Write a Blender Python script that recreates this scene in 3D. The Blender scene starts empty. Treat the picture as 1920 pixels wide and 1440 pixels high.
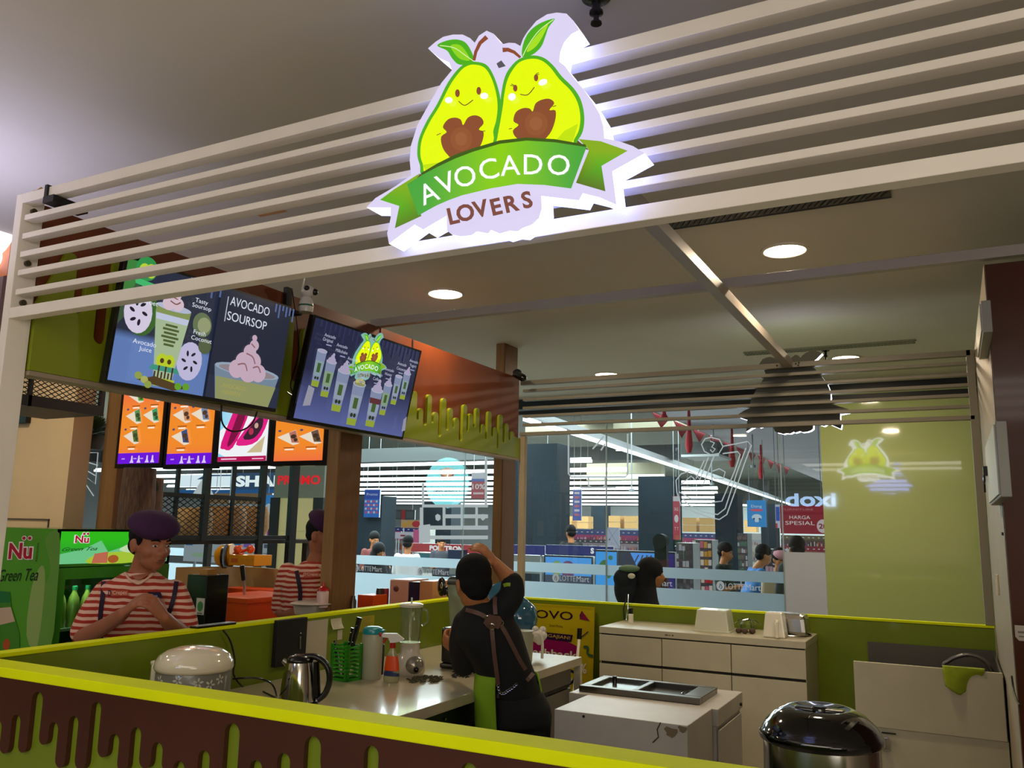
import bpy, bmesh, math, random
from mathutils import Vector, Matrix, Euler
from mathutils.geometry import tessellate_polygon
random.seed(7)
sc = bpy.context.scene
COL = sc.collection
# ------------------------------------------------------------------ camera
FPX, YAW, PIT, ROL, EYE = 1582.45, math.radians(-27.458), math.radians(9.6686), math.radians(1.12636), 1.61
_f = Vector((math.sin(YAW)*math.cos(PIT), math.cos(YAW)*math.cos(PIT), math.sin(PIT)))
_r = Vector((math.cos(YAW), -math.sin(YAW), 0)); _u = _r.cross(_f)
RI = _r*math.cos(ROL)+_u*math.sin(ROL); UP = -_r*math.sin(ROL)+_u*math.cos(ROL); FW = _f
CAM = Vector((0, 0, EYE))
cd = bpy.data.cameras.new('camera'); cam = bpy.data.objects.new('camera', cd); COL.objects.link(cam)
cd.sensor_fit = 'HORIZONTAL'; cd.sensor_width = 36; cd.lens = FPX*36/1920; cd.clip_start = .05; cd.clip_end = 300
m = Matrix((RI, UP, -FW)).transposed().to_4x4(); m.translation = CAM; cam.matrix_world = m
sc.camera = cam
# ------------------------------------------------------------------ world, exposure
w = bpy.data.worlds.new('world'); sc.world = w; w.use_nodes = True
w.node_tree.nodes['Background'].inputs[0].default_value = (.55, .5, .5, 1)
w.node_tree.nodes['Background'].inputs[1].default_value = .15
sc.view_settings.view_transform = 'Standard'; sc.view_settings.look = 'None'
sc.view_settings.exposure = 0.0; sc.view_settings.gamma = 1; sc.view_settings.use_curve_mapping = False
sc.cycles.use_denoising = True; sc.cycles.max_bounces = 6; sc.cycles.diffuse_bounces = 3; sc.cycles.glossy_bounces = 3
sc.cycles.transmission_bounces = 5; sc.cycles.transparent_max_bounces = 14; sc.cycles.use_adaptive_sampling = True; sc.cycles.adaptive_threshold = .03
sc.cycles.sample_clamp_indirect = 4; sc.cycles.caustics_reflective = False; sc.cycles.caustics_refractive = False
sc.cycles.blur_glossy = 1

def area(name, loc, size, power, color, rot=(0, 0, 0), shape='RECTANGLE', sy=None, spread=180):
    l = bpy.data.lights.new(name, 'AREA'); l.shape = shape; l.size = size; l.size_y = sy or size
    l.energy = power; l.color = color; l.spread = math.radians(spread)
    o = bpy.data.objects.new(name, l); COL.objects.link(o); o.location = loc; o.rotation_euler = rot
    return o
# hall light and added fills behind and beside the camera, of the shop behind the glass, and the down-lights
CEIL = 3.12
WARM = (1, .80, .56); COOL = (.86, .95, 1)
area('hall_ceiling_light', (-.5, -2.2, 3.05), 4.5, 130, (1, .92, .80), sy=3.0)
area('added_front_fill', (4.4, -5.4, 1.8), 5, 240, (1, .93, .84), rot=(math.radians(98), 0, math.radians(30)), sy=2.6)  # fill light added to brighten the slats and ceiling; no real source
area('neighbour_sign_uplight', (-3.75, 1.65, 2.45), .9, 15, (.60, .60, 1), rot=(math.radians(180), 0, 0), sy=.9)
area('added_ceiling_uplight', (-3.4, -.2, 2.3), 1.4, 16, (1, .82, .70), rot=(math.radians(180), 0, 0), sy=1.4)  # uplight added to warm the ceiling at the left; no cove built
for i, (x, y, e) in enumerate(((-10, 13.5, 2200), (-3, 13.5, 1700), (-12, 26, 2200), (-4, 26, 1600), (-12, 40, 2600), (-3, 40, 2000))):
    area('shop_ceiling_light', (x, y, 3.9), 6, e, COOL, sy=9)

# ------------------------------------------------------------------ pixel -> place helpers
def ray(x, y): return (FW*FPX+RI*(x-960)-UP*(y-720))/FPX
def W(x, y, d): return CAM+ray(x, y)*d
def PX(x, y, v): d = ray(x, y); return CAM+d*(v/d.x)
def PY(x, y, v): d = ray(x, y); return CAM+d*(v/d.y)
def PZ(x, y, v): d = ray(x, y); return CAM+d*((v-EYE)/d.z)
# ------------------------------------------------------------------ colours and materials
def srgb(h, a=1.0):
    if isinstance(h, (tuple, list)): return tuple(h)[:3]+(a,)
    h = h.lstrip('#'); c = [int(h[i:i+2], 16)/255 for i in (0, 2, 4)]
    return tuple(v/12.92 if v <= .04045 else ((v+.055)/1.055)**2.4 for v in c)+(a,)
MATS = {}
def mat(name, color='#808080', rough=.5, metal=0, emit=0, ecol=None, spec=.5, coat=0, noise=0, nscale=8, bump=0, bscale=60, stretch=None, alpha=1, trans=0, ior=1.45):
    if name in MATS: return MATS[name]
    m = bpy.data.materials.new(name); m.use_nodes = True; nt = m.node_tree; b = nt.nodes['Principled BSDF']
    c = srgb(color); b.inputs['Base Color'].default_value = c; b.inputs['Roughness'].default_value = rough
    b.inputs['Metallic'].default_value = metal; b.inputs['Specular IOR Level'].default_value = spec
    b.inputs['Coat Weight'].default_value = coat; b.inputs['Coat Roughness'].default_value = .08 if coat < 1 else .02
    b.inputs['Transmission Weight'].default_value = trans; b.inputs['IOR'].default_value = ior; b.inputs['Alpha'].default_value = alpha
    if emit:
        b.inputs['Emission Color'].default_value = srgb(ecol or color); b.inputs['Emission Strength'].default_value = emit
    if noise or bump:
        tc = nt.nodes.new('ShaderNodeTexCoord'); mp = nt.nodes.new('ShaderNodeMapping')
        nt.links.new(tc.outputs['Object'], mp.inputs[0])
        if stretch: mp.inputs['Scale'].default_value = stretch
    if noise:
        n = nt.nodes.new('ShaderNodeTexNoise'); n.inputs['Scale'].default_value = nscale; n.inputs['Detail'].default_value = 5
        nt.links.new(mp.outputs[0], n.inputs['Vector'])
        r = nt.nodes.new('ShaderNodeMapRange'); r.inputs[1].default_value = .3; r.inputs[2].default_value = .7
        r.inputs[3].default_value = 1-noise; r.inputs[4].default_value = 1+noise*.5
        nt.links.new(n.outputs[0], r.inputs[0])
        mx = nt.nodes.new('ShaderNodeMix'); mx.data_type = 'RGBA'; mx.blend_type = 'MULTIPLY'; mx.inputs[0].default_value = 1
        mx.inputs[6].default_value = c; nt.links.new(r.outputs[0], mx.inputs[7]); nt.links.new(mx.outputs[2], b.inputs['Base Color'])
    if bump:
        n = nt.nodes.new('ShaderNodeTexNoise'); n.inputs['Scale'].default_value = bscale; nt.links.new(mp.outputs[0], n.inputs['Vector'])
        bp = nt.nodes.new('ShaderNodeBump'); bp.inputs['Strength'].default_value = bump; bp.inputs['Distance'].default_value = .002
        nt.links.new(n.outputs[0], bp.inputs['Height']); nt.links.new(bp.outputs[0], b.inputs['Normal'])
    MATS[name] = m; return m
def artmat(name, emit=0, rough=.4, spec=.5, coat=0):
    if name in MATS: return MATS[name]
    m = bpy.data.materials.new(name); m.use_nodes = True; nt = m.node_tree; b = nt.nodes['Principled BSDF']
    a = nt.nodes.new('ShaderNodeVertexColor'); a.layer_name = 'Col'
    b.inputs['Roughness'].default_value = rough; b.inputs['Specular IOR Level'].default_value = spec; b.inputs['Coat Weight'].default_value = coat
    if emit:
        b.inputs['Base Color'].default_value = (0, 0, 0, 1)
        nt.links.new(a.outputs[0], b.inputs['Emission Color']); b.inputs['Emission Strength'].default_value = emit
    else: nt.links.new(a.outputs[0], b.inputs['Base Color'])
    MATS[name] = m; return m
def glassmat(name, tint='#ffffff', gloss=1.0, rough=.0, milk=0, milkcol='#ffffff', ior=1.5, tl=.6):
    if name in MATS: return MATS[name]
    m = bpy.data.materials.new(name); m.use_nodes = True; nt = m.node_tree; nt.nodes.clear()
    o = nt.nodes.new('ShaderNodeOutputMaterial'); t = nt.nodes.new('ShaderNodeBsdfTransparent'); t.inputs[0].default_value = srgb(tint)
    g = nt.nodes.new('ShaderNodeBsdfGlossy'); g.inputs['Roughness'].default_value = rough
    f = nt.nodes.new('ShaderNodeFresnel'); ge = nt.nodes.new('ShaderNodeNewGeometry'); mr = nt.nodes.new('ShaderNodeMapRange'); mr.inputs[3].default_value = ior; mr.inputs[4].default_value = 1/ior
    nt.links.new(ge.outputs['Backfacing'], mr.inputs[0]); nt.links.new(mr.outputs[0], f.inputs[0])
    mu = nt.nodes.new('ShaderNodeMath'); mu.operation = 'MULTIPLY'; mu.inputs[1].default_value = gloss; mu.use_clamp = True
    nt.links.new(f.outputs[0], mu.inputs[0]); base = t.outputs[0]
    if milk:
        d = nt.nodes.new('ShaderNodeBsdfDiffuse'); d.inputs[0].default_value = srgb(milkcol)
        tr = nt.nodes.new('ShaderNodeBsdfTranslucent'); tr.inputs[0].default_value = srgb(milkcol)
        m0 = nt.nodes.new('ShaderNodeMixShader'); m0.inputs[0].default_value = tl; nt.links.new(d.outputs[0], m0.inputs[1]); nt.links.new(tr.outputs[0], m0.inputs[2])
        m1 = nt.nodes.new('ShaderNodeMixShader'); m1.inputs[0].default_value = milk; nt.links.new(base, m1.inputs[1]); nt.links.new(m0.outputs[0], m1.inputs[2]); base = m1.outputs[0]
    mx = nt.nodes.new('ShaderNodeMixShader'); nt.links.new(mu.outputs[0], mx.inputs[0]); nt.links.new(base, mx.inputs[1]); nt.links.new(g.outputs[0], mx.inputs[2])
    nt.links.new(mx.outputs[0], o.inputs[0]); MATS[name] = m; return m
PAINT = artmat('painted_colours', 0, .45); GLOW = artmat('glowing_picture', 1.0, .18, .5); GLOSSP = artmat('glossy_print', 0, .2)
# ------------------------------------------------------------------ object bookkeeping
def thing(name, label, cat, loc=(0, 0, 0), rz=0, group=None):
    o = bpy.data.objects.new(name, None); COL.objects.link(o); o.location = loc; o.rotation_euler = (0, 0, rz)
    o.empty_display_size = .05; o['label'] = label; o['category'] = cat
    if group: o['group'] = group
    return o
def tag(o, label=None, cat=None, group=None, kind=None):
    if label: o['label'] = label
    if cat: o['category'] = cat
    if group: o['group'] = group
    if kind: o['kind'] = kind
    return o
def wm(o):
    m = Matrix()
    while o: m = o.matrix_basis @ m; o = o.parent
    return m
def copy_tree(o, parent=None):
    c = o.copy(); COL.objects.link(c); c.parent = parent
    for ch in [x for x in bpy.data.objects if x.parent == o]: copy_tree(ch, c)
    return c
def catmull(pts, n=6, closed=True):
    P = [Vector(p) for p in pts]; out = []; N = len(P)
    for i in range(N if closed else N-1):
        g = lambda k: P[k % N] if closed else P[max(0, min(N-1, k))]
        p0, p1, p2, p3 = g(i-1), g(i), g(i+1), g(i+2)
        for j in range(n):
            t = j/n; out.append(.5*((2*p1)+(p2-p0)*t+(2*p0-5*p1+4*p2-p3)*t*t+(3*p1-p0-3*p2+p3)*t**3))
    if not closed: out.append(P[-1])
    return out
_tc = {}
def text2d(s, bold=0.0, spacing=1.0):
    k = (s, bold, spacing)
    if k in _tc: return _tc[k]
    c = bpy.data.curves.new('t', 'FONT'); c.body = s; c.align_x = 'CENTER'; c.align_y = 'CENTER'; c.size = 1; c.offset = bold
    c.space_character = spacing; c.resolution_u = 3; c.fill_mode = 'FRONT'
    o = bpy.data.objects.new('t', c); me = o.to_mesh()
    V = [(v.co.x, v.co.y) for v in me.vertices]; F = [tuple(p.vertices) for p in me.polygons]
    o.to_mesh_clear(); bpy.data.objects.remove(o); bpy.data.curves.remove(c)
    if V:
        cx = (min(v[0] for v in V)+max(v[0] for v in V))/2; cy = (min(v[1] for v in V)+max(v[1] for v in V))/2
        V = [(a-cx, b-cy) for a, b in V]; wd = max(v[0] for v in V)*2; hd = max(v[1] for v in V)*2
    else: wd = hd = 1
    _tc[k] = (V, F, wd, hd); return _tc[k]

class MB:
    """collects shapes in world space; build() links them as one mesh object"""
    def __init__(s): s.v = []; s.f = []; s.c = []; s.m = []; s.col = (1, 1, 1, 1); s.mi = 0; s.X = None
    def color(s, c): s.col = srgb(c); return s
    def use(s, i): s.mi = i; return s
    def add(s, V, F, cols=None):
        n = len(s.v)
        V = [Vector(p) for p in V]
        if s.X is not None: V = [s.X @ p for p in V]
        s.v += V
        for i, f in enumerate(F):
            s.f.append(tuple(n+k for k in f)); s.m.append(s.mi)
            s.c.append([cols[k] for k in f] if cols else [s.col]*len(f))
        return s
    def box(s, a, b, R=None, o=None):
        a = Vector(a); b = Vector(b)
        V = [Vector((x, y, z)) for x in (a.x, b.x) for y in (a.y, b.y) for z in (a.z, b.z)]
        if R: c = Vector(o) if o else (a+b)/2; V = [c+R@(p-c) for p in V]
        return s.add(V, [(0, 1, 3, 2), (4, 6, 7, 5), (0, 4, 5, 1), (2, 3, 7, 6), (0, 2, 6, 4), (1, 5, 7, 3)])
    def cbox(s, c, sz, R=None):
        c = Vector(c); h = Vector(sz)/2; return s.box(c-h, c+h, R)
    def tube(s, P, r, n=12, closed=False, flat=None, caps=True):
        P = [Vector(p) for p in P]; N = len(P); rr = r if isinstance(r, (list, tuple)) else [r]*N
        V = []; ref = None
        for i in range(N):
            t = (P[(i+1) % N]-P[i-1]) if closed else (P[min(i+1, N-1)]-P[max(i-1, 0)])
            if t.length < 1e-9: t = Vector((0, 0, 1))
            t.normalize()
            if ref is None: ref = Vector((0, 0, 1)) if abs(t.z) < .9 else Vector((1, 0, 0))
            a = (ref-t*ref.dot(t)); a.normalize(); ref = a; b = t.cross(a)
            ra = rr[i]; ra, rb = ra if isinstance(ra, (tuple, list)) else (ra, ra)
            for k in range(n):
                th = 2*math.pi*k/n; V.append(P[i]+a*(math.cos(th)*ra)+b*(math.sin(th)*rb))
        F = []
        for i in range(N if closed else N-1):
            j = (i+1) % N
            for k in range(n): F.append((i*n+k, i*n+(k+1) % n, j*n+(k+1) % n, j*n+k))
        if caps and not closed: F.append(tuple(range(n))[::-1]); F.append(tuple((N-1)*n+k for k in range(n)))
        return s.add(V, F)
    def cyl(s, p0, p1, r0, r1=None, n=20, caps=True): return s.tube([p0, p1], [r0, r0 if r1 is None else r1], n, caps=caps)
    def lathe(s, o, prof, n=28, R=None, sx=1, sy=1, caps=True):
        o = Vector(o); V = []
        for (r, z) in prof:
            for k in range(n):
                th = 2*math.pi*k/n; p = Vector((r*math.cos(th)*sx, r*math.sin(th)*sy, z)); V.append(o+(R@p if R else p))
        F = []; N = len(prof)
        for i in range(N-1):
            for k in range(n): F.append((i*n+k, i*n+(k+1) % n, (i+1)*n+(k+1) % n, (i+1)*n+k))
        if caps: F.append(tuple(range(n))[::-1]); F.append(tuple((N-1)*n+k for k in range(n)))
        return s.add(V, F)
    def ell(s, c, r, R=None, n=18, k=10):
        if not isinstance(r, (tuple, list)): r = (r, r, r)
        prof = [(math.sin(math.pi*i/k), -math.cos(math.pi*i/k)) for i in range(k+1)]; V = []; c = Vector(c)
        for (a, z) in prof:
            a = max(a, 1e-3)
            for j in range(n):
                th = 2*math.pi*j/n; p = Vector((a*math.cos(th)*r[0], a*math.sin(th)*r[1], z*r[2])); V.append(c+(R@p if R else p))
        F = []
        for i in range(k):
            for j in range(n): F.append((i*n+j, i*n+(j+1) % n, (i+1)*n+(j+1) % n, (i+1)*n+j))
        F.append(tuple(range(n))[::-1]); F.append(tuple(k*n+j for j in range(n)))
        return s.add(V, F)
    def prism(s, P, d):
        """P: planar 3-D outline, d: offset vector"""
        P = [Vector(p) for p in P]; d = Vector(d); n = len(P)
        T = tessellate_polygon([P]); V = P+[p+d for p in P]
        F = [tuple(t) for t in T]+[tuple(n+k for k in t[::-1]) for t in T]+[(i, (i+1) % n, n+(i+1) % n, n+i) for i in range(n)]
        return s.add(V, F)
    def sheet(s, P):
        P = [Vector(p) for p in P]; return s.add(P, [tuple(t) for t in tessellate_polygon([P])])
    def grid(s, fn, nu, nv, cols=None):
        V = [fn(i/nu, j/nv) for i in range(nu+1) for j in range(nv+1)]
        F = [(i*(nv+1)+j, i*(nv+1)+j+1, (i+1)*(nv+1)+j+1, (i+1)*(nv+1)+j) for i in range(nu) for j in range(nv)]
        return s.add(V, F, [cols(i/nu, j/nv) for i in range(nu+1) for j in range(nv+1)] if cols else None)
    def build(s, name, mats, parent=None, smooth=0, bevel=0, origin=None, solid=0, remesh=0, sm=0, sub=0, fix=True):
        V = s.v
        if parent is not None: im = wm(parent).inverted(); V = [im @ p for p in V]; loc = None
        else:
            if origin is None:
                xs = [p.x for p in V]; ys = [p.y for p in V]; zs = [p.z for p in V]
                origin = ((min(xs)+max(xs))/2, (min(ys)+max(ys))/2, min(zs))
            loc = Vector(origin); V = [p-loc for p in V]
        me = bpy.data.meshes.new(name); me.from_pydata([tuple(p) for p in V], [], s.f)
        ca = me.color_attributes.new('Col', 'FLOAT_COLOR', 'CORNER'); flat = []
        for p, cc in zip(me.polygons, s.c):
            for c in cc: flat += c
        if len(flat) == 4*len(me.loops): ca.data.foreach_set('color', flat)
        if not isinstance(mats, (list, tuple)): mats = [mats]
        for mm in mats: me.materials.append(mm)
        me.polygons.foreach_set('material_index', s.m)
        if fix:
            bm = bmesh.new(); bm.from_mesh(me); bmesh.ops.recalc_face_normals(bm, faces=bm.faces); bm.to_mesh(me); bm.free()
        o = bpy.data.objects.new(name, me); COL.objects.link(o)
        if parent is not None: o.parent = parent
        else: o.location = loc
        if smooth:
            me.polygons.foreach_set('use_smooth', [True]*len(me.polygons))
            if smooth != 2:
                try: me.set_sharp_from_angle(angle=math.radians(40))
                except Exception: pass
        if solid: md = o.modifiers.new('s', 'SOLIDIFY'); md.thickness = solid; md.offset = 0
        if bevel:
            md = o.modifiers.new('b', 'BEVEL'); md.width = bevel; md.segments = 2; md.limit_method = 'ANGLE'; md.angle_limit = math.radians(40)
            md.harden_normals = False
        if remesh:
            md = o.modifiers.new('r', 'REMESH'); md.mode = 'VOXEL'; md.voxel_size = remesh; md.use_smooth_shade = True
            if sm: md = o.modifiers.new('m', 'SMOOTH'); md.factor = .5; md.iterations = sm
        if sub: md = o.modifiers.new('u', 'SUBSURF'); md.levels = sub; md.render_levels = sub
        me.update(); return o

class Art(MB):
    """flat artwork: 2-D shapes laid on a surface by a mapping, each layer a hair in front of the last"""
    def __init__(s, fn, nrm, eps=.0004): MB.__init__(s); s.fn = fn; s.n = Vector(nrm); s.eps = eps; s.k = 0
    def put(s, P2, F, col):
        s.k += 1; off = s.n*(s.eps*s.k)
        V = [s.fn(p[0], p[1])+off for p in P2]
        cols = [srgb(col(p[0], p[1])) for p in P2] if callable(col) else None
        if not cols: s.col = srgb(col)
        s.add(V, F, cols)
    def poly(s, P, col, smooth=0):
        if smooth: P = [tuple(p) for p in catmull([(a, b, 0) for a, b in P], smooth)]
        P = [Vector((p[0], p[1], 0)) for p in P]; s.put(P, [tuple(t) for t in tessellate_polygon([P])], col); return s
    def rect(s, x0, y0, x1, y1, col, n=1):
        P = []; F = []
        for i in range(n+1):
            for j in range(n+1): P.append((x0+(x1-x0)*i/n, y0+(y1-y0)*j/n))
        for i in range(n):
            for j in range(n): a = i*(n+1)+j; F.append((a, a+1, a+n+2, a+n+1))
        s.put(P, F, col); return s
    def ellp(s, cx, cy, rx, ry, col, rot=0, n=20):
        c, q = math.cos(rot), math.sin(rot)
        P = [(cx+rx*math.cos(t)*c-ry*math.sin(t)*q, cy+rx*math.cos(t)*q+ry*math.sin(t)*c) for t in [2*math.pi*i/n for i in range(n)]]
        s.put(P, [tuple(range(n))], col); return s
    def stroke(s, P, wd, col, smooth=0, closed=False):
        if smooth: P = [(p[0], p[1]) for p in catmull([(a, b, 0) for a, b in P], smooth, closed)]
        P = [Vector((p[0], p[1])) for p in P]; N = len(P); V = []; F = []
        for i in range(N):
            t = (P[(i+1) % N]-P[i-1]) if closed else P[min(i+1, N-1)]-P[max(i-1, 0)]
            if t.length < 1e-9: t = Vector((1, 0))
            t.normalize(); q = Vector((-t.y, t.x))*(wd/2 if not isinstance(wd, (list, tuple)) else wd[i]/2)
            V += [P[i]+q, P[i]-q]
        for i in range(N if closed else N-1): j = (i+1) % N; F.append((2*i, 2*i+1, 2*j+1, 2*j))
        s.put(V, F, col); return s
    def text(s, t, cx, cy, h, col, rot=0, bold=0, flip=1, width=None, down=1, spacing=1, shear=0):
        """h: cap height in art units; down=-1 when the art's y axis points down"""
        V, F, wd, hd = text2d(t, bold, spacing)
        if not F: return s
        k = h/.73; kx = k if width is None else width/wd
        c, q = math.cos(rot), math.sin(rot); P = []
        for (a, b) in V:
            a = a*kx*flip+b*k*shear; b = b*k*down; P.append((cx+a*c-b*q, cy+a*q+b*c))
        s.put(P, F, col); return s
def frame(o, u, v):
    o = Vector(o); u = Vector(u); v = Vector(v); return lambda x, y: o+u*x+v*y
def pxbox(M, x0, x1, y0, y1, Y, dep, z0=None, z1=None):
    """box whose front face lies in the plane Y and spans the given picture extent"""
    a = PY(x0, (y0+y1)/2, Y); b = PY(x1, (y0+y1)/2, Y); t = PY((x0+x1)/2, y0, Y).z if z1 is None else z1; q = PY((x0+x1)/2, y1, Y).z if z0 is None else z0
    return M.box((a.x, Y, q), (b.x, Y+dep, t))
# ================================================================== materials in use
LIME = mat('lime_laminate', '#6c7d14', .32, noise=.10, nscale=5, coat=.25)  # lime laminate darkened for its shaded faces
LIMEB = mat('lit_lime_laminate', '#dbe60c', .6, noise=.05, nscale=6, spec=.08)  # same lime laminate, brightened for the lit counter tops
BROWN = mat('shaded_brown_laminate', '#40190a', .45, noise=.18, nscale=4, coat=.12)  # brown laminate darkened because the counter front lies in shade
BROWNF = mat('lit_brown_laminate', '#743514', .42, noise=.16, nscale=5)  # same brown made brighter and more orange for the lit fascia
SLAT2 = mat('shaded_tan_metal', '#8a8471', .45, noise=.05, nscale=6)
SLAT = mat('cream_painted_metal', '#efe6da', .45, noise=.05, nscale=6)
ALU = mat('grey_painted_beam', '#a49a90', .4, noise=.06, nscale=5)
WHT = mat('white_laminate', '#bcb498', .38, noise=.07, nscale=7)
WHT2 = mat('greyish_white_laminate', '#b9b2a8', .4, noise=.08, nscale=7)
STEEL = mat('brushed_steel', '#b9b5ae', .25, metal=1, noise=.12, nscale=30, stretch=(1, 1, 12))
CHROME = mat('bright_chrome', '#d8d8d8', .08, metal=1)
BLACK = mat('black_plastic', '#0b0b0c', .25, coat=.3)
BLACKM = mat('matt_black_metal', '#141214', .5)
DGREY = mat('dark_grey', '#2c2c2e', .5)
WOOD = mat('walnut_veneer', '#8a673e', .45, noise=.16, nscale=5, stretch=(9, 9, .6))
WOODD = mat('walnut_veneer_darker_side', '#6d4728', .5, noise=.16, nscale=5, stretch=(9, 9, .6))  # darker copy of the same veneer for one face of each pillar
CEILM = mat('ceiling_plaster', '#c6bfae', .8, noise=.05, nscale=1.2)
PLASTICW = mat('cream_plastic', '#e6dfc8', .25, coat=.4)
# ================================================================== hall shell
M = MB(); M.box((-14, -6, -.1), (8, 8.88, 0)); tag(M.build('floor', mat('floor_tiles', '#b5b0a6', .25, noise=.1, nscale=2)), kind='structure')
M = MB(); M.box((-40, 8.88, -.1), (12, 60, 0)); tag(M.build('floor_shop', mat('shop_floor_tiles', '#85837d', .3, noise=.1, nscale=2)), kind='structure')
M = MB(); M.box((-14, -6, CEIL), (8, 8.86, CEIL+.1)); tag(M.build('ceiling', CEILM), kind='structure')
M = MB(); M.box((7.4, -6, 0), (7.5, 8.9, CEIL)); tag(M.build('wall_right', mat('hall_wall', '#b7a995', .7, noise=.08)), kind='structure')
M = MB(); M.box((-14, -6.1, 0), (8, -6, CEIL)); tag(M.build('wall_behind', mat('hall_wall2', '#b09a86', .7, noise=.08)), kind='structure')
# shop front: glass wall plane
YG = 8.9
GL = glassmat('shop_front_glass', '#f4faf8', .9, 0)
FROST = glassmat('frosted_film', '#e8f2f4', .35, .25, milk=.9, milkcol='#c3cdd3', tl=.85)
gz = PY(1300, 800, YG).z
seam = [-9.3, -7.45, PY(868, 1000, YG).x-.0, PY(1137, 1000, YG).x, PY(1468, 1000, YG).x, PY(1546, 1000, YG).x]
seam = [-12.8, -11.0, -9.1, -7.2, seam[2], seam[3], seam[4], seam[5]]
for i in range(len(seam)-1):
    M = MB(); x0, x1 = seam[i]+.004, seam[i+1]-.004; M.box((x0, YG, .0), (x1, YG+.006, 3.02))
    o = tag(M.build('window_%d' % (i+1), GL), kind='structure')
    last = i == len(seam)-2
    F = MB()
    if last: F.box((x0, YG-.004, 0), (x1, YG-.002, PY(1510, 1036, YG).z))
    else:
        F.box((x0, YG-.004, 1.118), (x1, YG-.002, 1.228)); F.box((x0, YG-.004, 0), (x1, YG-.002, 1.012))
    F.build('frosted_film', mat('white_film', '#b4b9c8', .6) if last else FROST, parent=o)
    if i:
        M = MB(); M.box((x0-.010, YG-.008, 0), (x0+.001, YG+.012, 3.0)); tag(M.build('trim_%d' % i, mat('seam_profile', '#9fb0b4', .3, metal=.4)), kind='structure')
# lettering on the glass strip
def lotte(cx, label):
    A = Art(frame((cx, YG-.006, 1.064), (1, 0, 0), (0, 0, 1)), (0, -1, 0))
    A.ellp(-.20, 0, .042, .048, '#dfe8ea'); A.stroke([(-.212, -.02), (-.2, .02), (-.185, -.015), (-.2, -.03)], .010, '#7f8c92', 3)
    A.text('LOTTE', -.055, 0, .062, '#dfe8ea', width=.19); A.text('Mart', .13, 0, .066, '#eef4f5', width=.15)
    tag(A.build('window_lettering', artmat('glowing_white_vinyl', .35, .5)), label, 'lettering', 'shop name repeated along the glass')  # vinyl letters given a glow of their own to look brightly lit
lotte(PY(1073, 1083, YG).x, 'white shop name on the glass strip, just right of the barista')
lotte(PY(1388, 1101, YG).x, 'white shop name on the glass strip, below the two men at a counter')
lotte(PY(1246, 1092, YG).x-.12, 'white shop name on the glass strip, half hidden behind the woman in a black headscarf')
lotte(PY(815, 1071, YG).x, 'white shop name on the glass strip, beside the head of the barista')
lotte(PY(692, 1066, YG).x, 'white shop name on the glass strip, next to the wooden pillar')
# header above the glass, lime wall to the right
M = MB(); M.box((-14, YG-.03, 3.0), (7.3, YG+.12, CEIL-.001)); tag(M.build('trim_20', mat('black_track', '#08080a', .4)), kind='structure')
M = MB(); M.box((-14, YG-.05, 2.93), (7.3, YG-.03, 2.975)); tag(M.build('trim_21', BLACKM), kind='structure')
LIMEW = mat('lime_glass_wall', '#a6b274', .06, noise=.05, nscale=.6, coat=1.0, spec=.8)
M = MB(); M.box((seam[-1], YG-.01, 0), (2.6, YG+.12, CEIL)); tag(M.build('wall_lime', LIMEW), kind='structure')

# ------------------------------------------------------------------ down-lights in the ceiling
dlm = mat('downlight_diffuser', '#ffffff', .4, emit=14, ecol='#ffe9c8')
def downlight(x, y, label, e=20, col=WARM, r=.108):
    t = thing('downlight', label, 'ceiling light', (x, y, CEIL), group='round lights in the hall ceiling')
    M = MB(); M.lathe((x, y, CEIL-.012), [(r, .004), (r+.004, 0), (r+.016, .004), (r+.018, .012), (r, .012)], 36, caps=False); M.build('rim', mat('white_rim', '#c9c0ae', .4), parent=t, smooth=1)
    M = MB(); M.lathe((x, y, CEIL-.011), [(r, .002), (r-.01, 0)], 36); M.build('diffuser', dlm, parent=t)
    if e: area('downlight_glow', (x, y, CEIL-.03), .2, e, col, shape='DISK')
downlight(-2.87, 4.55, 'round lit ceiling light above the second menu screen', 15)
downlight(-.72, 4.55, 'round lit ceiling light right of the lit logo sign', 18)
downlight(-2.94, 7.67, 'round lit ceiling light over the far left end of the rear slats', 18)
downlight(-.74, 7.67, 'round lit ceiling light beside the back of the rear sign', 26)
downlight(-5.3, 4.55, 'round ceiling light hidden above the neighbouring kiosk', 10)
downlight(-6.9, 6.2, 'unseen round ceiling light added over the wicker baskets of the neighbouring kiosk', 22)  # hidden from view, added to brighten the baskets
downlight(-5.5, 2.7, 'unseen round ceiling light added in front of the beige wall', 13)  # out of view, added to brighten the beige wall
downlight(-4.9, 1.5, 'round ceiling light left of the booth', 10)
# ceiling fittings
def grille(p, q, name, label, wd=.10, dy=0, c='#3a362e'):
    a = PZ(p[0], p[1], CEIL-.004); b = PZ(q[0], q[1], CEIL-.004); y = (a.y+b.y)/2+dy
    t = thing(name, label, 'air vent', ((a.x+b.x)/2, y, CEIL-.004))
    M = MB(); M.box((a.x, y-wd/2, CEIL-.006), (b.x, y+wd/2, CEIL-.001)); M.build('backing', mat('vent_backing', '#5b5344', .7), parent=t)
    M = MB(); L = b.x-a.x; n = int(L/.028)
    for i in range(n): M.cbox((a.x+(i+.5)*L/n, y, CEIL-.009), (.009, wd*.86, .006), Matrix.Rotation(.5, 3, 'Z'))
    M.box((a.x, y-wd/2-.006, CEIL-.012), (b.x, y-wd/2, CEIL)); M.box((a.x, y+wd/2, CEIL-.012), (b.x, y+wd/2+.006, CEIL))
    M.build('louvre', mat('vent_metal'+c, c, .5), parent=t); return t
grille((1238, 410), (1668, 348), 'ceiling_vent', 'dark slotted air vent in the ceiling close behind the front slats', .13, .075)
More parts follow.
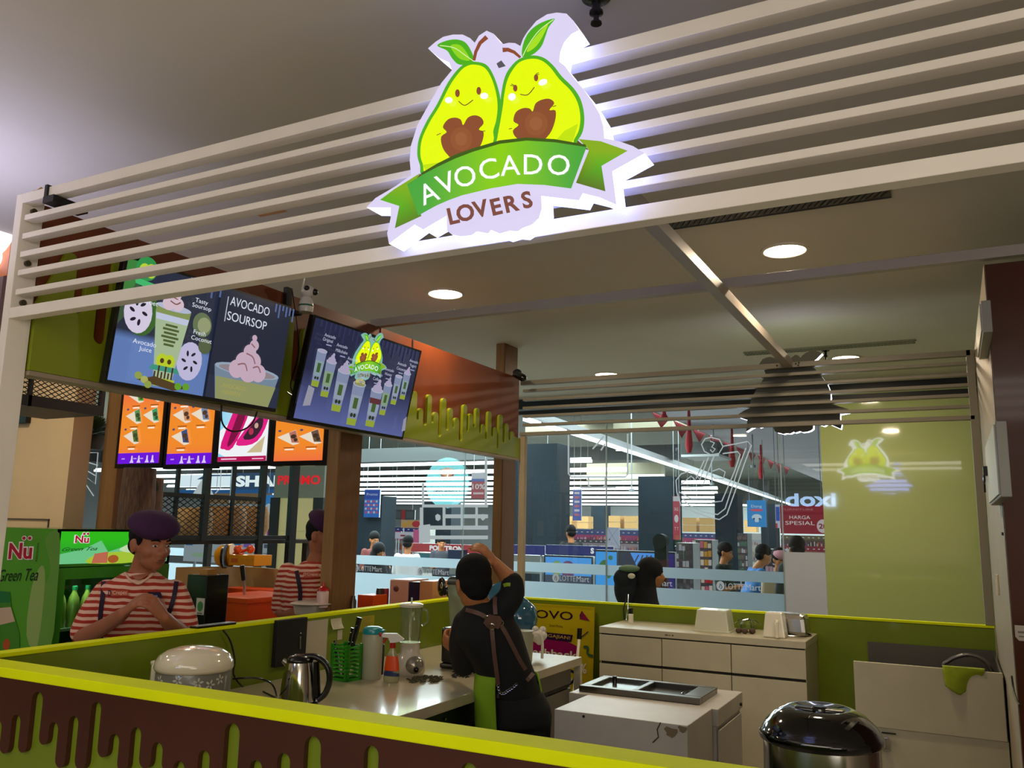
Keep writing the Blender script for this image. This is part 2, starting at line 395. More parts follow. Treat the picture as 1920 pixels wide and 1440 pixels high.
grille((1395, 662), (1716, 641), 'ceiling_vent', 'plain grey air vent in the ceiling above the back of the rear sign', .11, 0, '#8a8470')
def sprinkler(p, label, s=1.0):
    q = PZ(p[0], p[1], CEIL-.03); M = MB()
    M.lathe((q.x, q.y, CEIL), [(.012*s, -.002), (.040*s, -.004), (.042*s, -.012), (.02*s, -.02), (.013*s, -.022), (.013*s, -.05), (.02*s, -.053), (.02*s, -.06), (.008*s, -.066), (.008*s, -.085), (.016*s, -.087), (.016*s, -.092)], 20)
    tag(M.build('sprinkler', mat('dark_chrome', '#3d3d40', .2, metal=.9), smooth=1), label, 'sprinkler')
sprinkler((1118, 8), 'dark metal sprinkler head hanging above the lit logo sign', 1.0)
sprinkler((1548, 662), 'small sprinkler head beside the ceiling light near the rear sign', .8)
q = PZ(1752, 702, CEIL); M = MB(); M.lathe((q.x, q.y, CEIL), [(.02, -.035), (.05, -.03), (.06, -.012), (.06, 0)], 24)
tag(M.build('smoke_detector', mat('off_white', '#b8b09a', .5), smooth=1), 'small off-white smoke detector on the ceiling near the right wall', 'smoke detector')
q = PZ(506, 398, CEIL-.002); A = Art(frame(q, (1, 0, 0), (0, 1, 0)), (0, 0, -1)); A.poly([(-.07, -.05), (.06, -.05), (.09, .03), (-.09, .03)], '#b87a10'); A.text('...', 0, -.01, .05, '#5a1a08')
tag(A.build('ceiling_sticker', PAINT), 'small orange sticker on the ceiling seen between the slats', 'sticker')

# ------------------------------------------------------------------ drip outlines
def drips(fn, items, lo, hi, top, below=False):
    """items: (centre, half width, tip height, height of the trough that follows); returns outline points along fn"""
    P = []; n = len(items)
    for i, (c, h, tip, tr) in enumerate(items):
        for k in range(9): a = math.pi-math.pi*k/8; P.append((c+h*math.cos(a), tip-h+h*math.sin(a)))
        if i < n-1:
            c2, h2 = items[i+1][0], items[i+1][1]; a0, a1 = c+h, c2-h2; r = (a1-a0)/2; m_ = (a0+a1)/2
            for k in range(9): a = math.pi*k/8; P.append((m_-r*math.cos(a), tr+r-r*math.sin(a)))
    return P
# ------------------------------------------------------------------ front counter
YF0, YF1, XL, XR = 1.72, 1.812, -3.02, 1.5
t = thing('front_counter', 'front counter wall in brown with lime drips and a brighter lime top', 'counter', ((XL+XR)/2, YF1, 0))
M = MB(); M.box((XL, YF0+.016, 0), (XR, YF1, 1.12)); M.build('lime_panel', LIME, parent=t)
px_p = [(-120, 540), (-10, 600), (95, 570), (215, 440), (305, 612), (418, 577), (545, 497), (645, 678), (768, 640), (888, 725), (1010, 830), (1150, 770), (1310, 618), (1443, 825), (1598, 785), (1762, 690)]
pk = [PY(x/3, 1150+y/3, YF0) for x, y in px_p]+[PY(x, y, YF0) for x, y in ((697, 1398), (880, 1430))]
tr = [None, 800, 795, 750, 880, 890, 820, 900, 880, 900, 1000, 1010, 960, 1000, 1010, 1000]
it = []
for i, p in enumerate(pk):
    zt = PY(px_p[i][0]/3+25, 1150+tr[i]/3, YF0).z if i < len(px_p) and tr[i] else .72
    it.append((p.x, .021 if i not in (3, 12, 15) else .026, p.z, min(zt, p.z-.06)))
x = it[-1][0]+.16; k = 0
while x < XR-.08: it.append((x, .022, [.86, .96, .80, 1.0, .9][k % 5], [.70, .74, .68][k % 3])); x += .12+.03*(k % 2); k += 1
line = drips(None, it, 0, 0, 0)
M = MB(); P = [(XL, YF0, 1.12), (XL, YF0, .7)]+[(a, YF0, b) for a, b in line]+[(XR, YF0, .7), (XR, YF0, 1.12)]
M.prism(P, (0, .016, 0)); M.build('brown_drip_panel', BROWN, parent=t)
M = MB(); M.box((XL, YF0-.004, 1.12), (XR, YF1+.002, 1.15)); M.build('counter_edge', LIMEB, parent=t, bevel=.003)
# ------------------------------------------------------------------ side and rear low walls
t = thing('side_counter_wall', 'low lime green wall running back beside the two kiosk workers', 'counter wall', (-2.965, 3.8, 0))
M = MB(); M.box((-3.0, YF1+.002, 0), (-2.94, 5.895, 1.135)); M.build('panel', LIME, parent=t)
M = MB(); M.box((-3.004, YF1+.003, 1.135), (-2.936, 5.895, 1.15)); M.build('counter_edge', LIMEB, parent=t, bevel=.002)
t = thing('rear_counter_wall', 'low lime green rear wall below the shop window', 'counter wall', (-1.4, 5.92, 0))
M = MB(); M.box((-3.0, 5.9, 0), (.18, 5.95, 1.08)); M.build('panel', LIME, parent=t)
M = MB(); M.box((-3.0, 5.896, 1.08), (.18, 5.954, 1.093)); M.build('counter_edge', LIMEB, parent=t)
# ------------------------------------------------------------------ slatted screens
def screen(name, label, y0, x0, x1, zs, zt, zb, SLAT=SLAT):
    t = thing(name, label, 'slatted screen', ((x0+x1)/2, y0+.03, 0))
    dp = .045
    M = MB(); M.box((x0, y0, zt[0]), (x1, y0+dp, zt[1])); M.build('top_rail', SLAT, parent=t, bevel=.002)
    M = MB(); M.box((x0, y0, zb[0]), (x1, y0+dp, zb[1])); M.build('bottom_rail', SLAT, parent=t, bevel=.002)
    for z in zs: M = MB(); M.box((x0+.02, y0+.004, z-.021), (x1, y0+.05, z)); M.build('slat', SLAT, parent=t, bevel=.002)
    return t
zs = [2.43, 2.503, 2.573, 2.643, 2.715]
fs = screen('front_slat_screen', 'cream slatted screen over the counter carrying the lit logo sign', 1.8, -3.0, XR, zs, (2.762, 2.80), (2.322, 2.362))
M = MB(); M.box((-3.035, 1.8, 1.15), (-2.995, 1.885, 2.80)); M.build('post', SLAT, parent=fs, bevel=.002)
M = MB(); M.box((XR, 1.8, 1.15), (XR+.045, 1.885, 2.80)); M.build('post', SLAT, parent=fs, bevel=.002)
for z in (2.742, 2.54, 2.39): M = MB(); M.cyl((-2.996, 1.842, z), (-2.982, 1.842, z), .011, n=12); M.build('bolt', mat('bolt_metal', '#57503f', .35, metal=.8), parent=fs)
M = MB(); M.box((-2.86, 1.792, 2.758), (-2.845, 1.86, 2.806)); M.box((-2.86, 1.79, 2.735), (-2.80, 1.93, 2.76)); M.build('bracket', BLACKM, parent=fs)
M = MB(); M.tube([(-2.99, 1.83, 2.80), (-2.98, 1.83, 2.815), (-2.96, 1.83, 2.812), (-2.94, 1.83, 2.82), (-2.92, 1.83, 2.803)], .006, 8); M.build('cable_tie', mat('brass', '#b08a30', .3, metal=.7), parent=fs, smooth=1)
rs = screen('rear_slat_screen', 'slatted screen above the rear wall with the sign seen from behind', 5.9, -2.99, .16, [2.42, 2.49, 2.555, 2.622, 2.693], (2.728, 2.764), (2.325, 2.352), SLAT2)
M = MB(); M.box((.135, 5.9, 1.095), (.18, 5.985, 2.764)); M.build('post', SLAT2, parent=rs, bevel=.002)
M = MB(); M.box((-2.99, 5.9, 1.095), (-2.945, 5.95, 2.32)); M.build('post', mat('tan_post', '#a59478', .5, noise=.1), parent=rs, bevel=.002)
t = thing('ceiling_beam', 'grey metal beam running from the front slats to the rear slats', 'beam', (-.94, 3.9, 2.74)); M = MB(); M.box((-.965, 1.846, 2.730), (-.910, 5.898, 2.784)); M.build('beam', ALU, parent=t, bevel=.002)
for yy, s_ in ((5.86, 1),): M = MB(); [M.cyl((-.962+dx, 5.9, z), (-.962+dx, 5.892, z), .006, n=8) for dx, z in ((-.05, 2.745), (.09, 2.738), (.095, 2.755), (.075, 2.75))]; M.build('bolt', BLACKM, parent=t)
t = thing('ceiling_beam', 'grey metal beam crossing the booth from side to side', 'beam', (-.9, 4.0, 2.785)); M = MB(); M.box((-3.05, 4.0, 2.785), (2.59, 4.045, 2.832)); M.build('beam', ALU, parent=t, bevel=.002)
M = MB(); M.box((-.975, 3.97, 2.782), (-.955, 3.998, 2.80)); M.build('bracket', BLACKM, parent=t)
# ------------------------------------------------------------------ fascia with drips on the left
XF = -3.0
fa = thing('drip_fascia', 'brown overhead panel with raised lime drips along its lower part', 'fascia', (XF-.03, 3.9, 2.14))
M = MB(); M.box((XF-.05, 1.89, 2.145), (XF, 3.98, 2.785)); M.build('panel', BROWNF, parent=fa)
M = MB(); M.box((XF-.05, 4.045+.0, 2.145), (XF, 5.896, 2.785)); M.box((XF-.05, 3.98, 2.145), (XF-.004, 4.045, 2.784)); M.build('panel', BROWNF, parent=fa)
M = MB(); q = PX(774, 640, XF); M.box((XF, q.y-.006, 2.5), (XF+.004, q.y+.006, 2.785)); M.build('joint_strip', mat('dark_joint', '#2a1208', .6), parent=fa)
FYMAX = 5.88
pks = [(590, 735), (635, 870), (705, 760), (755, 900), (820, 790), (873, 868), (920, 945), (985, 840), (1032, 912), (1085, 868), (1130, 997), (1180, 895), (1225, 1020), (1270, 920), (1317, 990), (1360, 1055), (1403, 958), (1445, 1020)]
trs = [(610, 965), (670, 1010), (732, 990), (788, 1100), (848, 1050), (903, 1030), (958, 1135), (1012, 1055), (1063, 1025), (1108, 1070), (1155, 1115), (1203, 1095), (1245, 1190), (1293, 1145), (1338, 1125), (1378, 1215), (1425, 1145)]
K = 4.2357; it = []
for i, (x, y) in enumerate(pks):
    p = PX(640+x/K, 560+y/K, XF+.02); nxt = PX(640+trs[i][0]/K, 560+trs[i][1]/K, XF+.02).z if i < len(trs) else 2.2
    it.append([p.y, .030, p.z, nxt])
it = [q_ for q_ in it if q_[0] < 5.82]
for i in range(len(it)-1):
    gap = it[i+1][0]-it[i][0]; it[i][1] = min(it[i][1], gap*.30); it[i+1][1] = min(.036, gap*.36)
x = it[0][0]-.15; k = 0; pre = []
while x > 2.0:
    pre.insert(0, [x, .028, [2.68, 2.56, 2.63, 2.70, 2.50, 2.60][k % 6], [2.40, 2.33, 2.44, 2.30][k % 4]]); x -= [.115, .10, .125][k % 3]; k += 1
line = drips(None, pre+it, 0, 0, 0)
M = MB(); P = [(XF, 1.89, 2.147), (XF, 1.89, 2.40)]+[(XF, a, b) for a, b in line]+[(XF, 5.896, 2.3), (XF, 5.896, 2.147)]
M.prism(P, (.020, 0, 0)); M.build('lime_drip_panel', mat('lime_drip', '#818d12', .35, coat=.3), parent=fa, bevel=.003)
M = MB(); M.box((XF-.055, 1.89, 2.128), (XF+.022, 5.895, 2.145)); M.build('edge_trim', mat('fascia_edge', '#9a8a74', .5), parent=fa)
# ------------------------------------------------------------------ right end wall
t = thing('end_wall', 'tall dark brown end wall panel at the right edge', 'end wall', (.6, 4.4, 0))
M = MB(); M.box((.186, 4.0, 0), (2.59, 4.04, 2.757)); M.build('brown_panel', mat('dark_brown_laminate', '#46190c', .25, noise=.2, nscale=3, coat=.4), parent=t)
M = MB(); M.box((.184, 4.04, 0), (.24, 5.96, 2.77)); M.build('inner_panel', mat('beige_panel', '#9c8f78', .45, noise=.08), parent=t)
M = MB(); a = PX(1880, 1000, .182); M.box((.178, a.y-.03, a.z-.008), (.184, a.y+.05, a.z+.004)); M.build('tape', BLACKM, parent=t)
A = Art(frame((0, 3.998, 0), (1, 0, 0), (0, 0, 1)), (0, -1, 0)); a = PY(1902, 1172, 3.998); b = PY(1935, 1203, 3.998)
A.poly([(a.x, a.z), (b.x, a.z), (b.x, b.z), (a.x+.012, b.z), (a.x, b.z+.015)], '#b3a895'); A.rect(a.x+.01, a.z-.03, b.x, a.z-.022, '#6b6258'); A.rect(a.x+.012, a.z-.045, b.x, a.z-.04, '#6b6258')
tag(A.build('paper_notice', PAINT), 'small white printed notice stuck on the brown end wall', 'notice')
def wallbox(x0, x1, y0, y1, X0, name, label, m):
    a = PX(x1, (y0+y1)/2, X0); b = PX(x0, (y0+y1)/2, X0); zt = PX((x0+x1)/2, y0, X0).z; zb = PX((x0+x1)/2, y1, X0).z
    t = thing(name, label, 'box', (.17, (a.y+b.y)/2, zb)); ya, yb = min(a.y, b.y), max(a.y, b.y)
    yb = min(yb, 5.86); M = MB(); M.box((X0, ya, zb), (.184, yb, zt)); M.build('body', m, parent=t, bevel=.003)
    M = MB(); M.box((X0-.006, ya+.01, zb+.01), (X0, yb-.01, zt-.01)); M.build('cover', mat('pale_box_cover', '#bfc0ae', .4), parent=t); return t, ya, yb, zb, zt
t, ya, yb, zb, zt = wallbox(1852, 1872, 800, 944, .150, 'electric_box', 'pale electric box with black keys on the right inner wall', mat('box_grey', '#8f8c80', .45))
M = MB(); q = PX(1842, 877, .12); M.box((.128, yb-.10, q.z-.02), (.144, yb-.04, q.z+.02)); M.build('lock', BLACK, parent=t)
M = MB(); q2 = (.130, yb-.08, q.z-.035); M.ell(q2, (.006, .02, .02)); M.cyl(q2, (.130, yb-.07, q.z-.09), .004, n=8); M.build('key', BLACK, parent=t)
wallbox(1832, 1843, 575, 664, .150, 'electric_box', 'narrow upper electric box beside the top of the brown end wall', mat('box_grey', '#8f8c80', .45))
q = PX(1872, 1096, .182); M = MB(); M.box((.172, q.y-.03, q.z-.05), (.184, q.y+.03, q.z+.05)); tag(M.build('light_switch', PLASTICW, bevel=.003), 'small white switch plate on the right inner wall', 'switch')
# ------------------------------------------------------------------ wooden pillars
def pillar(p, q, r, Y, label, ztop=CEIL, dep=.2, base=0):
    a = PY(p[0], p[1], Y).x; b = PY(q[0], q[1], Y).x; t = thing('wooden_pillar', label, 'pillar', ((a+b)/2, Y+dep/2, 0), group='brown wooden pillars')
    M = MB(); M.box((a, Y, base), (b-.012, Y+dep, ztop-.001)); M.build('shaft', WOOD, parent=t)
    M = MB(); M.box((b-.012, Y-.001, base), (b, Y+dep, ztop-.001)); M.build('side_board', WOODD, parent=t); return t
pillar((607, 975), (631, 975), 0, 3.86, 'brown wooden pillar in front of the half hidden worker', ztop=2.72, dep=.20)
pillar((925, 900), (943, 900), 0, 6.05, 'brown wooden pillar behind the raised hand of the barista', dep=.22)
pillar((188, 900), (219, 900), 0, 4.06, 'brown wooden pillar left of the orange menu boards', ztop=2.72, dep=.22)
# ================================================================== logo sign
GLOWW = mat('sign_face_white', '#000000', .4, emit=1.0, ecol='#ddd4f4')
SIDEW = mat('sign_side_light', '#ffffff', .4, emit=1.25, ecol='#eef0ff')
BACKM = mat('sign_back', '#626257', .7)
OUT = [(425,270),(465,235),(510,205),(565,192),(620,192),(662,212),(688,238),(712,198),(755,170),(795,188),(835,238),(850,245),(880,238),(915,240),(945,256),(960,215),(985,175),(1035,115),(1095,78),(1150,68),(1205,74),(1240,110),(1276,166),(1232,190),(1192,235),(1170,290),(1164,345),(1195,368),(1240,430),(1300,500),(1350,570),(1392,640),(1412,710),(1418,776),(1500,792),(1580,820),(1645,860),(1462,962),(1486,1150),(1390,1108),(1296,1085),(1275,1125),(1062,1100),(1066,1170),(1050,1225),(1010,1262),(960,1280),(930,1300),(885,1296),(830,1312),(780,1292),(765,1312),(700,1300),(670,1322),(610,1328),(560,1318),(532,1296),(530,1212),(398,1290),(350,1262),(205,1370),(195,1310),(215,1225),(215,1166),(78,1165),(130,1112),(235,1050),(330,985),(322,900),(328,820),(366,700),(430,585),(500,465),(560,392),(545,350),(490,325),(425,270)][:-1]
def logo_art(A, flipx=1, face=True):
    """artwork in the picture units of the sign drawing (y down)"""
    def lr(a, b, x0, x1):
        a = srgb(a); b = srgb(b)
        return lambda x, y: tuple(a[i]+(b[i]-a[i])*max(0, min(1, (x-x0)/(x1-x0))) for i in range(3))
    A.poly([(1250,825),(1268,788),(1335,845)], '#6b4226'); A.poly([(332,1048),(385,978),(425,1010)], '#6b4226')
    A.poly([(160,1125),(240,1065),(385,975),(340,1050),(392,1216),(243,1285),(268,1160)], lambda x, y: (.10+.12*(y < 1100), .42-.2*(y > 1200), .008))
    A.poly([(1275,784),(1400,796),(1552,850),(1405,935),(1427,1078),(1262,1030),(1335,845)], lambda x, y: (.10+.14*(y < 900), .42-.25*(y > 1000), .01))
    L1 = [(700,350),(760,368),(800,430),(830,520),(840,600),(832,680),(814,740),(812,850),(600,905),(410,990),(385,930),(370,870),(380,780),(425,680),(480,590),(540,470),(600,390),(650,356)]
    L2 = [(1012,316),(1080,328),(1135,372),(1185,435),(1250,500),(1292,570),(1310,660),(1302,740),(1272,795),(1240,830),(1000,815),(812,842),(802,780),(820,690),(836,600),(842,540),(858,455),(885,395),(940,338)]
    A.poly(L1, '#4fae1e', 4)
    A.poly([(700,367),(750,385),(786,440),(812,520),(822,600),(814,680),(797,745),(795,850),(600,900),(428,975),(402,925),(388,870),(397,785),(440,690),(495,600),(555,482),(612,403),(655,372)], '#e6fb00', 4)
    A.poly([(400,930),(500,915),(560,940),(430,980)], '#c3e400'); A.poly(L2, '#4fae1e', 4)
    A.poly([(1012,335),(1070,345),(1120,385),(1170,450),(1232,512),(1272,580),(1288,660),(1280,735),(1252,790),(1230,825),(1000,808),(822,836),(822,780),(838,690),(853,600),(860,540),(875,465),(900,410),(945,355)], '#e6fb00', 4)
    A.poly([(1130,815),(1200,740),(1275,700),(1250,790),(1228,822)], '#c3e400')
    A.poly([(485,262),(530,236),(590,227),(640,242),(672,285),(692,345),(650,368),(602,366),(566,330),(540,290)], '#4bb01a', 4)
    A.poly([(560,262),(610,258),(650,300),(668,345),(620,340),(585,310)], '#8fd420', 4); A.stroke([(500,262),(580,275),(640,315),(690,350)], 5, '#d8f0a0', 4)
    A.poly([(1145,112),(1060,140),(1000,190),(968,258),(965,325),(1020,315),(1070,270),(1096,205),(1112,160)], '#4bb01a', 4)
    A.poly([(1110,140),(1060,190),(1010,250),(990,300),(1040,270),(1080,210)], '#a6e020', 4); A.stroke([(1140,118),(1060,180),(1000,260),(968,322)], 5, '#d8f0a0', 4)
    A.stroke([(694,348),(704,300),(728,250),(766,216)], [16,18,21,26], '#8c4a30', 0); A.stroke([(855,290),(885,288),(920,302),(955,332)], [26,22,18,14], '#8c4a30', 0)
    A.poly([(634,712),(622,682),(590,669),(548,680),(520,722),(542,750),(511,776),(515,825),(540,870),(597,912),(690,872),(735,820),(750,752),(722,736),(749,702),(736,670),(700,656),(660,670)], '#8b4c2c', 3)
    A.poly([(1025,636),(1008,619),(970,617),(930,640),(917,690),(946,711),(914,742),(930,780),(980,806),(1060,812),(1120,762),(1150,690),(1153,630),(1118,628),(1146,590),(1120,565),(1075,570),(1040,592)], '#8b4c2c', 3)
    A.ellp(625, 790, 62, 68, '#93542f'); A.ellp(1045, 705, 66, 68, '#93542f'); A.ellp(625, 790, 34, 38, '#9b5d38'); A.ellp(1045, 705, 36, 38, '#9b5d38')
    for x, y, rx, ry in ((605,535,13,22),(725,522,13,22),(930,508,12,19),(1047,450,12,20)): A.ellp(x, y, rx, ry, '#8b4c2c')
    for x, y, rx, ry, r in ((558,575,22,17,-.1),(757,552,23,18,-.1),(913,558,22,20,-.6),(1087,477,26,17,-.4)): A.ellp(x, y, rx, ry, '#ffffff', r)
    for P in ([(615,583),(650,606),(696,576)], [(960,545),(1002,548),(1040,506)]): A.stroke(P, 5, '#6b3a20', 5)
    for P in ([(905,495),(925,500)], [(912,488),(928,496)], [(1050,432),(1066,426)], [(1052,438),(1068,436)], [(494,775),(518,765)], [(745,755),(768,752)], [(900,742),(918,738)], [(1145,618),(1165,612)]): A.stroke(P, 4, '#6b3a20')
    A.poly([(410,988),(500,935),(600,885),(700,850),(850,806),(1000,790),(1160,800),(1330,830),(1335,850),(1160,826),(1000,812),(850,830),(700,876),(500,960),(412,1000)], '#3c5a10')
    R1 = [(332,1050),(415,1000),(500,955),(600,908),(700,870),(850,826),(1000,808),(1160,818),(1336,845),(1300,960),(1250,1076),(1100,1056),(950,1050),(800,1075),(640,1113),(500,1168),(395,1226),(370,1160)]
    n = 16; top = [(332,1050),(415,1000),(500,955),(600,908),(700,870),(850,826),(1000,808),(1160,818),(1336,845)]; bot = [(395,1226),(448,1196),(500,1168),(570,1138),(640,1113),(800,1075),(950,1050),(1100,1056),(1250,1076)]
    P = []; F = []
    for i in range(9): P += [top[i], bot[i]]
    for i in range(8): F.append((2*i, 2*i+1, 2*i+3, 2*i+2))
    g0, g1 = srgb('#45a53a'), srgb('#8cd000')
    A.put(P, F, lambda x, y: tuple(g0[i]+(g1[i]-g0[i])*max(0, 1-abs(x-850)/420) for i in range(3)))
    R = math.radians
    for ch, x, y, r, w_ in (('A',452,1100,-22,104),('V',551,1045,-22,104),('O',657,1008,-16,120),('C',790,968,-12,106),('A',910,948,-4,110),('D',1040,943,0,104),('O',1183,947,4,124)):
        A.text(ch, x, y, 118, '#ffffff', R(r), .004, width=w_, down=-1)
    for ch, x, y, r in (('L',595,1229,-13),('O',662,1213,-13),('V',748,1191,-13),('E',836,1180,-13),('R',922,1163,-13),('S',1008,1143,-13)):
        A.text(ch, x, y, 92, '#7a4438', R(r), .032, down=-1)
YS = 1.70
px2 = lambda x, y: PY(660+x/3, y/3, YS)
sign = thing('logo_sign', 'large lit sign of two smiling avocados over a green ribbon', 'sign', (px2(850, 700).x, 1.76, px2(850, 1320).z))
P = [px2(x, y) for x, y in OUT]
M = MB(); M.prism([p+Vector((0, .004, 0)) for p in P], (0, .064, 0)); M.build('light_box', SIDEW, parent=sign)
M = MB(); M.sheet([p+Vector((0, .002, 0)) for p in P]); M.build('face', GLOWW, parent=sign)
A = Art(px2, (0, -1, 0), .0004); A.poly([(813,358),(840,340),(865,372),(826,384)], '#56545c'); logo_art(A); A.build('logo_print', artmat('glowing_logo', 1.0, .3), parent=sign, fix=False)
for x, z in ((-1.28, 2.37), (-1.0, 2.5)): M = MB(); M.cyl((x, 1.768, z), (x, 1.80, z), .01, n=10); M.build('spacer', STEEL, parent=sign)
c = px2(850, 700)
M = MB(); M.sheet([p+Vector((0, .0695, 0)) for p in P]); M.build('halo_panel', mat('halo_light', '#000000', .5, emit=7, ecol='#8f9cff'), parent=sign)
# the rear sign, facing the shop
cx, cz, k = -.955, 2.515, .00118*.98*1.0
cx2, cz2 = -.955, 2.56
f2 = lambda x, y: Vector((cx2-(x-850)*.000575, 6.03, cz2-(y-700)*.000575))
# upright outline, mirrored because the sign is looked at from behind
import numpy as _np
_a, _b = px2(850, 700), None
def plain(x, y):  # undo the tilt of the sign drawing: take its true shape from the plane of the front sign
    p = px2(x, y); return (p.x-_a.x, p.z-_a.z)
OUT2 = [plain(x, y) for x, y in OUT]
s2 = 1.0
mp2 = lambda x, y: Vector((cx2-plain(x, y)[0]*s2, 6.035, cz2+plain(x, y)[1]*s2))
rsg = thing('logo_sign', 'grey back of a second logo sign hung outside the rear slats', 'sign', (cx2, 6.0, cz2-.3))
P = [mp2(x, y) for x, y in OUT]
M = MB(); M.prism([p+Vector((0, -.066, 0)) for p in P], (0, .004, 0)); M.build('back_board', BACKM, parent=rsg)
M = MB(); M.prism([p+Vector((0, -.062, 0)) for p in P], (0, .060, 0)); M.build('light_box', mat('rear_sign_side', '#ffffff', .4, emit=4.5, ecol='#dfe4ff'), parent=rsg)
A = Art(mp2, (0, 1, 0), .0004); logo_art(A); A.build('logo_print', artmat('glowing_logo2', 3.2, .3), parent=rsg, fix=False)
# ================================================================== wall screens
def tvframe(P, xb):
    y0, zb, wd, h, t, yaw = P
    u = Vector((-math.sin(yaw), math.cos(yaw), 0)); n = Vector((math.cos(yaw), math.sin(yaw), 0))
    v = Vector((0, 0, math.cos(t)))+n*math.sin(t); return Vector((xb, y0, zb)), u, v, u.cross(v)
def television(P, xb, label):
    o, u, v, n = tvframe(P, xb); wd, h = P[2], P[3]
    R = Matrix((u, v, n)).transposed(); tv = thing('menu_television', label, 'television', o+u*wd/2-n*.03)
    def bx(M, x0, x1, y0, y1, z0, z1): M.box((x0, y0, z0), (x1, y1, z1)); return M
    M = MB(); M.X = Matrix.Translation(o) @ R.to_4x4()
    M.box((0, 0, -.034), (wd, h, -.001)); M.box((.1*wd, .1*h, -.06), (.9*wd, .85*h, -.034)); M.build('casing', BLACK, parent=tv, bevel=.003)
    M = MB(); M.X = Matrix.Translation(o) @ R.to_4x4(); b = .011
    for a, c in (((0, 0), (wd, b*1.5)), ((0, h-b), (wd, h)), ((0, b*1.5), (b, h-b)), ((wd-b, b*1.5), (wd, h-b))): M.box((a[0], a[1], -.001), (c[0], c[1], .003))
    M.build('bezel', BLACK, parent=tv)
    M = MB(); M.X = Matrix.Translation(o) @ R.to_4x4()
    M.box((.3*wd, .1*h, -.07), (.7*wd, .3*h, -.06)); M.build('wall_bracket', BLACKM, parent=tv)
    A = Art(lambda x, y: o+u*(.011+x*(wd-.022)/1.78)+v*(.0165+y*(h-.0275)), n, .00025); A.put([(0, 0), (1.78, 0), (1.78, 1), (0, 1)], [(0, 1, 2, 3)], '#1c2233')
    return tv, A, (o, u, v, n)
def cup(A, x, y, h, wd, top='#8a8fb5', liq='#7f9a68', body='#8d97a0', kind=0):
    """take-away cup drawing, foot at (x,y)"""
    A.poly([(x-wd*.36, y), (x+wd*.36, y), (x+wd*.5, y+h), (x-wd*.5, y+h)], body)
    A.poly([(x-wd*.40, y+h*.30), (x+wd*.40, y+h*.30), (x+wd*.46, y+h*.72), (x-wd*.46, y+h*.72)], liq)
    A.poly([(x-wd*.35, y), (x+wd*.35, y), (x+wd*.38, y+h*.16), (x-wd*.38, y+h*.16)], '#8c9c34')
    A.rect(x-wd*.17, y+h*.40, x+wd*.17, y+h*.66, '#3f5a2c'); A.ellp(x-wd*.12, y+h*.24, wd*.11, wd*.11, '#26301c'); A.ellp(x+wd*.12, y+h*.24, wd*.11, wd*.11, '#26301c')
    A.ellp(x, y+h, wd*.52, wd*.15, '#a5b0bd'); A.ellp(x, y+h, wd*.45, wd*.11, top)
    if kind == 1:
        for dx, dy, r in ((-.2, .1, .2), (.15, .12, .2), (0, .3, .2), (.05, .5, .12)): A.ellp(x+wd*dx, y+h+wd*dy, wd*r, wd*r*.9, top)
    if kind == 2:
        for dx in (-.25, -.08, .1, .26): A.ellp(x+wd*dx, y+h+wd*(.12+.1*(dx*8 % 1)), wd*.13, wd*.1, '#b8b06a')
tv, A, fr = television((2.159, 2.137, .901, .52, .116, -.057), -2.925, 'left wall television showing a tall cup and a bowl of whipped cream')
bl = srgb('#5c78b0'); dk = srgb('#252b3d')
A.rect(0, 0, .93, 1, lambda x, y: tuple((bl[i]*1.0 if y < .42 else dk[i]*.9)*(1 if y < .42 else 1.15) for i in range(3)), 14)
A.rect(.16, .02, .62, .34, '#5f7bb4'); A.poly([(0, .45), (0, 1), (.12, 1), (.16, .7)], '#38503a', 0); A.poly([(0, 1), (0, .62), (.1, .8), (.12, 1)], '#3d7a3a')
A.ellp(.20, .60, .155, .20, '#36602a', .1); A.ellp(.17, .59, .13, .175, '#cfc6dc', .1)
for a in range(6): A.ellp(.17+.06*math.cos(a), .59+.085*math.sin(a), .014, .028, '#1b1a2c', a+1.2)
A.ellp(.73, .28, .13, .17, '#b9b4d4'); [A.ellp(.73+.06*math.cos(a*1.05), .28+.075*math.sin(a*1.05), .012, .026, '#1b1a2c', a*1.05+1.2) for a in range(6)]
A.ellp(.80, .62, .10, .11, '#5f7050', .4); A.ellp(.82, .62, .07, .07, '#8f9770', .4); A.ellp(.86, .44, .07, .07, '#4f5d40')
fn0 = A.fn; A.fn = lambda x, y: fn0(x, y*.875)
A.poly([(.40, .10), (.58, .10), (.66, .74), (.32, .74)], '#9fb38f'); A.poly([(.335, .66), (.645, .66), (.66, .76), (.32, .76)], '#b9c1d8'); A.poly([(.325, .72), (.655, .72), (.665, .79), (.315, .79)], '#7f8f52')
A.ellp(.49, .80, .175, .035, '#aab4cc'); [A.ellp(x, y, r, r*1.1, '#cdb7c4') for x, y, r in ((.43, .83, .06), (.52, .84, .06), (.48, .88, .055), (.50, .93, .04), (.49, .97, .022))]; A.stroke([(.44, .86), (.5, .84), (.54, .87)], .012, '#7a4a44', 4); A.stroke([(.46, .90), (.51, .89)], .01, '#7a4a44')
for i, wds in enumerate((.12, .16, .13, .17, .12, .10)): A.rect(.49-wds/2, .61-i*.038, .49+wds/2, .632-i*.038, '#4a5a2e')
A.ellp(.45, .27, .055, .07, '#b3c728'); A.ellp(.52, .27, .055, .07, '#b3c728'); A.poly([(.36, .22), (.61, .22), (.64, .17), (.34, .17)], '#3c8f78'); [A.ellp(x, .27, .02, .025, '#4a3320') for x in (.45, .52)]
[A.rect(.39+i*.033, .10, .405+i*.033, .10+.06*(1+i % 2), '#3a2418') for i in range(6)]; A.poly([(.40, .02), (.58, .02), (.60, .10), (.38, .10)], '#a4b830')
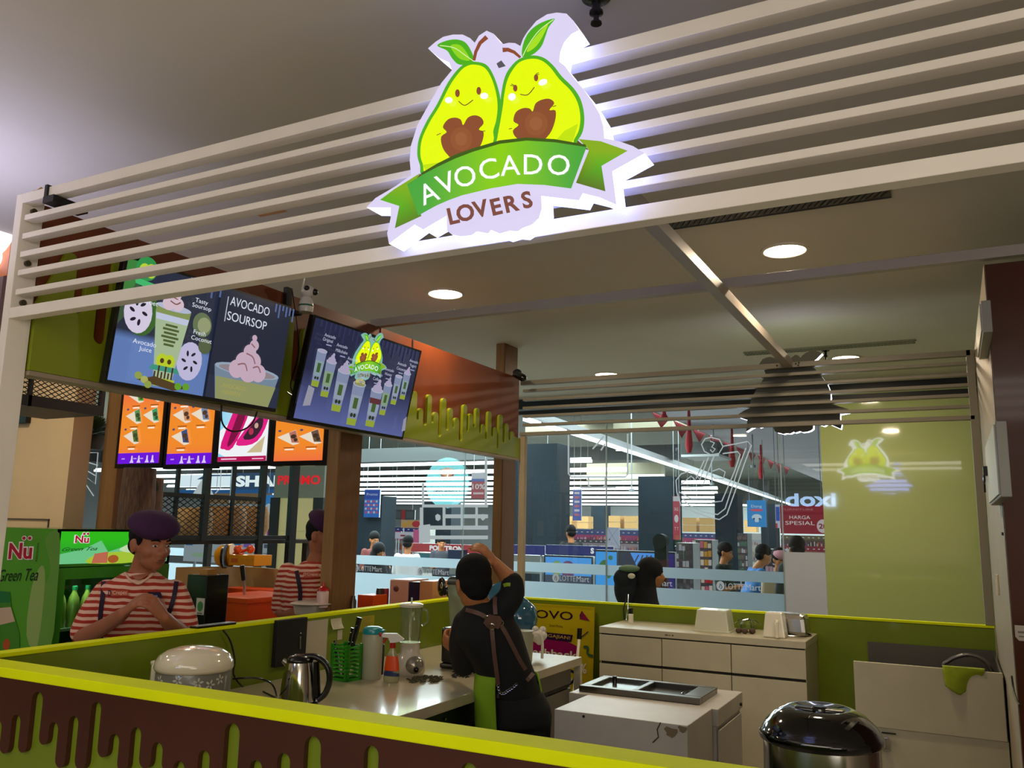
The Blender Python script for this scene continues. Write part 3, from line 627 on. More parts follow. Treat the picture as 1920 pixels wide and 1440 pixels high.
A.poly([(.24, .05), (.40, .11), (.74, .05), (.60, -.0)], '#4d3b22'); [A.ellp(x, y, .035, .035, c_) for x, y, c_ in ((.25, .09, '#8b9a48'), (.31, .06, '#a3a85c'), (.35, .02, '#8b9a48'), (.64, .05, '#5c9a28'), (.72, .06, '#5c9a28'))]
for s_, x, y in (('Sorbet', .235, .79), ('Tasty', .74, .93), ('Soursop', .75, .875), ('Fresh', .77, .62), ('Coconut', .80, .56), ('Avocado', .255, .40), ('Juice', .27, .335)): A.text(s_, x, y, .045, '#dfe2ee')
A.fn = fn0; A.rect(.93, 0, 1.78, 1, '#1e2538'); A.rect(.93, .0, 1.78, .2, '#242c42')
for i in range(14): h_ = (.08, .13, .05, .10)[i % 4]; A.stroke([(.60+i*.045+(i > 7)*.62, 1), (.60+i*.045+(i > 7)*.62, 1-h_)], .02, '#4f5f8d')
A.stroke([(1.005, .93), (1.005, .70)], .008, '#c9cddb'); A.text('AVOCADO', 1.27, .90, .085, '#d6dae6', width=.47); A.text('SOURSOP', 1.26, .76, .085, '#d6dae6', width=.47)
A.poly([(.97, .30), (1.74, .30), (1.66, -.0), (1.03, -.0)], '#6f8296'); A.poly([(1.0, .20), (1.72, .20), (1.66, 0), (1.03, 0)], '#8b9060'); A.ellp(1.355, .30, .385, .055, '#8fa0b4'); A.ellp(1.355, .295, .34, .04, '#8a7f86')
for x, y, r in ((1.22, .30, .09), (1.36, .30, .11), (1.48, .30, .09), (1.28, .38, .09), (1.40, .40, .09), (1.34, .48, .075), (1.38, .55, .055), (1.37, .62, .03)): A.ellp(x, y, r, r*.95, '#bfa4b6')
for P_ in ([(1.22, .34), (1.30, .36), (1.34, .30)], [(1.30, .46), (1.38, .44), (1.42, .38)], [(1.34, .56), (1.39, .53)], [(1.40, .34), (1.46, .36), (1.5, .31)]): A.stroke(P_, .014, '#8b6068', 4)
A.text('AVOCADO', 1.22, .13, .04, '#a39a50'); A.text('HEAVEN', 1.2, .07, .04, '#a39a50')
A.ellp(.15, .95, .10, .10, '#2f8f4a'); A.ellp(.13, .93, .05, .06, '#b6cc3a'); A.ellp(.19, .94, .05, .06, '#b6cc3a'); A.poly([(.05, .86), (.28, .84), (.26, .79), (.07, .81)], '#41b46a')
A.build('screen', GLOW, parent=tv, fix=False)
tv, A, fr = television((3.228, 2.119, .961, .548, .207, -.014), -2.925, 'right wall television showing eight drink cups under a small logo')
c0, c1 = srgb('#232642'), srgb('#565f96')
A.rect(0, 0, 1.78, 1, lambda x, y: tuple(c1[i]+(c0[i]-c1[i])*min(1, y*2.0) for i in range(3)), 12)
for i in range(24): A.stroke([(.1+i*.07, 1), (.1+i*.07, .93-.05*(i % 3))], .025, '#2c3050')
k_ = .00026*1.0; LA = Art(lambda x, y: A.fn(.88+(x-850)*.00044, .76-(y-760)*.00044), fr[3], .0001); LA.k = 40
A.poly([(.88+(x-850)*.00044, .76-(y-760)*.00044) for x, y in OUT], '#7fb0a8')
for x, y, h, wd, kd in ((.18, .34, .36, .14, 0), (.34, .26, .36, .15, 1), (1.60, .42, .30, .13, 1), (1.45, .34, .32, .13, 0), (1.29, .20, .34, .14, 1), (.53, .14, .42, .19, 1), (.80, .03, .44, .20, 2), (1.10, .05, .40, .20, 1)):
    cup(A, x, y, h, wd, '#a59bb8' if kd != 2 else '#8a8a60', ['#7f967e', '#8296a0', '#8a94a8'][int(x*10) % 3], '#7c86a4', kd)
A.poly([(1.0, .36), (1.2, .36), (1.19, .30), (1.01, .30)], '#5a2c34')
for s_, x, y in (('Avocado', .20, .86), ('Original', .18, .81), ('Avocado', .40, .80), ('Milkshake', .41, .745), ('Avocado', .60, .70), ('Durian', .60, .645), ('Avocado', .80, .60), ('Lovers', .80, .545), ('Avocado', 1.04, .62), ('Coffee', 1.04, .565), ('Avocado', 1.22, .70), ('Honey', 1.22, .645), ('Avocado', 1.42, .80), ('Coconut', 1.42, .745), ('Avocado', 1.62, .87), ('Yogurt', 1.62, .815)):
    A.text(s_, x, y, .034, '#b9bdd4'); 
for x, y in ((.2, .77), (.43, .70), (.60, .60), (.80, .50), (1.04, .52), (1.22, .60), (1.42, .70), (1.62, .77)): A.rect(x-.04, y-.008, x+.04, y+.004, '#8d92b4')
A.poly([(.02, .13), (.12, .15), (.13, .32), (.04, .34)], '#8f8fa0'); A.poly([(1.66, .06), (1.72, .08), (1.70, .24), (1.65, .2)], '#8f8fa0')
LA.k = A.k+2; logo_art(LA); A.v += LA.v; n0 = len(A.v)-len(LA.v); A.f += [tuple(n0+q for q in f) for f in LA.f]; A.m += LA.m; A.c += LA.c
A.build('screen', GLOW, parent=tv, fix=False)
# cable loop below the left television
a = [PX(x, y, -2.94) for x, y in ((415, 760), (416, 790), (428, 806), (450, 808), (472, 795), (482, 772))]
M = MB(); M.tube(catmull(a, 6, False), .004, 8); tag(M.build('cable', BLACK, smooth=1), 'thin black cable looping below the left wall television', 'cable')
# ================================================================== orange menu boards of the neighbouring kiosk
YM = 4.0
def menu(x0, x1, ytop, ybot, label):
    a = PY(x0, ybot, YM); b = PY(x1, ybot, YM); zt = max(PY((x0+x1)/2, ytop, YM).z, 2.0)+.0; zb = a.z
    t = thing('menu_board', label, 'menu board', ((a.x+b.x)/2, YM, zb), group='lit menu boards of the neighbouring kiosk')
    M = MB(); M.box((a.x-.03, YM+.003, zb-.03), (b.x+.03, YM+.05, zt+.03)); M.build('frame', BLACK, parent=t)
    wd = b.x-a.x; h = zt-zb; A = Art(lambda x, y: Vector((a.x+x*wd, YM, zb+y*h)), (0, -1, 0), .0003); return t, A
def wrap(A0, x, y, s, c1, c2, r=0):
    class Q:      # the boards are tall, so widen the drawing
        def poly(q, P, c): A0.poly([(x+(a-x)*1.22, y+(b-y)*.85) for a, b in P], c)
        def ellp(q, a, b, ra, rb, c): A0.ellp(x+(a-x)*1.22, y+(b-y)*.85, ra*1.22, rb*.85, c)
        def rect(q, a, b, c_, d, c): A0.rect(x+(a-x)*1.15, y+(b-y)*.8, x+(c_-x)*1.15, y+(d-y)*.8, c)
    A = Q()
    A.poly([(x-.5*s, y+.05*s), (x+.28*s, y+.36*s), (x+.45*s, y-.28*s), (x+.2*s, y-.34*s)], '#e6d8c4'); A.poly([(x+.0*s, y+.24*s), (x+.28*s, y+.34*s), (x+.44*s, y-.24*s), (x+.14*s, y-.22*s)], c1)
    A.ellp(x+.2*s, y+.06*s, .12*s, .10*s, c2); A.ellp(x+.3*s, y-.1*s, .08*s, .08*s, c2)
    A.ellp(x-.40*s, y+.34*s, .07*s, .05*s, '#5a4a6a'); A.rect(x-.2*s, y-.50*s, x+.3*s, y-.46*s, '#8a4a1a'); A.rect(x-.15*s, y-.60*s, x+.25*s, y-.54*s, '#fff0e0')
oc = [srgb('#ef5a4a'), srgb('#f08a28')]
def orange(A): A.rect(0, 0, 1, 1, lambda x, y: tuple(oc[0][i]+(oc[1][i]-oc[0][i])*max(0, min(1, 1.4-2.2*abs(y-.45))) for i in range(3)), 8)
def foot(A):
    A.rect(0, 0, 1, .135, '#6a10d8')
    for x in (.35, .52, .72, .85): A.poly([(x-.05, .01), (x+.05, .01), (x+.02, .05), (x+.015, .10), (x-.015, .10), (x-.02, .05)], '#d8c8f4')
    for x in (.15, .44, .6): A.rect(x-.05, .055, x+.03, .07, '#b898ec')
t, A = menu(220, 297, 724, 870, 'orange lit menu board at the left end with five wraps'); orange(A); foot(A); A.poly([(0, .93), (.35, 1), (0, 1)], '#7a18d0')
for x, y, c in ((.33, .87, '#4a9a30'), (.78, .87, '#6aa028'), (.33, .60, '#5a8a50'), (.76, .60, '#3a9a60'), (.33, .34, '#5a7030')): wrap(A, x, y, .34, c, '#3a4a2a')
A.build('screen', GLOW, parent=t, fix=False)
t, A = menu(311, 395, 724, 871, 'second orange lit menu board from the left'); orange(A); foot(A)
for x, y, c in ((.30, .90, '#4aa060'), (.72, .95, '#7aa040'), (.30, .62, '#d09060'), (.72, .62, '#7080a0'), (.32, .34, '#40507a')): wrap(A, x, y, .36, c, '#503828')
A.build('screen', GLOW, parent=t, fix=False)
t, A = menu(408, 499, 735, 866, 'blue lit menu board with two pink rolls on a plate')
b0, b1 = srgb('#7fd0f0'), srgb('#e8eef4'); A.rect(0, 0, 1, 1, lambda x, y: tuple(b0[i]+(b1[i]-b0[i])*min(1, x+.2*y) for i in range(3)), 6)
A.poly([(0, .12), (.3, .02), (1, .02), (1, .6), (.8, .68), (.3, .62), (0, .45)], '#eef0f4'); A.poly([(.05, .28), (.42, 1.0), (.62, .95), (.55, .6), (.30, .2), (.12, .18)], '#d81a78', 3); A.poly([(.18, .25), (.44, .85), (.52, .85), (.5, .6), (.32, .3)], '#7a1040', 3)
A.poly([(.38, .30), (.95, .80), (.98, .55), (.80, .28), (.50, .22)], '#e02084', 3); A.poly([(.50, .34), (.84, .64), (.88, .48), (.72, .32)], '#3a2030', 3); A.ellp(.66, .42, .05, .05, '#b03050'); A.ellp(.76, .50, .04, .04, '#c8a090'); A.poly([(.6, .12), (.95, .35), (.9, .12)], '#c8b890')
A.ellp(.15, .93, .10, .08, '#ffffff'); A.text('LIMITED', .15, .95, .03, '#2a6ab0'); A.text('EDITION', .15, .90, .03, '#2a6ab0'); A.rect(0, 0, 1, .07, '#b00f50'); A.rect(.08, .025, .4, .045, '#f0c0d8'); A.rect(.72, .025, .95, .04, '#f0c0d8')
A.build('screen', GLOW, parent=t, fix=False)
t, A = menu(513, 604, 745, 865, 'orange lit menu board at the right end next to the wooden pillar'); orange(A)
for x, y, c in ((.30, .82, '#b0a840'), (.78, .82, '#40506a'), (.30, .36, '#b07060'), (.76, .36, '#6a5040')): wrap(A, x, y, .40, c, '#403020')
A.build('screen', GLOW, parent=t, fix=False)
# ================================================================== two cameras on the fascia
p = PX(575, 556, -2.86); t = thing('white_camera', 'white dog-shaped network camera with two black round eyes on the fascia', 'camera', (p.x, p.y, p.z-.08))
M = MB(); M.lathe((p.x, p.y, p.z-.085), [(.001, 0), (.034, .002), (.038, .02), (.036, .05), (.028, .075), (.015, .085)], 24); M.build('base', mat('white_plastic', '#d8d2c6', .3, coat=.4), parent=t, smooth=1)
M = MB(); M.ell((p.x+.008, p.y-.002, p.z+.025), (.036, .036, .033)); M.build('head', mat('white_plastic', '#d8d2c6', .3, coat=.4), parent=t, smooth=1)
for dx, dy, dz, r in ((.024, -.030, .034, .014), (.042, .012, .022, .017)): M = MB(); M.ell((p.x+dx, p.y+dy, p.z+dz), r); M.build('eye', BLACK, parent=t, smooth=1)
M = MB(); M.cyl((p.x, p.y-.035, p.z+.03), (p.x+.03, p.y-.055, p.z+.115), .005, .002, n=8); M.build('antenna', mat('white_plastic', '#d8d2c6', .3), parent=t)
M = MB(); M.lathe((p.x, p.y, p.z-.055), [(.0385, 0), (.0392, .004), (.0375, .009)], 24, caps=False); M.build('stripe', mat('green_band', '#1f6a48', .4), parent=t, smooth=1)
M = MB(); M.box((-3.0, p.y-.03, p.z-.09), (-2.90, p.y+.02, p.z-.075)); M.box((-3.0, p.y-.02, p.z-.09), (-2.975, p.y+.02, p.z+.06)); M.build('bracket', BLACKM, parent=t)
M = MB(); M.tube(catmull([PX(x, y, -2.97) for x, y in ((548, 545), (556, 600), (560, 660), (545, 720), (552, 742), (538, 735))], 6, False), .003, 6); tag(M.build('cable', BLACK, smooth=1), 'thin black cable hanging between the two wall televisions', 'cable')
p = PX(988, 713, -2.95); t = thing('security_camera', 'small black security camera clipped to the far end of the fascia', 'camera', (p.x, p.y-.06, p.z))
R = Matrix.Rotation(math.radians(25), 3, 'Z'); py = min(p.y, 5.82)
M = MB(); M.cyl((p.x-.01, py-.05, p.z+.02), (p.x+.07, py-.10, p.z-.02), .030, n=20); M.ell((p.x+.075, py-.105, p.z-.022), .028); M.build('body', BLACK, parent=t, smooth=1)
M = MB(); M.ell((p.x-.01, py-.04, p.z+.035), (.035, .035, .03)); M.cyl((-3.0, py-.03, p.z+.02), (p.x, py-.03, p.z+.02), .012); M.build('bracket', BLACKM, parent=t, smooth=1)
# bright neighbouring sign at the left edge
p = PY(8, 400, 1.9); q = PY(20, 400, 1.9)
t = thing('round_wall_sign', 'glowing white round sign at the left edge beside the slatted post', 'sign', (-4.35, 2.6, 2.3))
a = PY(-30, 398, 2.6); rr = (PY(28, 398, 2.6).x-a.x)
M = MB(); M.lathe(a, [(rr*.96, -.05), (rr, -.04), (rr, .04), (rr*.96, .05)], 40, R=Matrix.Rotation(math.radians(90), 3, 'X')); M.build('light_box', mat('hot_white', '#ffffff', .4, emit=3.0, ecol='#e6e6ff'), parent=t)
M = MB(); a2 = PY(-20, 482, 2.6); M.lathe(a2, [(.05, -.04), (.055, 0), (.05, .04)], 30, R=Matrix.Rotation(math.radians(90), 3, 'X')); M.build('light_letter', mat('hot_white', '#ffffff', .4, emit=3.0, ecol='#e6e6ff'), parent=t)
M = MB(); c = PY(24, 440, 2.66); d = PY(-90, 600, 2.66); M.box((d.x, 2.655, PY(24, 515, 2.66).z), (c.x, 2.68, c.z+.05)); M.build('backboard', mat('orange_board', '#b0622c', .5), parent=t)
M = MB(); M.box((d.x, 2.655, 1.9), (c.x-.03, 2.68, PY(24, 515, 2.66).z)); M.build('lower_board', mat('grey_mauve_board', '#6b5550', .6), parent=t)
area('round_sign_glow', (a.x, 2.45, a.z+.1), .5, 9, (.7, .7, 1), rot=(math.radians(150), 0, 0))
# ================================================================== booth furniture
CT = .87
t = thing('side_worktop', 'long cream worktop along the side counter wall', 'worktop', (-2.46, 3.3, CT))
M = MB(); M.box((-2.935, YF1+.01, CT-.045), (-1.985, 4.78, CT)); M.build('slab', mat('worktop_laminate', '#bbb091', .3, noise=.12, nscale=6, coat=.3), parent=t, bevel=.003)
DRK = mat('dark_green_steel', '#30382a', .25, metal=.6, noise=.15, nscale=10, stretch=(1, 1, 8)); LTD = mat('pale_drawer_front', '#7d786c', .45, metal=.2)
for i, (y0, y1, mm, lab) in enumerate(((1.9, 2.86, DRK, 'dark under-counter cabinet nearest the front counter'), (2.87, 3.82, DRK, 'dark under-counter cabinet beside the legs of the barista'), (3.83, 4.76, LTD, 'pale under-counter cabinet with a dark slot, next to the poster'))):
    t = thing('under_counter_cabinet', lab, 'cabinet', (-2.4, (y0+y1)/2, 0), group='under-counter cabinets below the worktop')
    M = MB(); M.box((-2.93, y0, .08), (-2.06, y1, CT-.047)); M.build('body', mm, parent=t)
    M = MB(); M.box((-2.06, y0+.01, .72), (-2.042, y1-.01, .815)); d = M.build('drawer', mm, parent=t, bevel=.002); M = MB(); M.box((-2.042, y0+.03, .71), (-2.034, y1-.05, .722)); M.build('handle', BLACKM, parent=d)
    M = MB(); M.box((-2.06, y0+.01, .1), (-2.042, y1-.01, .695)); M.build('door', mm, parent=t, bevel=.002)
    M = MB(); M.cyl((-2.042, (y0+y1)/2, .775), (-2.033, (y0+y1)/2, .775), .006, n=10); M.build('lock', CHROME, parent=t)
M = MB(); M.box((-2.03, 4.765, 0), (-1.99, 4.795, CT-.047)); tag(M.build('counter_leg', mat('pale_leg', '#c9bfa6', .4)), 'thin cream upright at the far end of the worktop', 'leg')
# drawer cabinet at the rear
t = thing('drawer_cabinet', 'wide white cabinet with three drawers over three doors at the rear wall', 'cabinet', (-1.466, 5.6, 0))
X0, X1, Y0, Y1 = -2.118, -.815, 5.39, 5.885; cuts = [X0, -1.692, -1.255, X1]
M = MB(); M.box((X0+.004, Y0+.02, .06), (X1-.004, Y1, .935)); M.build('body', WHT, parent=t)
M = MB(); M.box((X0, Y0, .938), (X1, Y1, .98)); M.build('top', WHT, parent=t, bevel=.003)
for i in range(3):
    a, b = cuts[i]+.003, cuts[i+1]-.003
    M = MB(); M.box((a, Y0, .765), (b, Y0+.019, .930)); M.build('drawer', WHT, parent=t, bevel=.0015)
    M = MB(); M.box((a, Y0, .08), (b, Y0+.019, .748)); M.build('door', WHT, parent=t, bevel=.0015)
M = MB(); M.box((X0+.01, Y0+.018, .748), (X1-.01, Y0+.021, .765)); M.box((X0+.01, Y0+.018, .930), (X1-.01, Y0+.021, .939)); M.build('shadow_gap', mat('gap_dark', '#2a251c', .8), parent=t)
M = MB(); [M.cbox((x, Y0-.0005, .958), (w_, .002, .006)) for x, w_ in ((-1.66, .02), (-1.62, .012), (-1.64, .006))]; M.build('chipped_edge', mat('chip_dark', '#4a3c2c', .8), parent=t)
# low unit and steel tub
t = thing('low_service_unit', 'chipped greyish white low unit in the middle of the booth', 'cabinet', (-1.36, 3.9, 0))
M = MB(); M.box((-1.665, 3.685, 0), (-1.048, 4.10, .8)); M.build('box', WHT2, parent=t, bevel=.003)
for c, r in (((-1.12, 3.684, .768), .03), ((-1.07, 3.684, .785), .02)):
    M = MB(); P = [(c[0]+r*(1+.4*math.sin(k*2.3))*math.cos(k*.7)*1.0, c[1]-.001, c[2]+r*.7*(1+.3*math.cos(k*1.7))*math.sin(k*.7)) for k in range(9)]; M.sheet(P); M.build('chipped_edge', mat('chip_brown', '#7a6a54', .9), parent=t)
M = MB(); M.tube([(-1.165, 3.683, .80), (-1.18, 3.682, .77), (-1.175, 3.682, .74), (-1.20, 3.682, .715)], .0025, 6); M.build('crack', mat('chip_dark', '#4a3c2c', .8), parent=t)
M = MB(); M.cyl((-1.52, 3.6845, .785), (-1.52, 3.68, .785), .006, n=8); M.build('screw_hole', BLACKM, parent=t)
t = thing('tub_counter', 'cream low counter behind the chipped unit, holding the steel tub', 'cabinet', (-1.39, 4.4, 0))
M = MB(); M.box((-1.775, 4.105, .72), (-1.022, 4.62, .797)); M.build('top', WHT2, parent=t, bevel=.003)
M = MB(); M.box((-1.755, 4.115, 0), (-1.035, 4.61, .72)); M.build('body', WHT2, parent=t)
M = MB(); M.box((-1.034, 4.13, .08), (-1.022, 4.59, .70)); d = M.build('door', WHT2, parent=t, bevel=.003); M = MB(); M.cyl((-1.022, 4.56, .745), (-1.012, 4.56, .745), .008, n=10); M.build('lock', BLACKM, parent=t)
t = thing('steel_tub', 'shallow divided stainless steel tub set on the low counter', 'tub', (-1.43, 4.32, .80))
x0, x1, y0, y1, z0, z1 = -1.74, -1.12, 4.15, 4.50, .797, .828
M = MB()
for a, b in (((x0, y0), (x1, y0+.045)), ((x0, y1-.035), (x1, y1)), ((x0, y0+.045), (x0+.05, y1-.035)), ((x1-.09, y0+.045), (x1, y1-.035)), ((-1.47, y0+.045), (-1.44, y1-.035))): M.box((a[0], a[1], z0), (b[0], b[1], z1))
M.build('rim', mat('tub_steel', '#6f6c64', .3, metal=1), parent=t, bevel=.004)
M = MB(); M.box((x0+.05, y0+.045, z0+.001), (-1.47, y1-.035, z0+.012)); M.build('lid_panel', mat('shiny_steel', '#a5a5a2', .2, metal=1), parent=t)
M = MB(); M.box((-1.44, y0+.045, z0+.001), (x1-.09, y1-.035, z0+.004)); M.build('dark_well', mat('dark_well', '#14130f', .5), parent=t)
M = MB(); M.cyl((-1.64, 4.40, z0+.012), (-1.64, 4.40, z0+.05), .012, n=14); M.build('knob', BLACK, parent=t)
M = MB(); M.tube(catmull([(-1.26, 4.36, .803), (-1.22, 4.38, .812), (-1.235, 4.41, .812), (-1.27, 4.39, .805)], 5, True), .003, 6, closed=True); M.build('ladle_hook', CHROME, parent=t, smooth=1)
# sink unit
t = thing('sink_unit', 'white sink unit with steel splash at the right rear corner', 'sink', (-.17, 5.4, 0))
M = MB(); M.box((-.512, 4.955, .632), (.172, 4.975, .952)); M.build('front_board', WHT, parent=t, bevel=.002)
M = MB(); M.box((-.50, 4.962, 0), (.176, 4.985, .630)); M.build('lower_door', WHT, parent=t)
M = MB(); M.box((-.49, 4.985, .60), (.176, 5.87, .615)); M.box((.165, 4.986, .61), (.176, 5.86, .93)); M.build('basin', mat('dark_steel', '#6f6b64', .35, metal=1), parent=t)
M = MB(); M.box((-.516, 5.845, .60), (.176, 5.862, .956)); M.build('steel_splash', mat('dark_steel', '#6f6b64', .35, metal=1), parent=t)
M = MB(); c = PY(1815, 1262, 5.5); P = [PY(x, y, 5.5) for x, y in ((1768, 1256), (1778, 1240), (1796, 1231), (1818, 1228), (1842, 1236), (1858, 1256), (1862, 1275))]; P = [(-.13+0*p.x+(p.x-c.x)*1.0+.0, 5.5, p.z) for p in P]
P = [Vector(p) for p in P]; off = PY(1768, 1256, 5.5).x-P[0].x; P = [p+Vector((off, 0, 0)) for p in P]; P = [P[0]+Vector((0, 0, -.25))]+P
M.tube(catmull(P, 6, False), .011, 12); M.build('tap', mat('dull_steel', '#6d6a66', .3, metal=.9), parent=t, smooth=1)
M = MB(); q = PY(1655, 1392, 4.95); M.box((q.x-.03, 4.93, q.z-.035), (q.x+.03, 4.957, q.z+.03)); M.build('latch', CHROME, parent=t, bevel=.004)
M = MB(); a = PY(1653, 1373, 4.954); b = PY(1680, 1378, 4.954); M.box((a.x, 4.952, a.z-.004), (b.x, 4.955, a.z+.003)); M.build('scuff_mark', BLACKM, parent=t)
# lime cloth over the sink edge
M = MB()
def clo(u, v):
    x = -.093+.19*u; y = 4.948-.018*math.sin(u*5+1)*v; d = v*(.105 if u < .5 else .105-.11*(u-.5)-.0)
    z = .962-d*(1.25-1.1*abs(u-.35))
    if v < .2: y = 4.99-.045*v/.2; z = .962
    return Vector((x+.02*v*(.5-u), y, z))
M.grid(clo, 16, 12); tag(M.build('cleaning_cloth', mat('lime_cloth', '#8a9a18', .95, noise=.2, nscale=20), smooth=1, solid=.004), 'lime green cloth draped over the sink front board', 'cloth')
M = MB(); M.tube(catmull([PX(x, y, .17) for x, y in ((1897, 1268), (1900, 1290), (1905, 1310), (1912, 1322))], 5, False), .004, 6); tag(M.build('cable', BLACK), 'short black cable on the wall beside the sink unit', 'cable')
# round bin
bx_, by_ = -.46, 3.30
t = thing('round_bin', 'round steel bin with a glossy black domed lid', 'bin', (bx_, by_, 0)); r = .196
M = MB(); M.lathe((bx_, by_, 0), [(r-.01, 0), (r, .02), (r, .905), (r-.004, .915)], 48); M.build('body', mat('bin_steel', '#c2beb6', .16, metal=1, noise=.2, nscale=14, stretch=(1, 1, .02)), parent=t, smooth=1)
M = MB(); M.lathe((bx_, by_, .89), [(r+.004, 0), (r+.012, .006), (r+.013, .028), (r+.006, .036), (r+.002, .045), (r-.012, .065), (r-.045, .095), (.11, .114), (.10, .113), (.06, .104), (.001, .102)], 56); M.build('lid', mat('glossy_black_lid', '#060607', .09, coat=1), parent=t, smooth=2)
M = MB(); M.box((bx_-.085, by_-.02, .983), (bx_+.085, by_+.02, 1.003)); M.lathe((bx_, by_, .98), [(.03, 0), (.03, .022), (.022, .028)], 20); M.build('grip', mat('glossy_black_lid', '#060607', .09, coat=1), parent=t, bevel=.006)
M = MB(); M.lathe((bx_, by_, .15), [(r+.001, 0), (r+.003, .01), (r+.001, .02)], 48, caps=False); M.build('band', STEEL, parent=t, smooth=1)
# ================================================================== things on the rear cabinet
def tapered(M, c, w0, d0, w1, d1, h):
    x, y, z = c; V = [(x-w0/2, y-d0/2, z), (x+w0/2, y-d0/2, z), (x+w0/2, y+d0/2, z), (x-w0/2, y+d0/2, z), (x-w1/2, y-d1/2, z+h), (x+w1/2, y-d1/2, z+h), (x+w1/2, y+d1/2, z+h), (x-w1/2, y+d1/2, z+h)]
    return M.add(V, [(0, 3, 2, 1), (4, 5, 6, 7), (0, 1, 5, 4), (1, 2, 6, 5), (2, 3, 7, 6), (3, 0, 4, 7)])
def tub(c, w0, w1, h, name, label, m):
    t = thing(name, label, 'container', c); M = MB(); tapered(M, c, w0, w0*.8, w1, w1*.8, h); M.build('body', m, parent=t, bevel=.008)
    M = MB(); tapered(M, (c[0], c[1], c[2]), w0+.012, w0*.8+.012, w0+.010, w0*.8+.010, .008); M.build('rim', m, parent=t, bevel=.002); return t
MILK = mat('milky_plastic', '#dcdcc0', .35, trans=.25, coat=.3)
tub((-1.41, 5.62, .98), .225, .19, .135, 'food_tub', 'upturned milky plastic tub on the left of the rear cabinet', MILK)
t = thing('steel_canister', 'upturned square steel pan behind the cream jug on the rear cabinet', 'pan', (-.955, 5.70, .98)); M = MB(); tapered(M, (-.955, 5.70, .98), .24, .20, .21, .18, .135); M.build('body', STEEL, parent=t, bevel=.03)
M = MB(); M.lathe((-.955, 5.70, .98), [(.128, 0), (.132, .004), (.128, .009)], 32, sy=.82, caps=False); M.build('rim', STEEL, parent=t, smooth=1)
t = thing('measuring_jug', 'upturned cream plastic jug with its handle toward the front', 'jug', (-1.0, 5.5, .98)); M = MB(); tapered(M, (-1.01, 5.52, .98), .135, .12, .10, .10, .15); M.build('body', PLASTICW, parent=t, bevel=.01)
M = MB(); M.tube([(-.985, 5.46, .985), (-.985, 5.43, .99), (-.985, 5.43, 1.075), (-.99, 5.466, 1.08)], .011, 10); M.build('handle', PLASTICW, parent=t, smooth=1)
t = thing('folding_strainer', 'small green mesh dome strainer on the rear cabinet', 'strainer', (-1.21, 5.66, .98)); M = MB(); M.lathe((-1.21, 5.68, 1.0), [(.055, 0), (.05, .03), (.03, .05), (.002, .06)], 12, caps=False); M.build('dome', mat('green_mesh', '#5c6a1c', .5, metal=.3), parent=t)
M = MB(); [M.tube([(-1.21+.085*math.cos(a), 5.68+.085*math.sin(a), 1.03), (-1.21+.05*math.cos(a), 5.68+.05*math.sin(a), 1.055), (-1.21, 5.68, 1.06)], .003, 6) for a in [k*1.05 for k in range(6)]]; M.build('wire_legs', CHROME, parent=t)
for i, (dx, dy) in enumerate(((-.03, -.09), (.01, -.10), (.05, -.07))): M = MB(); M.ell((-1.215+dx, 5.66+dy, .998), (.02, .018, .018)); tag(M.build('brown_nut', mat('brown_nut', '#4a3222', .6), smooth=1), ['small brown round thing left of its neighbours by the strainer', 'small brown round thing in the middle by the strainer', 'small brown round thing closest to the upturned jug'][i], 'nut', 'small brown round things by the strainer')
M = MB(); M.lathe((-2.02, 5.74, .98), [(.017, 0), (.018, .01), (.018, .055), (.012, .06)], 16); t = thing('small_bottle', 'small cream bottle with a black cap on the rear cabinet', 'bottle', (-2.02, 5.74, .98)); M.build('body', PLASTICW, parent=t, smooth=1); M = MB(); M.lathe((-2.02, 5.74, 1.04), [(.013, 0), (.013, .035), (.006, .04)], 14); M.build('cap', BLACK, parent=t, smooth=1)
t = thing('metal_tongs', 'upright dark tongs leaning on the rear wall over the cabinet', 'tongs', (-2.1, 5.85, .98))
for s_ in (-1, 1): M = MB(); M.tube([(-2.10+s_*.008, 5.85, .985), (-2.10+s_*.016, 5.86, 1.06), (-2.09+s_*.004, 5.875, 1.16)], [.006, .005, .004], 8); M.build('arm', CHROME if s_ > 0 else BLACKM, parent=t, smooth=1)
# ================================================================== worktop appliances
# rice cooker
SL = Vector((.887, .461, 0))
c = Vector((-2.70, 2.52, CT)); t = thing('rice_cooker', 'white and grey flower-print rice cooker on the worktop', 'rice cooker', c); rr = .142
M = MB(); M.lathe(c, [(rr*.9, 0), (rr*.97, .01), (rr, .05), (rr, .165), (rr*.98, .17)], 48); M.build('body', mat('cooker_grey', '#77746c', .35, coat=.5), parent=t, smooth=1)
M = MB(); M.lathe(c+Vector((0, 0, .165)), [(rr*1.03, 0), (rr*1.06, .012), (rr*1.04, .035), (rr*.93, .058), (rr*.72, .076), (rr*.4, .088), (.001, .091)], 48); M.build('lid', mat('cooker_cream', '#e4d9bd', .15, coat=1), parent=t, smooth=2)
ang0 = math.atan2(-2.52, 2.70)
M = MB(); M.tube([c-SL*rr*.90+Vector((0, 0, .20)), c-SL*rr*1.04+Vector((0, 0, .175)), c-SL*rr*1.06+Vector((0, 0, .12)), c-SL*rr*1.03+Vector((0, 0, .07))], [(.02, .03), (.02, .03), (.018, .028), (.014, .02)], 12); M.tube([c-SL*rr*1.02+Vector((0, 0, .19)), c-SL*rr*1.2+Vector((0, 0, .185))], .009, 8); M.build('handle', mat('cooker_cream', '#e4d9bd', .15, coat=1), parent=t, smooth=2)
M = MB()
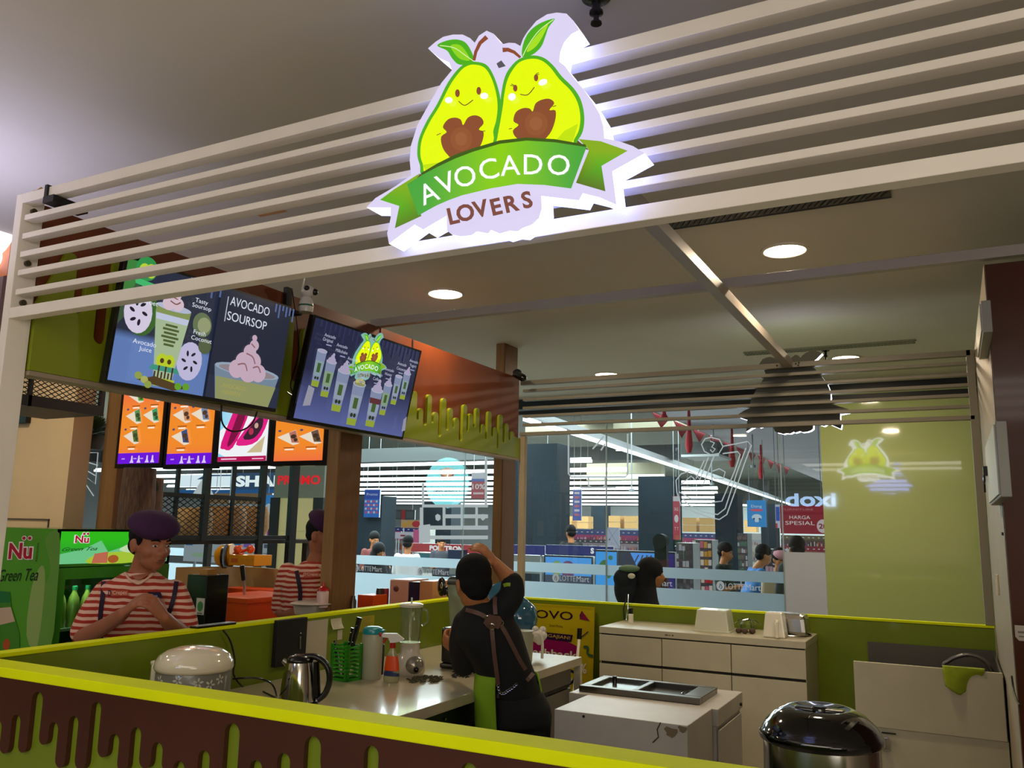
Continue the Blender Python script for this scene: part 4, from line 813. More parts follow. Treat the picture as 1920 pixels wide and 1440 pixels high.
for k, (a, z) in enumerate(((-1.75, .14), (-1.45, .12), (-1.15, .145), (-.9, .11), (-.62, .135), (-.3, .125), (-1.3, .09), (-.75, .08), (0.0, .14), (-2.05, .12))):
    for j in range(5):
        b = j*1.2566+k; rad = .016; da = rad*math.cos(b)/rr; dz = rad*math.sin(b)
        P = []
        for q_ in range(8): th = q_*math.pi/4; ex = .008*math.cos(th); ey = .0042*math.sin(th); ux = (ex*math.cos(b)-ey*math.sin(b)); uz = (ex*math.sin(b)+ey*math.cos(b)); an = a+da*.75+ux/rr; P.append(c+Vector((math.cos(an)*(rr+.0012), math.sin(an)*(rr+.0012), z+dz*.75+uz)))
        M.add(P, [tuple(range(8))])
M.build('flower_print', mat('flower_white', '#c9c6b4', .4), parent=t, fix=False)
M = MB(); an = -.72; q = c+Vector((math.cos(an)*rr*.98, math.sin(an)*rr*.98, .05)); R = Matrix.Rotation(an, 3, 'Z'); M.ell(q, (.008, .036, .055), R); M.build('control_panel', BLACK, parent=t, smooth=2)
M = MB(); P = [q+R@Vector((.006, .037*math.cos(k*math.pi/12), .056*math.sin(k*math.pi/12))) for k in range(13)]; M.tube(P, .003, 6); M.build('panel_rim', mat('flower_white', '#c9c6b4', .4), parent=t)
M = MB(); M.tube(catmull([c+Vector((.09, .12, .12)), c+Vector((.17, .16, .125)), c+Vector((.20, .22, .10)), c+Vector((.16, .30, .04)), c+Vector((.08, .38, .008)), c+Vector((-.05, .45, .006))], 6, False), .004, 8); M.build('cable', BLACK, parent=t, smooth=1)
M = MB(); a = [PX(x, y, -2.925) for x, y in ((418, 1182), (428, 1194), (436, 1215), (440, 1240), (438, 1265), (452, 1285), (470, 1300))]; M.tube(catmull(a, 6, False), .004, 8); tag(M.build('cable', BLACK, smooth=1), 'black cable running down the inside of the side wall by the rice cooker', 'cable')
# kettle
c = Vector((-2.475, 2.88, CT)); t = thing('electric_kettle', 'shiny steel kettle with a thick black handle', 'kettle', c)
M = MB(); M.lathe(c, [(.078, .012), (.076, .03), (.066, .12), (.055, .17)], 40); M.build('body', mat('kettle_steel', '#d2cfc8', .07, metal=1), parent=t, smooth=1)
M = MB(); M.lathe(c, [(.085, 0), (.086, .008), (.078, .014)], 36); M.build('base', BLACK, parent=t, smooth=1)
d = Vector((.90, .42, 0)).normalized()
M = MB(); M.lathe(c+Vector((0, 0, .168)), [(.056, 0), (.055, .01), (.045, .022), (.02, .030), (.001, .031)], 32); M.build('lid', BLACK, parent=t, smooth=2)
M = MB(); M.tube(catmull([c+d*.02+Vector((0, 0, .190)), c+d*.07+Vector((0, 0, .188)), c+d*.115+Vector((0, 0, .155)), c+d*.13+Vector((0, 0, .10)), c+d*.115+Vector((0, 0, .045)), c+d*.085+Vector((0, 0, .018))], 5, False), [(.013, .017)]*26, 12); M.tube([c+d*.066+Vector((0, 0, .17)), c+d*.078+Vector((0, 0, .03))], [(.014, .02), (.016, .022)], 10); M.build('handle', BLACK, parent=t, smooth=1)
M = MB(); M.tube([c-d*.045+Vector((0, 0, .155)), c-d*.072+Vector((0, 0, .172))], [.018, .010], 12); M.build('spout', mat('kettle_steel', '#d2cfc8', .07, metal=1), parent=t, smooth=1)
# switch box and papers on the inside of the side wall
t = thing('black_junction_box', 'flat black box fixed to the inside of the side wall', 'box', (-2.91, 3.3, .93)); a = PX(518, 1160, -2.925); b = PX(573, 1158, -2.925)
M = MB(); M.box((-2.94, a.y, .93), (-2.91, b.y, 1.148)); M.build('body', BLACKM, parent=t, bevel=.003); M = MB(); M.tube([(-2.908, b.y-.05, 1.06), (-2.905, b.y-.05, 1.0)], .004, 8); M.ell((-2.908, b.y-.05, 1.075), .005); M.build('catch', STEEL, parent=t)
def paper(x0, x1, y0, y1, col, name, label, lines=True, X=-2.9385, curl=0):
    a = PX(x0, y0, X); b = PX(x1, y0, X); c_ = PX(x0, y1, X); zt = min(a.z, 1.13); wd = b.y-a.y; h = zt-c_.z
    A = Art(lambda x, y: Vector((X+curl*(1-y)*(1-y), a.y+x*wd, c_.z+y*h)), (1, 0, 0), .0005); A.rect(0, 0, 1, 1, col, 6)
    if lines:
        for i in range(7): A.rect(.1, .85-i*.12, .85-.1*(i % 3), .87-i*.12, '#6b6250')
    tag(A.build(name, PAINT, fix=False), label, 'paper')
paper(576, 615, 1165, 1245, '#b5ab94', 'wall_paper_sheet', 'large pale sheet of paper taped to the side wall beside the black box', False)
paper(620, 640, 1161, 1180, '#c4bda0', 'wall_note', 'small curled paper note above the green basket', True, curl=.02)
paper(673, 702, 1157, 1185, '#a39a1c', 'wall_note', 'yellow handwritten note on the side wall behind the jug', True)
paper(633, 642, 1182, 1200, '#b5b09a', 'wall_note', 'narrow paper strip hanging just behind the knives', False)
# cutlery basket with knives
c = Vector((-2.66, 3.43, CT)); t = thing('cutlery_basket', 'slotted bright green plastic basket holding knives', 'basket', c)
GRN = mat('green_plastic', '#2f8f1c', .35, coat=.3); M = MB(); w_, d_, h_ = .115, .10, .17; R = Matrix.Rotation(math.radians(-8), 3, 'Z')
for k in range(4):
    nx, ny = ((0, -1), (1, 0), (0, 1), (-1, 0))[k]; L = w_ if nx == 0 else d_; off = (d_ if nx == 0 else w_)/2
    tx, ty = -ny, nx
    def seg(a0, a1, z0, z1):
        p0 = Vector((nx*off+tx*a0, ny*off+ty*a0, z0)); p1 = Vector((nx*(off-.004)+tx*a1, ny*(off-.004)+ty*a1, z1))
        V = [R@Vector((min(p0.x, p1.x), min(p0.y, p1.y), z0)), R@Vector((max(p0.x, p1.x), max(p0.y, p1.y), z1))]
        lo = Vector((min(p0.x, p1.x), min(p0.y, p1.y), z0)); hi = Vector((max(p0.x, p1.x), max(p0.y, p1.y), z1)); M.box(c+lo, c+hi, R, c)
    seg(-L/2, -L/2+.018, 0, h_); seg(L/2-.018, L/2, 0, h_)
    for j in range(9): seg(-L/2, L/2, .004+j*.0185, .013+j*.0185)
M.box(c+Vector((-w_/2, -d_/2, 0)), c+Vector((w_/2, d_/2, .004)), R, c); M.build('basket', GRN, parent=t)
def knife(p0, p1, lh, label, wd=.011, name='kitchen_knife'):
    p0 = Vector(p0); p1 = Vector(p1); d = (p1-p0).normalized(); k = thing(name, label, 'knife', p0, group='knives standing in the green basket')
    M = MB(); M.tube([p1-d*lh, p1-d*lh*.5, p1], [(wd*.8, wd*.55), (wd, wd*.6), (wd*1.1, wd*.6)], 12); M.build('handle', BLACK, parent=k, smooth=1)
    M = MB(); M.tube([p0, p1-d*lh], [(wd*1.2, .0015), (wd*1.7, .0015)], 6); M.build('blade', STEEL, parent=k)
    M = MB(); [M.ell(p1-d*lh*f+Vector((.0, -wd*.62, 0)), .0028) for f in (.25, .75)]; M.build('rivet', CHROME, parent=k)
knife((-2.66, 3.43, .89), (-2.60, 3.44, 1.165), .16, 'large knife with a riveted black handle in the green basket', .014)
knife((-2.69, 3.45, .89), (-2.655, 3.46, 1.11), .09, 'thin knife with a small black handle in the green basket', .008)
knife((-2.67, 3.40, .89), (-2.72, 3.41, 1.05), .05, 'short knife lying low over the left rim of the green basket', .007)
# tall jug with teal lid
c = Vector((-2.575, 3.52, CT)); t = thing('storage_jug', 'tall milky plastic jug with a teal lid', 'jug', c)
M = MB(); M.lathe(c, [(.048, 0), (.052, .008), (.054, .20), (.052, .212)], 4*8, sx=1, sy=.85); M.build('body', mat('milky_jug', '#b5b294', .4, trans=.2), parent=t, smooth=1)
M = MB(); M.lathe(c+Vector((0, 0, .213)), [(.050, 0), (.052, .012), (.047, .026), (.03, .034), (.001, .035)], 32); M.box(c+Vector((.03, -.012, .226)), c+Vector((.066, .012, .234))); M.build('lid', mat('teal_plastic', '#15848a', .3, coat=.4), parent=t, smooth=1)
c = Vector((-2.63, 3.64, CT)); t = thing('syrup_jar', 'dark syrup jar standing behind the milky jug', 'jar', c); M = MB(); M.lathe(c, [(.036, 0), (.037, .14), (.030, .15)], 24); M.build('body', BLACK, parent=t, smooth=1); M = MB(); M.lathe(c+Vector((0, 0, .15)), [(.032, 0), (.032, .03), (.028, .032)], 24); M.build('lid', mat('jar_lid', '#6b6a4c', .3, trans=.4), parent=t, smooth=1)
# spray bottle
c = Vector((-2.44, 3.50, CT)); t = thing('spray_bottle', 'clear window cleaner spray bottle with an orange label and red collar', 'spray bottle', c)
M = MB(); M.lathe(c, [(.038, 0), (.042, .01), (.042, .05), (.036, .09), (.030, .125), (.014, .15), (.012, .16)], 28, sy=.6); M.build('body', mat('clear_liquid_plastic', '#d8d3a2', .12, trans=.6), parent=t, smooth=1)
M = MB(); M.lathe(c, [(.0425, .03), (.0428, .035), (.041, .055)], 28, sy=.61, caps=False); M.build('blue_label', mat('label_blue', '#27345e', .4), parent=t, smooth=1)
M = MB(); M.lathe(c, [(.0412, .055), (.037, .09), (.031, .122)], 28, sy=.62, caps=False); M.build('orange_label', mat('label_orange', '#d64a12', .4), parent=t, smooth=1)
M = MB(); M.cyl(c+Vector((0, 0, .158)), c+Vector((0, 0, .182)), .014, n=18); M.build('collar', mat('red_plastic', '#a80f14', .3, coat=.3), parent=t)
dh = Vector((.62, .3, 0)).normalized(); M = MB(); P = [c+dh*a+Vector((0, 0, z)) for a, z in ((-.055, .215), (-.05, .225), (.02, .226), (.055, .200), (.05, .192), (.012, .183), (-.012, .183), (-.022, .205), (-.05, .207))]
sd = Vector((-dh.y, dh.x, 0))*.011; M.prism([p-sd for p in P], sd*2); M.build('trigger_head', mat('white_plastic', '#d8d2c6', .3, coat=.4), parent=t, bevel=.002)
M = MB(); M.tube([c+dh*-.056+Vector((0, 0, .218)), c+dh*-.066+Vector((0, 0, .218))], .009, 10); M.tube([c+dh*-.03+Vector((0, 0, .206)), c+dh*-.045+Vector((0, 0, .18))], .005, 8); M.build('trigger', mat('red_plastic', '#a80f14', .3), parent=t)
# household blender
c = Vector((-2.50, 3.74, CT)); t = thing('table_blender', 'cream table blender with a tall clear jar', 'blender', c)
CRM = mat('blender_cream', '#c9c0aa', .3, coat=.4)
M = MB(); M.lathe(c, [(.075, 0), (.082, .012), (.082, .05), (.07, .085), (.052, .105), (.05, .15), (.054, .155)], 36, sx=1.0, sy=.9); M.build('base', CRM, parent=t, smooth=1)
M = MB(); M.ell(c+Vector((.05, -.03, .05)), (.045, .05, .045)); M.build('front_panel', mat('panel_silver', '#a8a294', .2, metal=.6), parent=t, smooth=2)
M = MB(); M.ell(c+Vector((.083, -.062, .035)), (.014, .012, .014)); M.build('knob', BLACK, parent=t, smooth=2)
CLR = glassmat('clear_jar_plastic', '#dfe4cf', 2.2, .03, milk=.14, milkcol='#cfd0b4')
M = MB(); M.lathe(c+Vector((0, 0, .155)), [(.046, 0), (.050, .03), (.056, .17), (.058, .175)], 28, caps=False); M.build('jar', CLR, parent=t, smooth=1)
M = MB(); M.lathe(c+Vector((0, 0, .33)), [(.060, 0), (.061, .012), (.05, .018), (.001, .019)], 28); M.build('lid', mat('pale_lid', '#bdb9a4', .3), parent=t, smooth=1)
M = MB(); M.cyl(c+Vector((.0, 0, .18)), c+Vector((0, 0, .375)), .0045, n=10); M.build('stirrer', mat('pale_lid', '#bdb9a4', .3), parent=t)
M = MB(); M.tube(catmull([c+Vector((.05, .02, .32)), c+Vector((.075, .03, .31)), c+Vector((.08, .03, .26)), c+Vector((.055, .02, .24))], 5, False), .006, 8); M.build('handle', CLR, parent=t, smooth=1)
# dark leaves / cloths in front
random.seed(5)
for nm, lab, cc, nn, colr in (('tea_leaf_heap', 'heap of dried olive coloured leaves on the worktop before the blender', (-2.33, 3.62), 90, '#3d3a1e'), ('dark_grounds', 'black crumpled film lying beside the dried leaves', (-2.24, 3.86), 36, '#0e0d0b')):
    M = MB()
    for i in range(nn):
        a = random.uniform(0, 6.28); rr_ = random.random()**.6; p = Vector((cc[0]+.07*rr_*math.cos(a), cc[1]+.10*rr_*math.sin(a), CT+.002+.012*(1-rr_)*random.random()))
        b = random.uniform(0, 3.14); l = random.uniform(.015, .035); q = Vector((math.cos(b)*l, math.sin(b)*l, random.uniform(0, .006))); M.tube([p, p+q*.5+Vector((0, 0, .004)), p+q], [.002, .0045, .001], 5)
    tag(M.build(nm, mat(nm, colr, .7)), lab, 'leaves' if nn > 50 else 'film', kind='stuff')
# power blender with square jar
c = Vector((-2.36, 4.06, CT)); t = thing('power_blender', 'big black power blender with a square clear jar and black side handle', 'blender', c)
M = MB(); M.box(c+Vector((-.10, -.10, 0)), c+Vector((.10, .11, .03))); M.box(c+Vector((-.095, -.095, .03)), c+Vector((.095, .105, .21))); M.build('base', BLACK, parent=t, bevel=.012)
M = MB(); M.box(c+Vector((-.02, -.101, .13)), c+Vector((.05, -.096, .19))); M.build('control_panel', mat('blender_panel', '#585853', .25, metal=.5), parent=t)
M = MB(); tapered(M, c+Vector((0, 0, .21)), .13, .13, .165, .165, .255); M.build('jar', glassmat('frosty_jar', '#d5dccb', 1.6, .08, milk=.68, milkcol='#b9bfa2'), parent=t, bevel=.012)
M = MB(); tapered(M, c+Vector((0, 0, .43)), .172, .172, .15, .15, .045); M.build('lid', mat('smoky_lid', '#3a3a3a', .25, coat=.5), parent=t, bevel=.012)
M = MB(); a = [W(x, y, 4.62) for x, y in ((826, 1093), (840, 1108), (851, 1130), (862, 1160), (872, 1185))]; a = [W(830, 1110, 4.62)]+a[1:]; M.tube(catmull(a, 5, False), [(.022-.0005*k, .012) for k in range(21)], 12); M.ell(W(828, 1100, 4.62), (.042, .014, .052), Matrix.Rotation(-.5, 3, 'Z')); M.build('handle', BLACK, parent=t, smooth=1)
M = MB(); M.ell(W(828, 1098, 4.595), (.015, .005, .018), Matrix.Rotation(-.5, 3, 'Z')); M.build('badge', CHROME, parent=t, smooth=2)
# water bottle lying on its stand, jugs and poster
ax = Vector((.86, -.12, -.50)).normalized(); c = Vector((-2.60, 4.72, 1.17)); t = thing('water_bottle', 'large blue water bottle tipped on its side by the barista', 'water bottle', (-2.55, 4.72, CT))
BLU = glassmat('blue_water_plastic', '#3f86a8', 2.0, .05, milk=.5, milkcol='#4f92ac'); R = ax.to_track_quat('Z', 'Y').to_matrix()
c = W(958, 1148, 5.15); M = MB(); M.lathe(c, [(.10, -.17), (.118, -.155), (.12, -.06), (.113, -.05), (.12, -.04), (.12, .05), (.113, .06), (.12, .07), (.115, .11), (.07, .16), (.03, .185), (.028, .23)], 36, R=R); M.build('body', BLU, parent=t, smooth=1)
M = MB(); e = c+ax*.235; M.ell(e+Vector((.0, 0, -.005)), (.045, .045, .04), None, 14, 8); [M.ell(e+Vector((.035*math.cos(k), .02*math.sin(k*2), .035*math.sin(k))), .022, None, 8, 6) for k in range(6)]; M.build('white_wrap', mat('white_cloth', '#cfc8ba', .8), parent=t, smooth=2)
M = MB(); M.box((c.x-.12, c.y-.10, CT), (c.x+.08, c.y+.08, c.z-.13)); M.build('stand', mat('stand_grey', '#77786c', .5), parent=t, bevel=.005)
c = Vector((-2.17, 4.38, CT)); t = thing('measuring_jug', 'milky measuring jug with a large handle at the end of the worktop', 'jug', c)
M = MB(); M.lathe(c, [(.045, 0), (.048, .01), (.056, .17), (.058, .175)], 28); M.build('body', mat('milky_jug', '#b5b294', .4, trans=.2), parent=t, smooth=1)
M = MB(); M.tube(catmull([c+Vector((.05, .0, .165)), c+Vector((.085, .02, .160)), c+Vector((.10, .03, .12)), c+Vector((.10, .03, .03))], 5, False), .008, 8); M.build('handle', PLASTICW, parent=t, smooth=1)
# poster leaning on the rear wall
t = thing('yellow_poster', 'yellow advertising board leaning on the rear wall', 'poster', (-2.6, 5.8, .0))
a = PY(987, 1129, 5.84); b = PY(1113, 1139, 5.84); wd = b.x-a.x; zt = b.z; hh = .86
mpz = lambda x, y: Vector((a.x+x*wd, 5.80+.06*(zt-(1-y)*hh)/zt, zt-(1-y)*hh))
M = MB(); P = [mpz(0, 0), mpz(1, 0), mpz(1, 1), mpz(.06, 1), mpz(0, .93)]; M.prism([p+Vector((0, .002, 0)) for p in P], (0, .01, 0)); M.build('board', mat('poster_board', '#a08a10', .5), parent=t)
A = Art(mpz, (0, -1, 0), .0005); A.poly([(0, 0), (1, 0), (1, 1), (.06, 1), (0, .93)], '#b09c0c')
fnp = A.fn; A.fn = lambda x, y: fnp(x, 1-(1-y)*.74)
A.poly([(.0, .36), (.78, .36), (.80, .55), (.55, .625), (0, .62)], '#8a0a50'); A.poly([(0, .0), (.62, 0), (.72, .2), (.5, .36), (.25, .36), (0, .2)], '#b5aa92'); A.stroke([(.6, .30), (.74, .27), (.72, .18), (.6, .12)], .03, '#1c1840', 4)
A.text('OVO', .41, .885, .095, '#2e0c24', bold=.012, width=.56); A.text('Smart Points.', .45, .765, .028, '#2e0c24'); A.poly([(0, .62), (.68, .60), (.70, .68), (0, .69)], '#2a0c36'); A.text('HABIS GAJIAN!', .36, .647, .036, '#c9a428', rot=-.03, width=.60)
A.text('cashback', .40, .46, .085, '#d8cdb8', bold=.02, width=.74); A.text('%', .86, .33, .11, '#d8cdb8', bold=.02); A.text('60', .62, .30, .11, '#d8cdb8', bold=.02) if False else None
A.poly([(.82, .955), (.94, .845), (.79, .86)], '#7a0c3a'); A.poly([(.82, .955), (.80, .86), (.79, .9)], '#20104a'); A.stroke([(.82, .66), (.92, .73)], .012, '#20104a'); A.stroke([(.86, .56), (.92, .56), (.92, .49), (1.0, .47)], .03, '#3a5a3a', 4); A.stroke([(.08, .98), (.5, .99), (.95, .985)], .004, '#8a7a0a')
A.build('print', GLOSSP, parent=t, fix=False)
t = thing('squeegee', 'white rod with a black grip leaning against the poster', 'squeegee', PY(1072, 1320, 5.3)); a = PY(1087, 1178, 5.6); b = PY(1086, 1198, 5.6); c = PY(1077, 1292, 5.3); c2 = b+(c-b)*2.6
M = MB(); M.tube([b, c2], .011, 12); M.build('rod', PLASTICW, parent=t, smooth=1); M = MB(); M.tube([a, b], .017, 12); M.build('grip', BLACK, parent=t, smooth=1)
# flat things on the side wall ledge
t = thing('tablet_phone', 'black phone lying on the ledge of the side wall', 'phone', (-2.97, 2.86, 1.15)); M = MB(); a = PZ(400, 1180, 1.152); b = PZ(468, 1172, 1.152); M.box((-2.995, a.y-.02, 1.1502), (-2.945, b.y, 1.160)); M.build('body', BLACK, parent=t, bevel=.002)
# ================================================================== neighbouring kiosk, left
NG = mat('fridge_green', '#38861f', .25, coat=.5, noise=.1, nscale=2)
fx0, fx1, fy0, fy1 = -4.95, -4.2, 2.92, 3.66
fz = PX(108, 992, fx1).z
fz = PY(108, 992, fy0).z
t = thing('drinks_fridge', 'green drinks fridge with a lit picture header left of the worker', 'fridge', ((fx0+fx1)/2, (fy0+fy1)/2, 0))
M = MB(); M.box((fx0, fy0, .05), (fx0+.04, fy1, fz)); M.box((fx0, fy0, .05), (fx1, fy0+.03, fz)); M.box((fx0, fy1-.03, .05), (fx1, fy1, fz)); M.box((fx0, fy0, fz-.02), (fx1, fy1, fz)); M.box((fx0, fy0, .05), (fx1, fy1, .15)); M.box((fx0, fy0+.03, fz-.24), (fx1-.02, fy1-.03, fz-.22)); M.build('casing', NG, parent=t)
hz0 = PX(112, 1058, fx1).z; M = MB(); M.box((fx1-.03, fy0, hz0-.015), (fx1, fy1, fz)); hd = M.build('header', NG, parent=t)
A = Art(lambda x, y: Vector((fx1+.001, fy0+.02+x*(fy1-fy0-.04), hz0+y*(fz-.012-hz0))), (1, 0, 0), .0004); g0, g1 = srgb('#2fbf1a'), srgb('#2a8a3a')
A.rect(0, 0, 1, 1, lambda x, y: tuple(g1[i]+(g0[i]-g1[i])*min(1, y*1.3) for i in range(3)), 8)
A.poly([(.0, .0), (0, .3), (.2, .45), (.35, .72), (.42, .35), (.55, .5), (.62, .2), (1, .45), (1, 0)], '#6fc98a', 0); A.poly([(.25, .0), (.30, .25), (.5, .35), (.7, .3), (.7, 0)], '#a8c838', 3); A.poly([(.28, .0), (.30, .3), (.42, .36), (.42, 0)], '#c06a50')
A.poly([(.52, .40), (.62, .62), (.80, .80), (.90, .72), (.88, .5), (.7, .3)], '#c4e0b0', 3); A.poly([(.60, .45), (.66, .6), (.74, .62), (.78, .45), (.70, .32)], '#e8d8e4'); A.ellp(.93, .68, .035, .12, '#e0563a'); A.ellp(.47, .12, .05, .13, '#a85a28'); A.text('Nu', .70, .50, .16, '#c01840', bold=.04, width=.06)

for c_, b_, r_ in (('#f4e8ec', .075, .014), ('#b01634', .03, .010)):
    A.text('Nu', .175, .76, .23, c_, bold=b_, width=.118+(b_ > .05)*.014)
    for dx in (.012, .044): A.ellp(.175+dx, .93, r_, r_*4.2, c_); A.text('Green Tea', .17, .46, .12, '#1c4a24', rot=.05, shear=.3, width=.30)
A.build('lit_picture', artmat('fridge_glow', .9, .2), parent=hd, fix=False)
A = Art(lambda x, y: Vector((fx0+x, fy0-.001, y)), (0, -1, 0), .0004); A.rect(0, .05, fx1-fx0, fz, '#4c8f22', 1)
def at_(x, y): p = PY(x, y, fy0-.001); return p.x-fx0, p.z
def ptxt(s_, x, y, hpx, col, rot=0, bold=0, width=None, shear=0):
    u, v = at_(x, y); k = abs(at_(x, y-hpx/2)[1]-at_(x, y+hpx/2)[1]); A.text(s_, u, v, k, col, rot, bold, width=width, shear=shear)
A.poly([at_(*p) for p in ((60, 1215), (75, 1120), (95, 1070), (85, 1010), (112, 1000), (108, 1100), (95, 1215))], '#5f8f3a', 3)
A.poly([at_(*p) for p in ((70, 1215), (85, 1090), (78, 1060), (60, 1100), (50, 1190))], '#86a05a', 3)

for c_, b_, r_ in (('#e8e0e0', .075, 4.6), ('#a01830', .03, 3.2)):
    u0 = abs(at_(40, 1028)[0]-at_(60, 1028)[0])*2.2; ptxt('Nu', 39, 1033, 30, c_, .04, b_, u0+(b_ > .05)*.02)
    for x_ in (46, 57): c0 = at_(x_, 1009); A.ellp(c0[0], c0[1], abs(at_(x_+r_, 1009)[0]-c0[0]), abs(at_(x_, 1009+r_)[1]-c0[1]), c_)
ptxt('Green Tea', 36, 1078, 24, '#12280c', .06, 0, .34, .35); ptxt('INDONESIA', 71, 1035, 5, '#1c4414', 1.57)
A.poly([at_(*p) for p in ((0, 1108), (20, 1112), (22, 1135), (30, 1160), (38, 1215), (-20, 1215), (-20, 1108))], '#3c7a1e', 2); A.poly([at_(*p) for p in ((0, 1108), (20, 1110), (21, 1130), (0, 1130))], '#1d6a34'); A.poly([at_(*p) for p in ((0, 1140), (22, 1138), (30, 1165), (0, 1172))], '#b7a08a'); A.ellp(*at_(14, 1208), .03, .03, '#a04a20')
A.build('side_print', GLOSSP, parent=t, fix=False)
M = MB(); ya, yb = fy0+.0, fy1; z0, z1 = .15, hz0-.02
for a, b in (((ya, z0), (ya+.07, z1)), ((yb-.05, z0), (yb, z1)), ((ya+.07, z1-.06), (yb-.05, z1)), ((ya+.07, z0), (yb-.05, z0+.08))): M.box((fx1-.025, a[0], a[1]), (fx1+.005, b[0], b[1]))
dd = M.build('door_frame', NG, parent=t)
M = MB(); M.box((fx1-.012, ya+.07, z0+.08), (fx1-.008, yb-.05, z1-.06)); M.build('door_glass', glassmat('fridge_glass', '#d8f0e4', 1, .02), parent=t)
for k, z in enumerate((.45, .76, 1.02)): M = MB(); M.box((fx0+.05, fy0+.04, z), (fx1-.04, fy1-.04, z+.015)); M.build('shelf', mat('shelf_wire', '#9aa084', .4), parent=t)
M = MB(); M.box((fx1-.05, fy0+.035, .2), (fx1-.035, fy0+.045, hz0-.05)); M.build('light_tube', mat('fridge_tube', '#ffffff', .4, emit=5, ecol='#d8ffe8'), parent=t)
area('fridge_lamp', (fx1-.07, (fy0+fy1)/2, hz0-.035), .5, 2.5, (.85, 1, .92), rot=(0, math.radians(-12), math.radians(90)), sy=.04)
labs = ['first green tea bottle on the upper fridge shelf', 'second green tea bottle on the upper fridge shelf', 'third green tea bottle on the upper fridge shelf', 'fourth green tea bottle on the upper fridge shelf', 'fifth green tea bottle on the upper fridge shelf', 'sixth green tea bottle on the upper fridge shelf']
def bottle(c, label, body, cap, group, h=.2):
    t = thing('drink_bottle', label, 'bottle', c, group=group); M = MB(); M.lathe(c, [(.030, 0), (.032, .01), (.032, h*.55), (.026, h*.7), (.012, h*.85), (.012, h*.9)], 16); M.build('body', body, parent=t, smooth=1)
    M = MB(); M.lathe(Vector(c)+Vector((0, 0, h*.9)), [(.014, 0), (.014, h*.09), (.010, h*.1)], 12); M.build('cap', cap, parent=t, smooth=1); return t
b0 = None
for i in range(6):
    c = (fx1-.09, fy0+.12+i*.08, 1.036)
    if b0 is None: b0 = bottle(c, labs[0], mat('tea_green', '#8a8f3c', .15, coat=.5), mat('cap_green', '#12603a', .3), 'green tea bottles in the fridge', .215)
    else: b = copy_tree(b0); b.location = c; b['label'] = labs[i]
b0 = None
for i in range(6):
    c = (fx1-.08, fy0+.10+i*.085, .777)
    if b0 is None: b0 = bottle(c, 'first blue capped water bottle on the lower fridge shelf', mat('water_blue', '#7f9fd8', .1, trans=.3), mat('cap_blue', '#2a3f9a', .3), 'water bottles in the fridge', .18)
    else: b = copy_tree(b0); b.location = c; b['label'] = ['', 'second', 'third', 'fourth', 'fifth', 'sixth'][i]+' blue capped water bottle on the lower fridge shelf'
# hanging mesh frame above
def meshpanel(M, o, u, v, W_, H_, step, r):
    o = Vector(o); u = Vector(u); v = Vector(v); nu = int(W_/step)
    k = -int(H_/step*2)
    L = []
    for i in range(k-1, nu+int(H_/(step*.5))+2):
        for s_ in (1, -1):
            # line x = i*step + s*2*y  clipped to the panel
            pts = []
            x0 = i*step; y = 0; ts = []
            for yy in (0, H_): xx = x0+s_*1.7*yy; ts.append((xx, yy))
            (xa, ya), (xb, yb) = ts
            if xa > xb: xa, ya, xb, yb = xb, yb, xa, ya
            if xb < 0 or xa > W_: continue
            if xa < 0: f = (0-xa)/(xb-xa); ya = ya+(yb-ya)*f; xa = 0
            if xb > W_: f = (W_-xa)/(xb-xa); yb = ya+(yb-ya)*f; xb = W_
            if abs(xb-xa) < 1e-4: continue
            M.tube([o+u*xa+v*ya, o+u*xb+v*yb], r, 4, caps=False)
XH = -4.45
a = PX(18, 705, XH); b = PX(195, 728, XH); zt, zb_ = (a.z+b.z)/2, PX(105, 768, XH).z
t = thing('hanging_mesh_frame', 'black hanging frame with diamond mesh above the drinks fridge', 'frame', (XH, (a.y+b.y)/2, zb_))
M = MB(); y0, y1 = a.y-.15, b.y-.01
M.box((XH-.03, y0, zt), (XH, y1, zt+.022)); M.box((XH-.5, y0, zb_), (XH, y1, zb_+.06)); M.box((XH-.03, y1, zb_), (XH, y1+.025, zt+.022)); q = PX(60, 720, XH); M.box((XH-.02, q.y-.01, zb_), (XH, q.y+.01, zt)); M.build('frame', BLACKM, parent=t)
M = MB(); M.box((XH-.6, y0, 2.60), (XH+.02, y1+.02, 2.64)); 
M = MB(); meshpanel(M, (XH-.012, y0, zb_+.06), (0, 1, 0), (0, 0, 1), y1-y0, zt-zb_-.06, .045, .0028); M.build('diamond_mesh', BLACKM, parent=t)
M = MB(); [M.box((XH-.02, y_, zt+.02), (XH-.005, y_+.015, CEIL-.001)) for y_ in (y0+.1, y1-.03)]; M.build('hanger', BLACKM, parent=t)
M = MB(); a = PY(20, 766, 3.79); b = PY(55, 793, 3.79); M.box((a.x-.3, 3.76, b.z), (b.x, 3.80, a.z+.02)); tag(M.build('black_wall_frame', BLACKM), 'black rectangular frame on the beige wall at the left edge', 'frame')
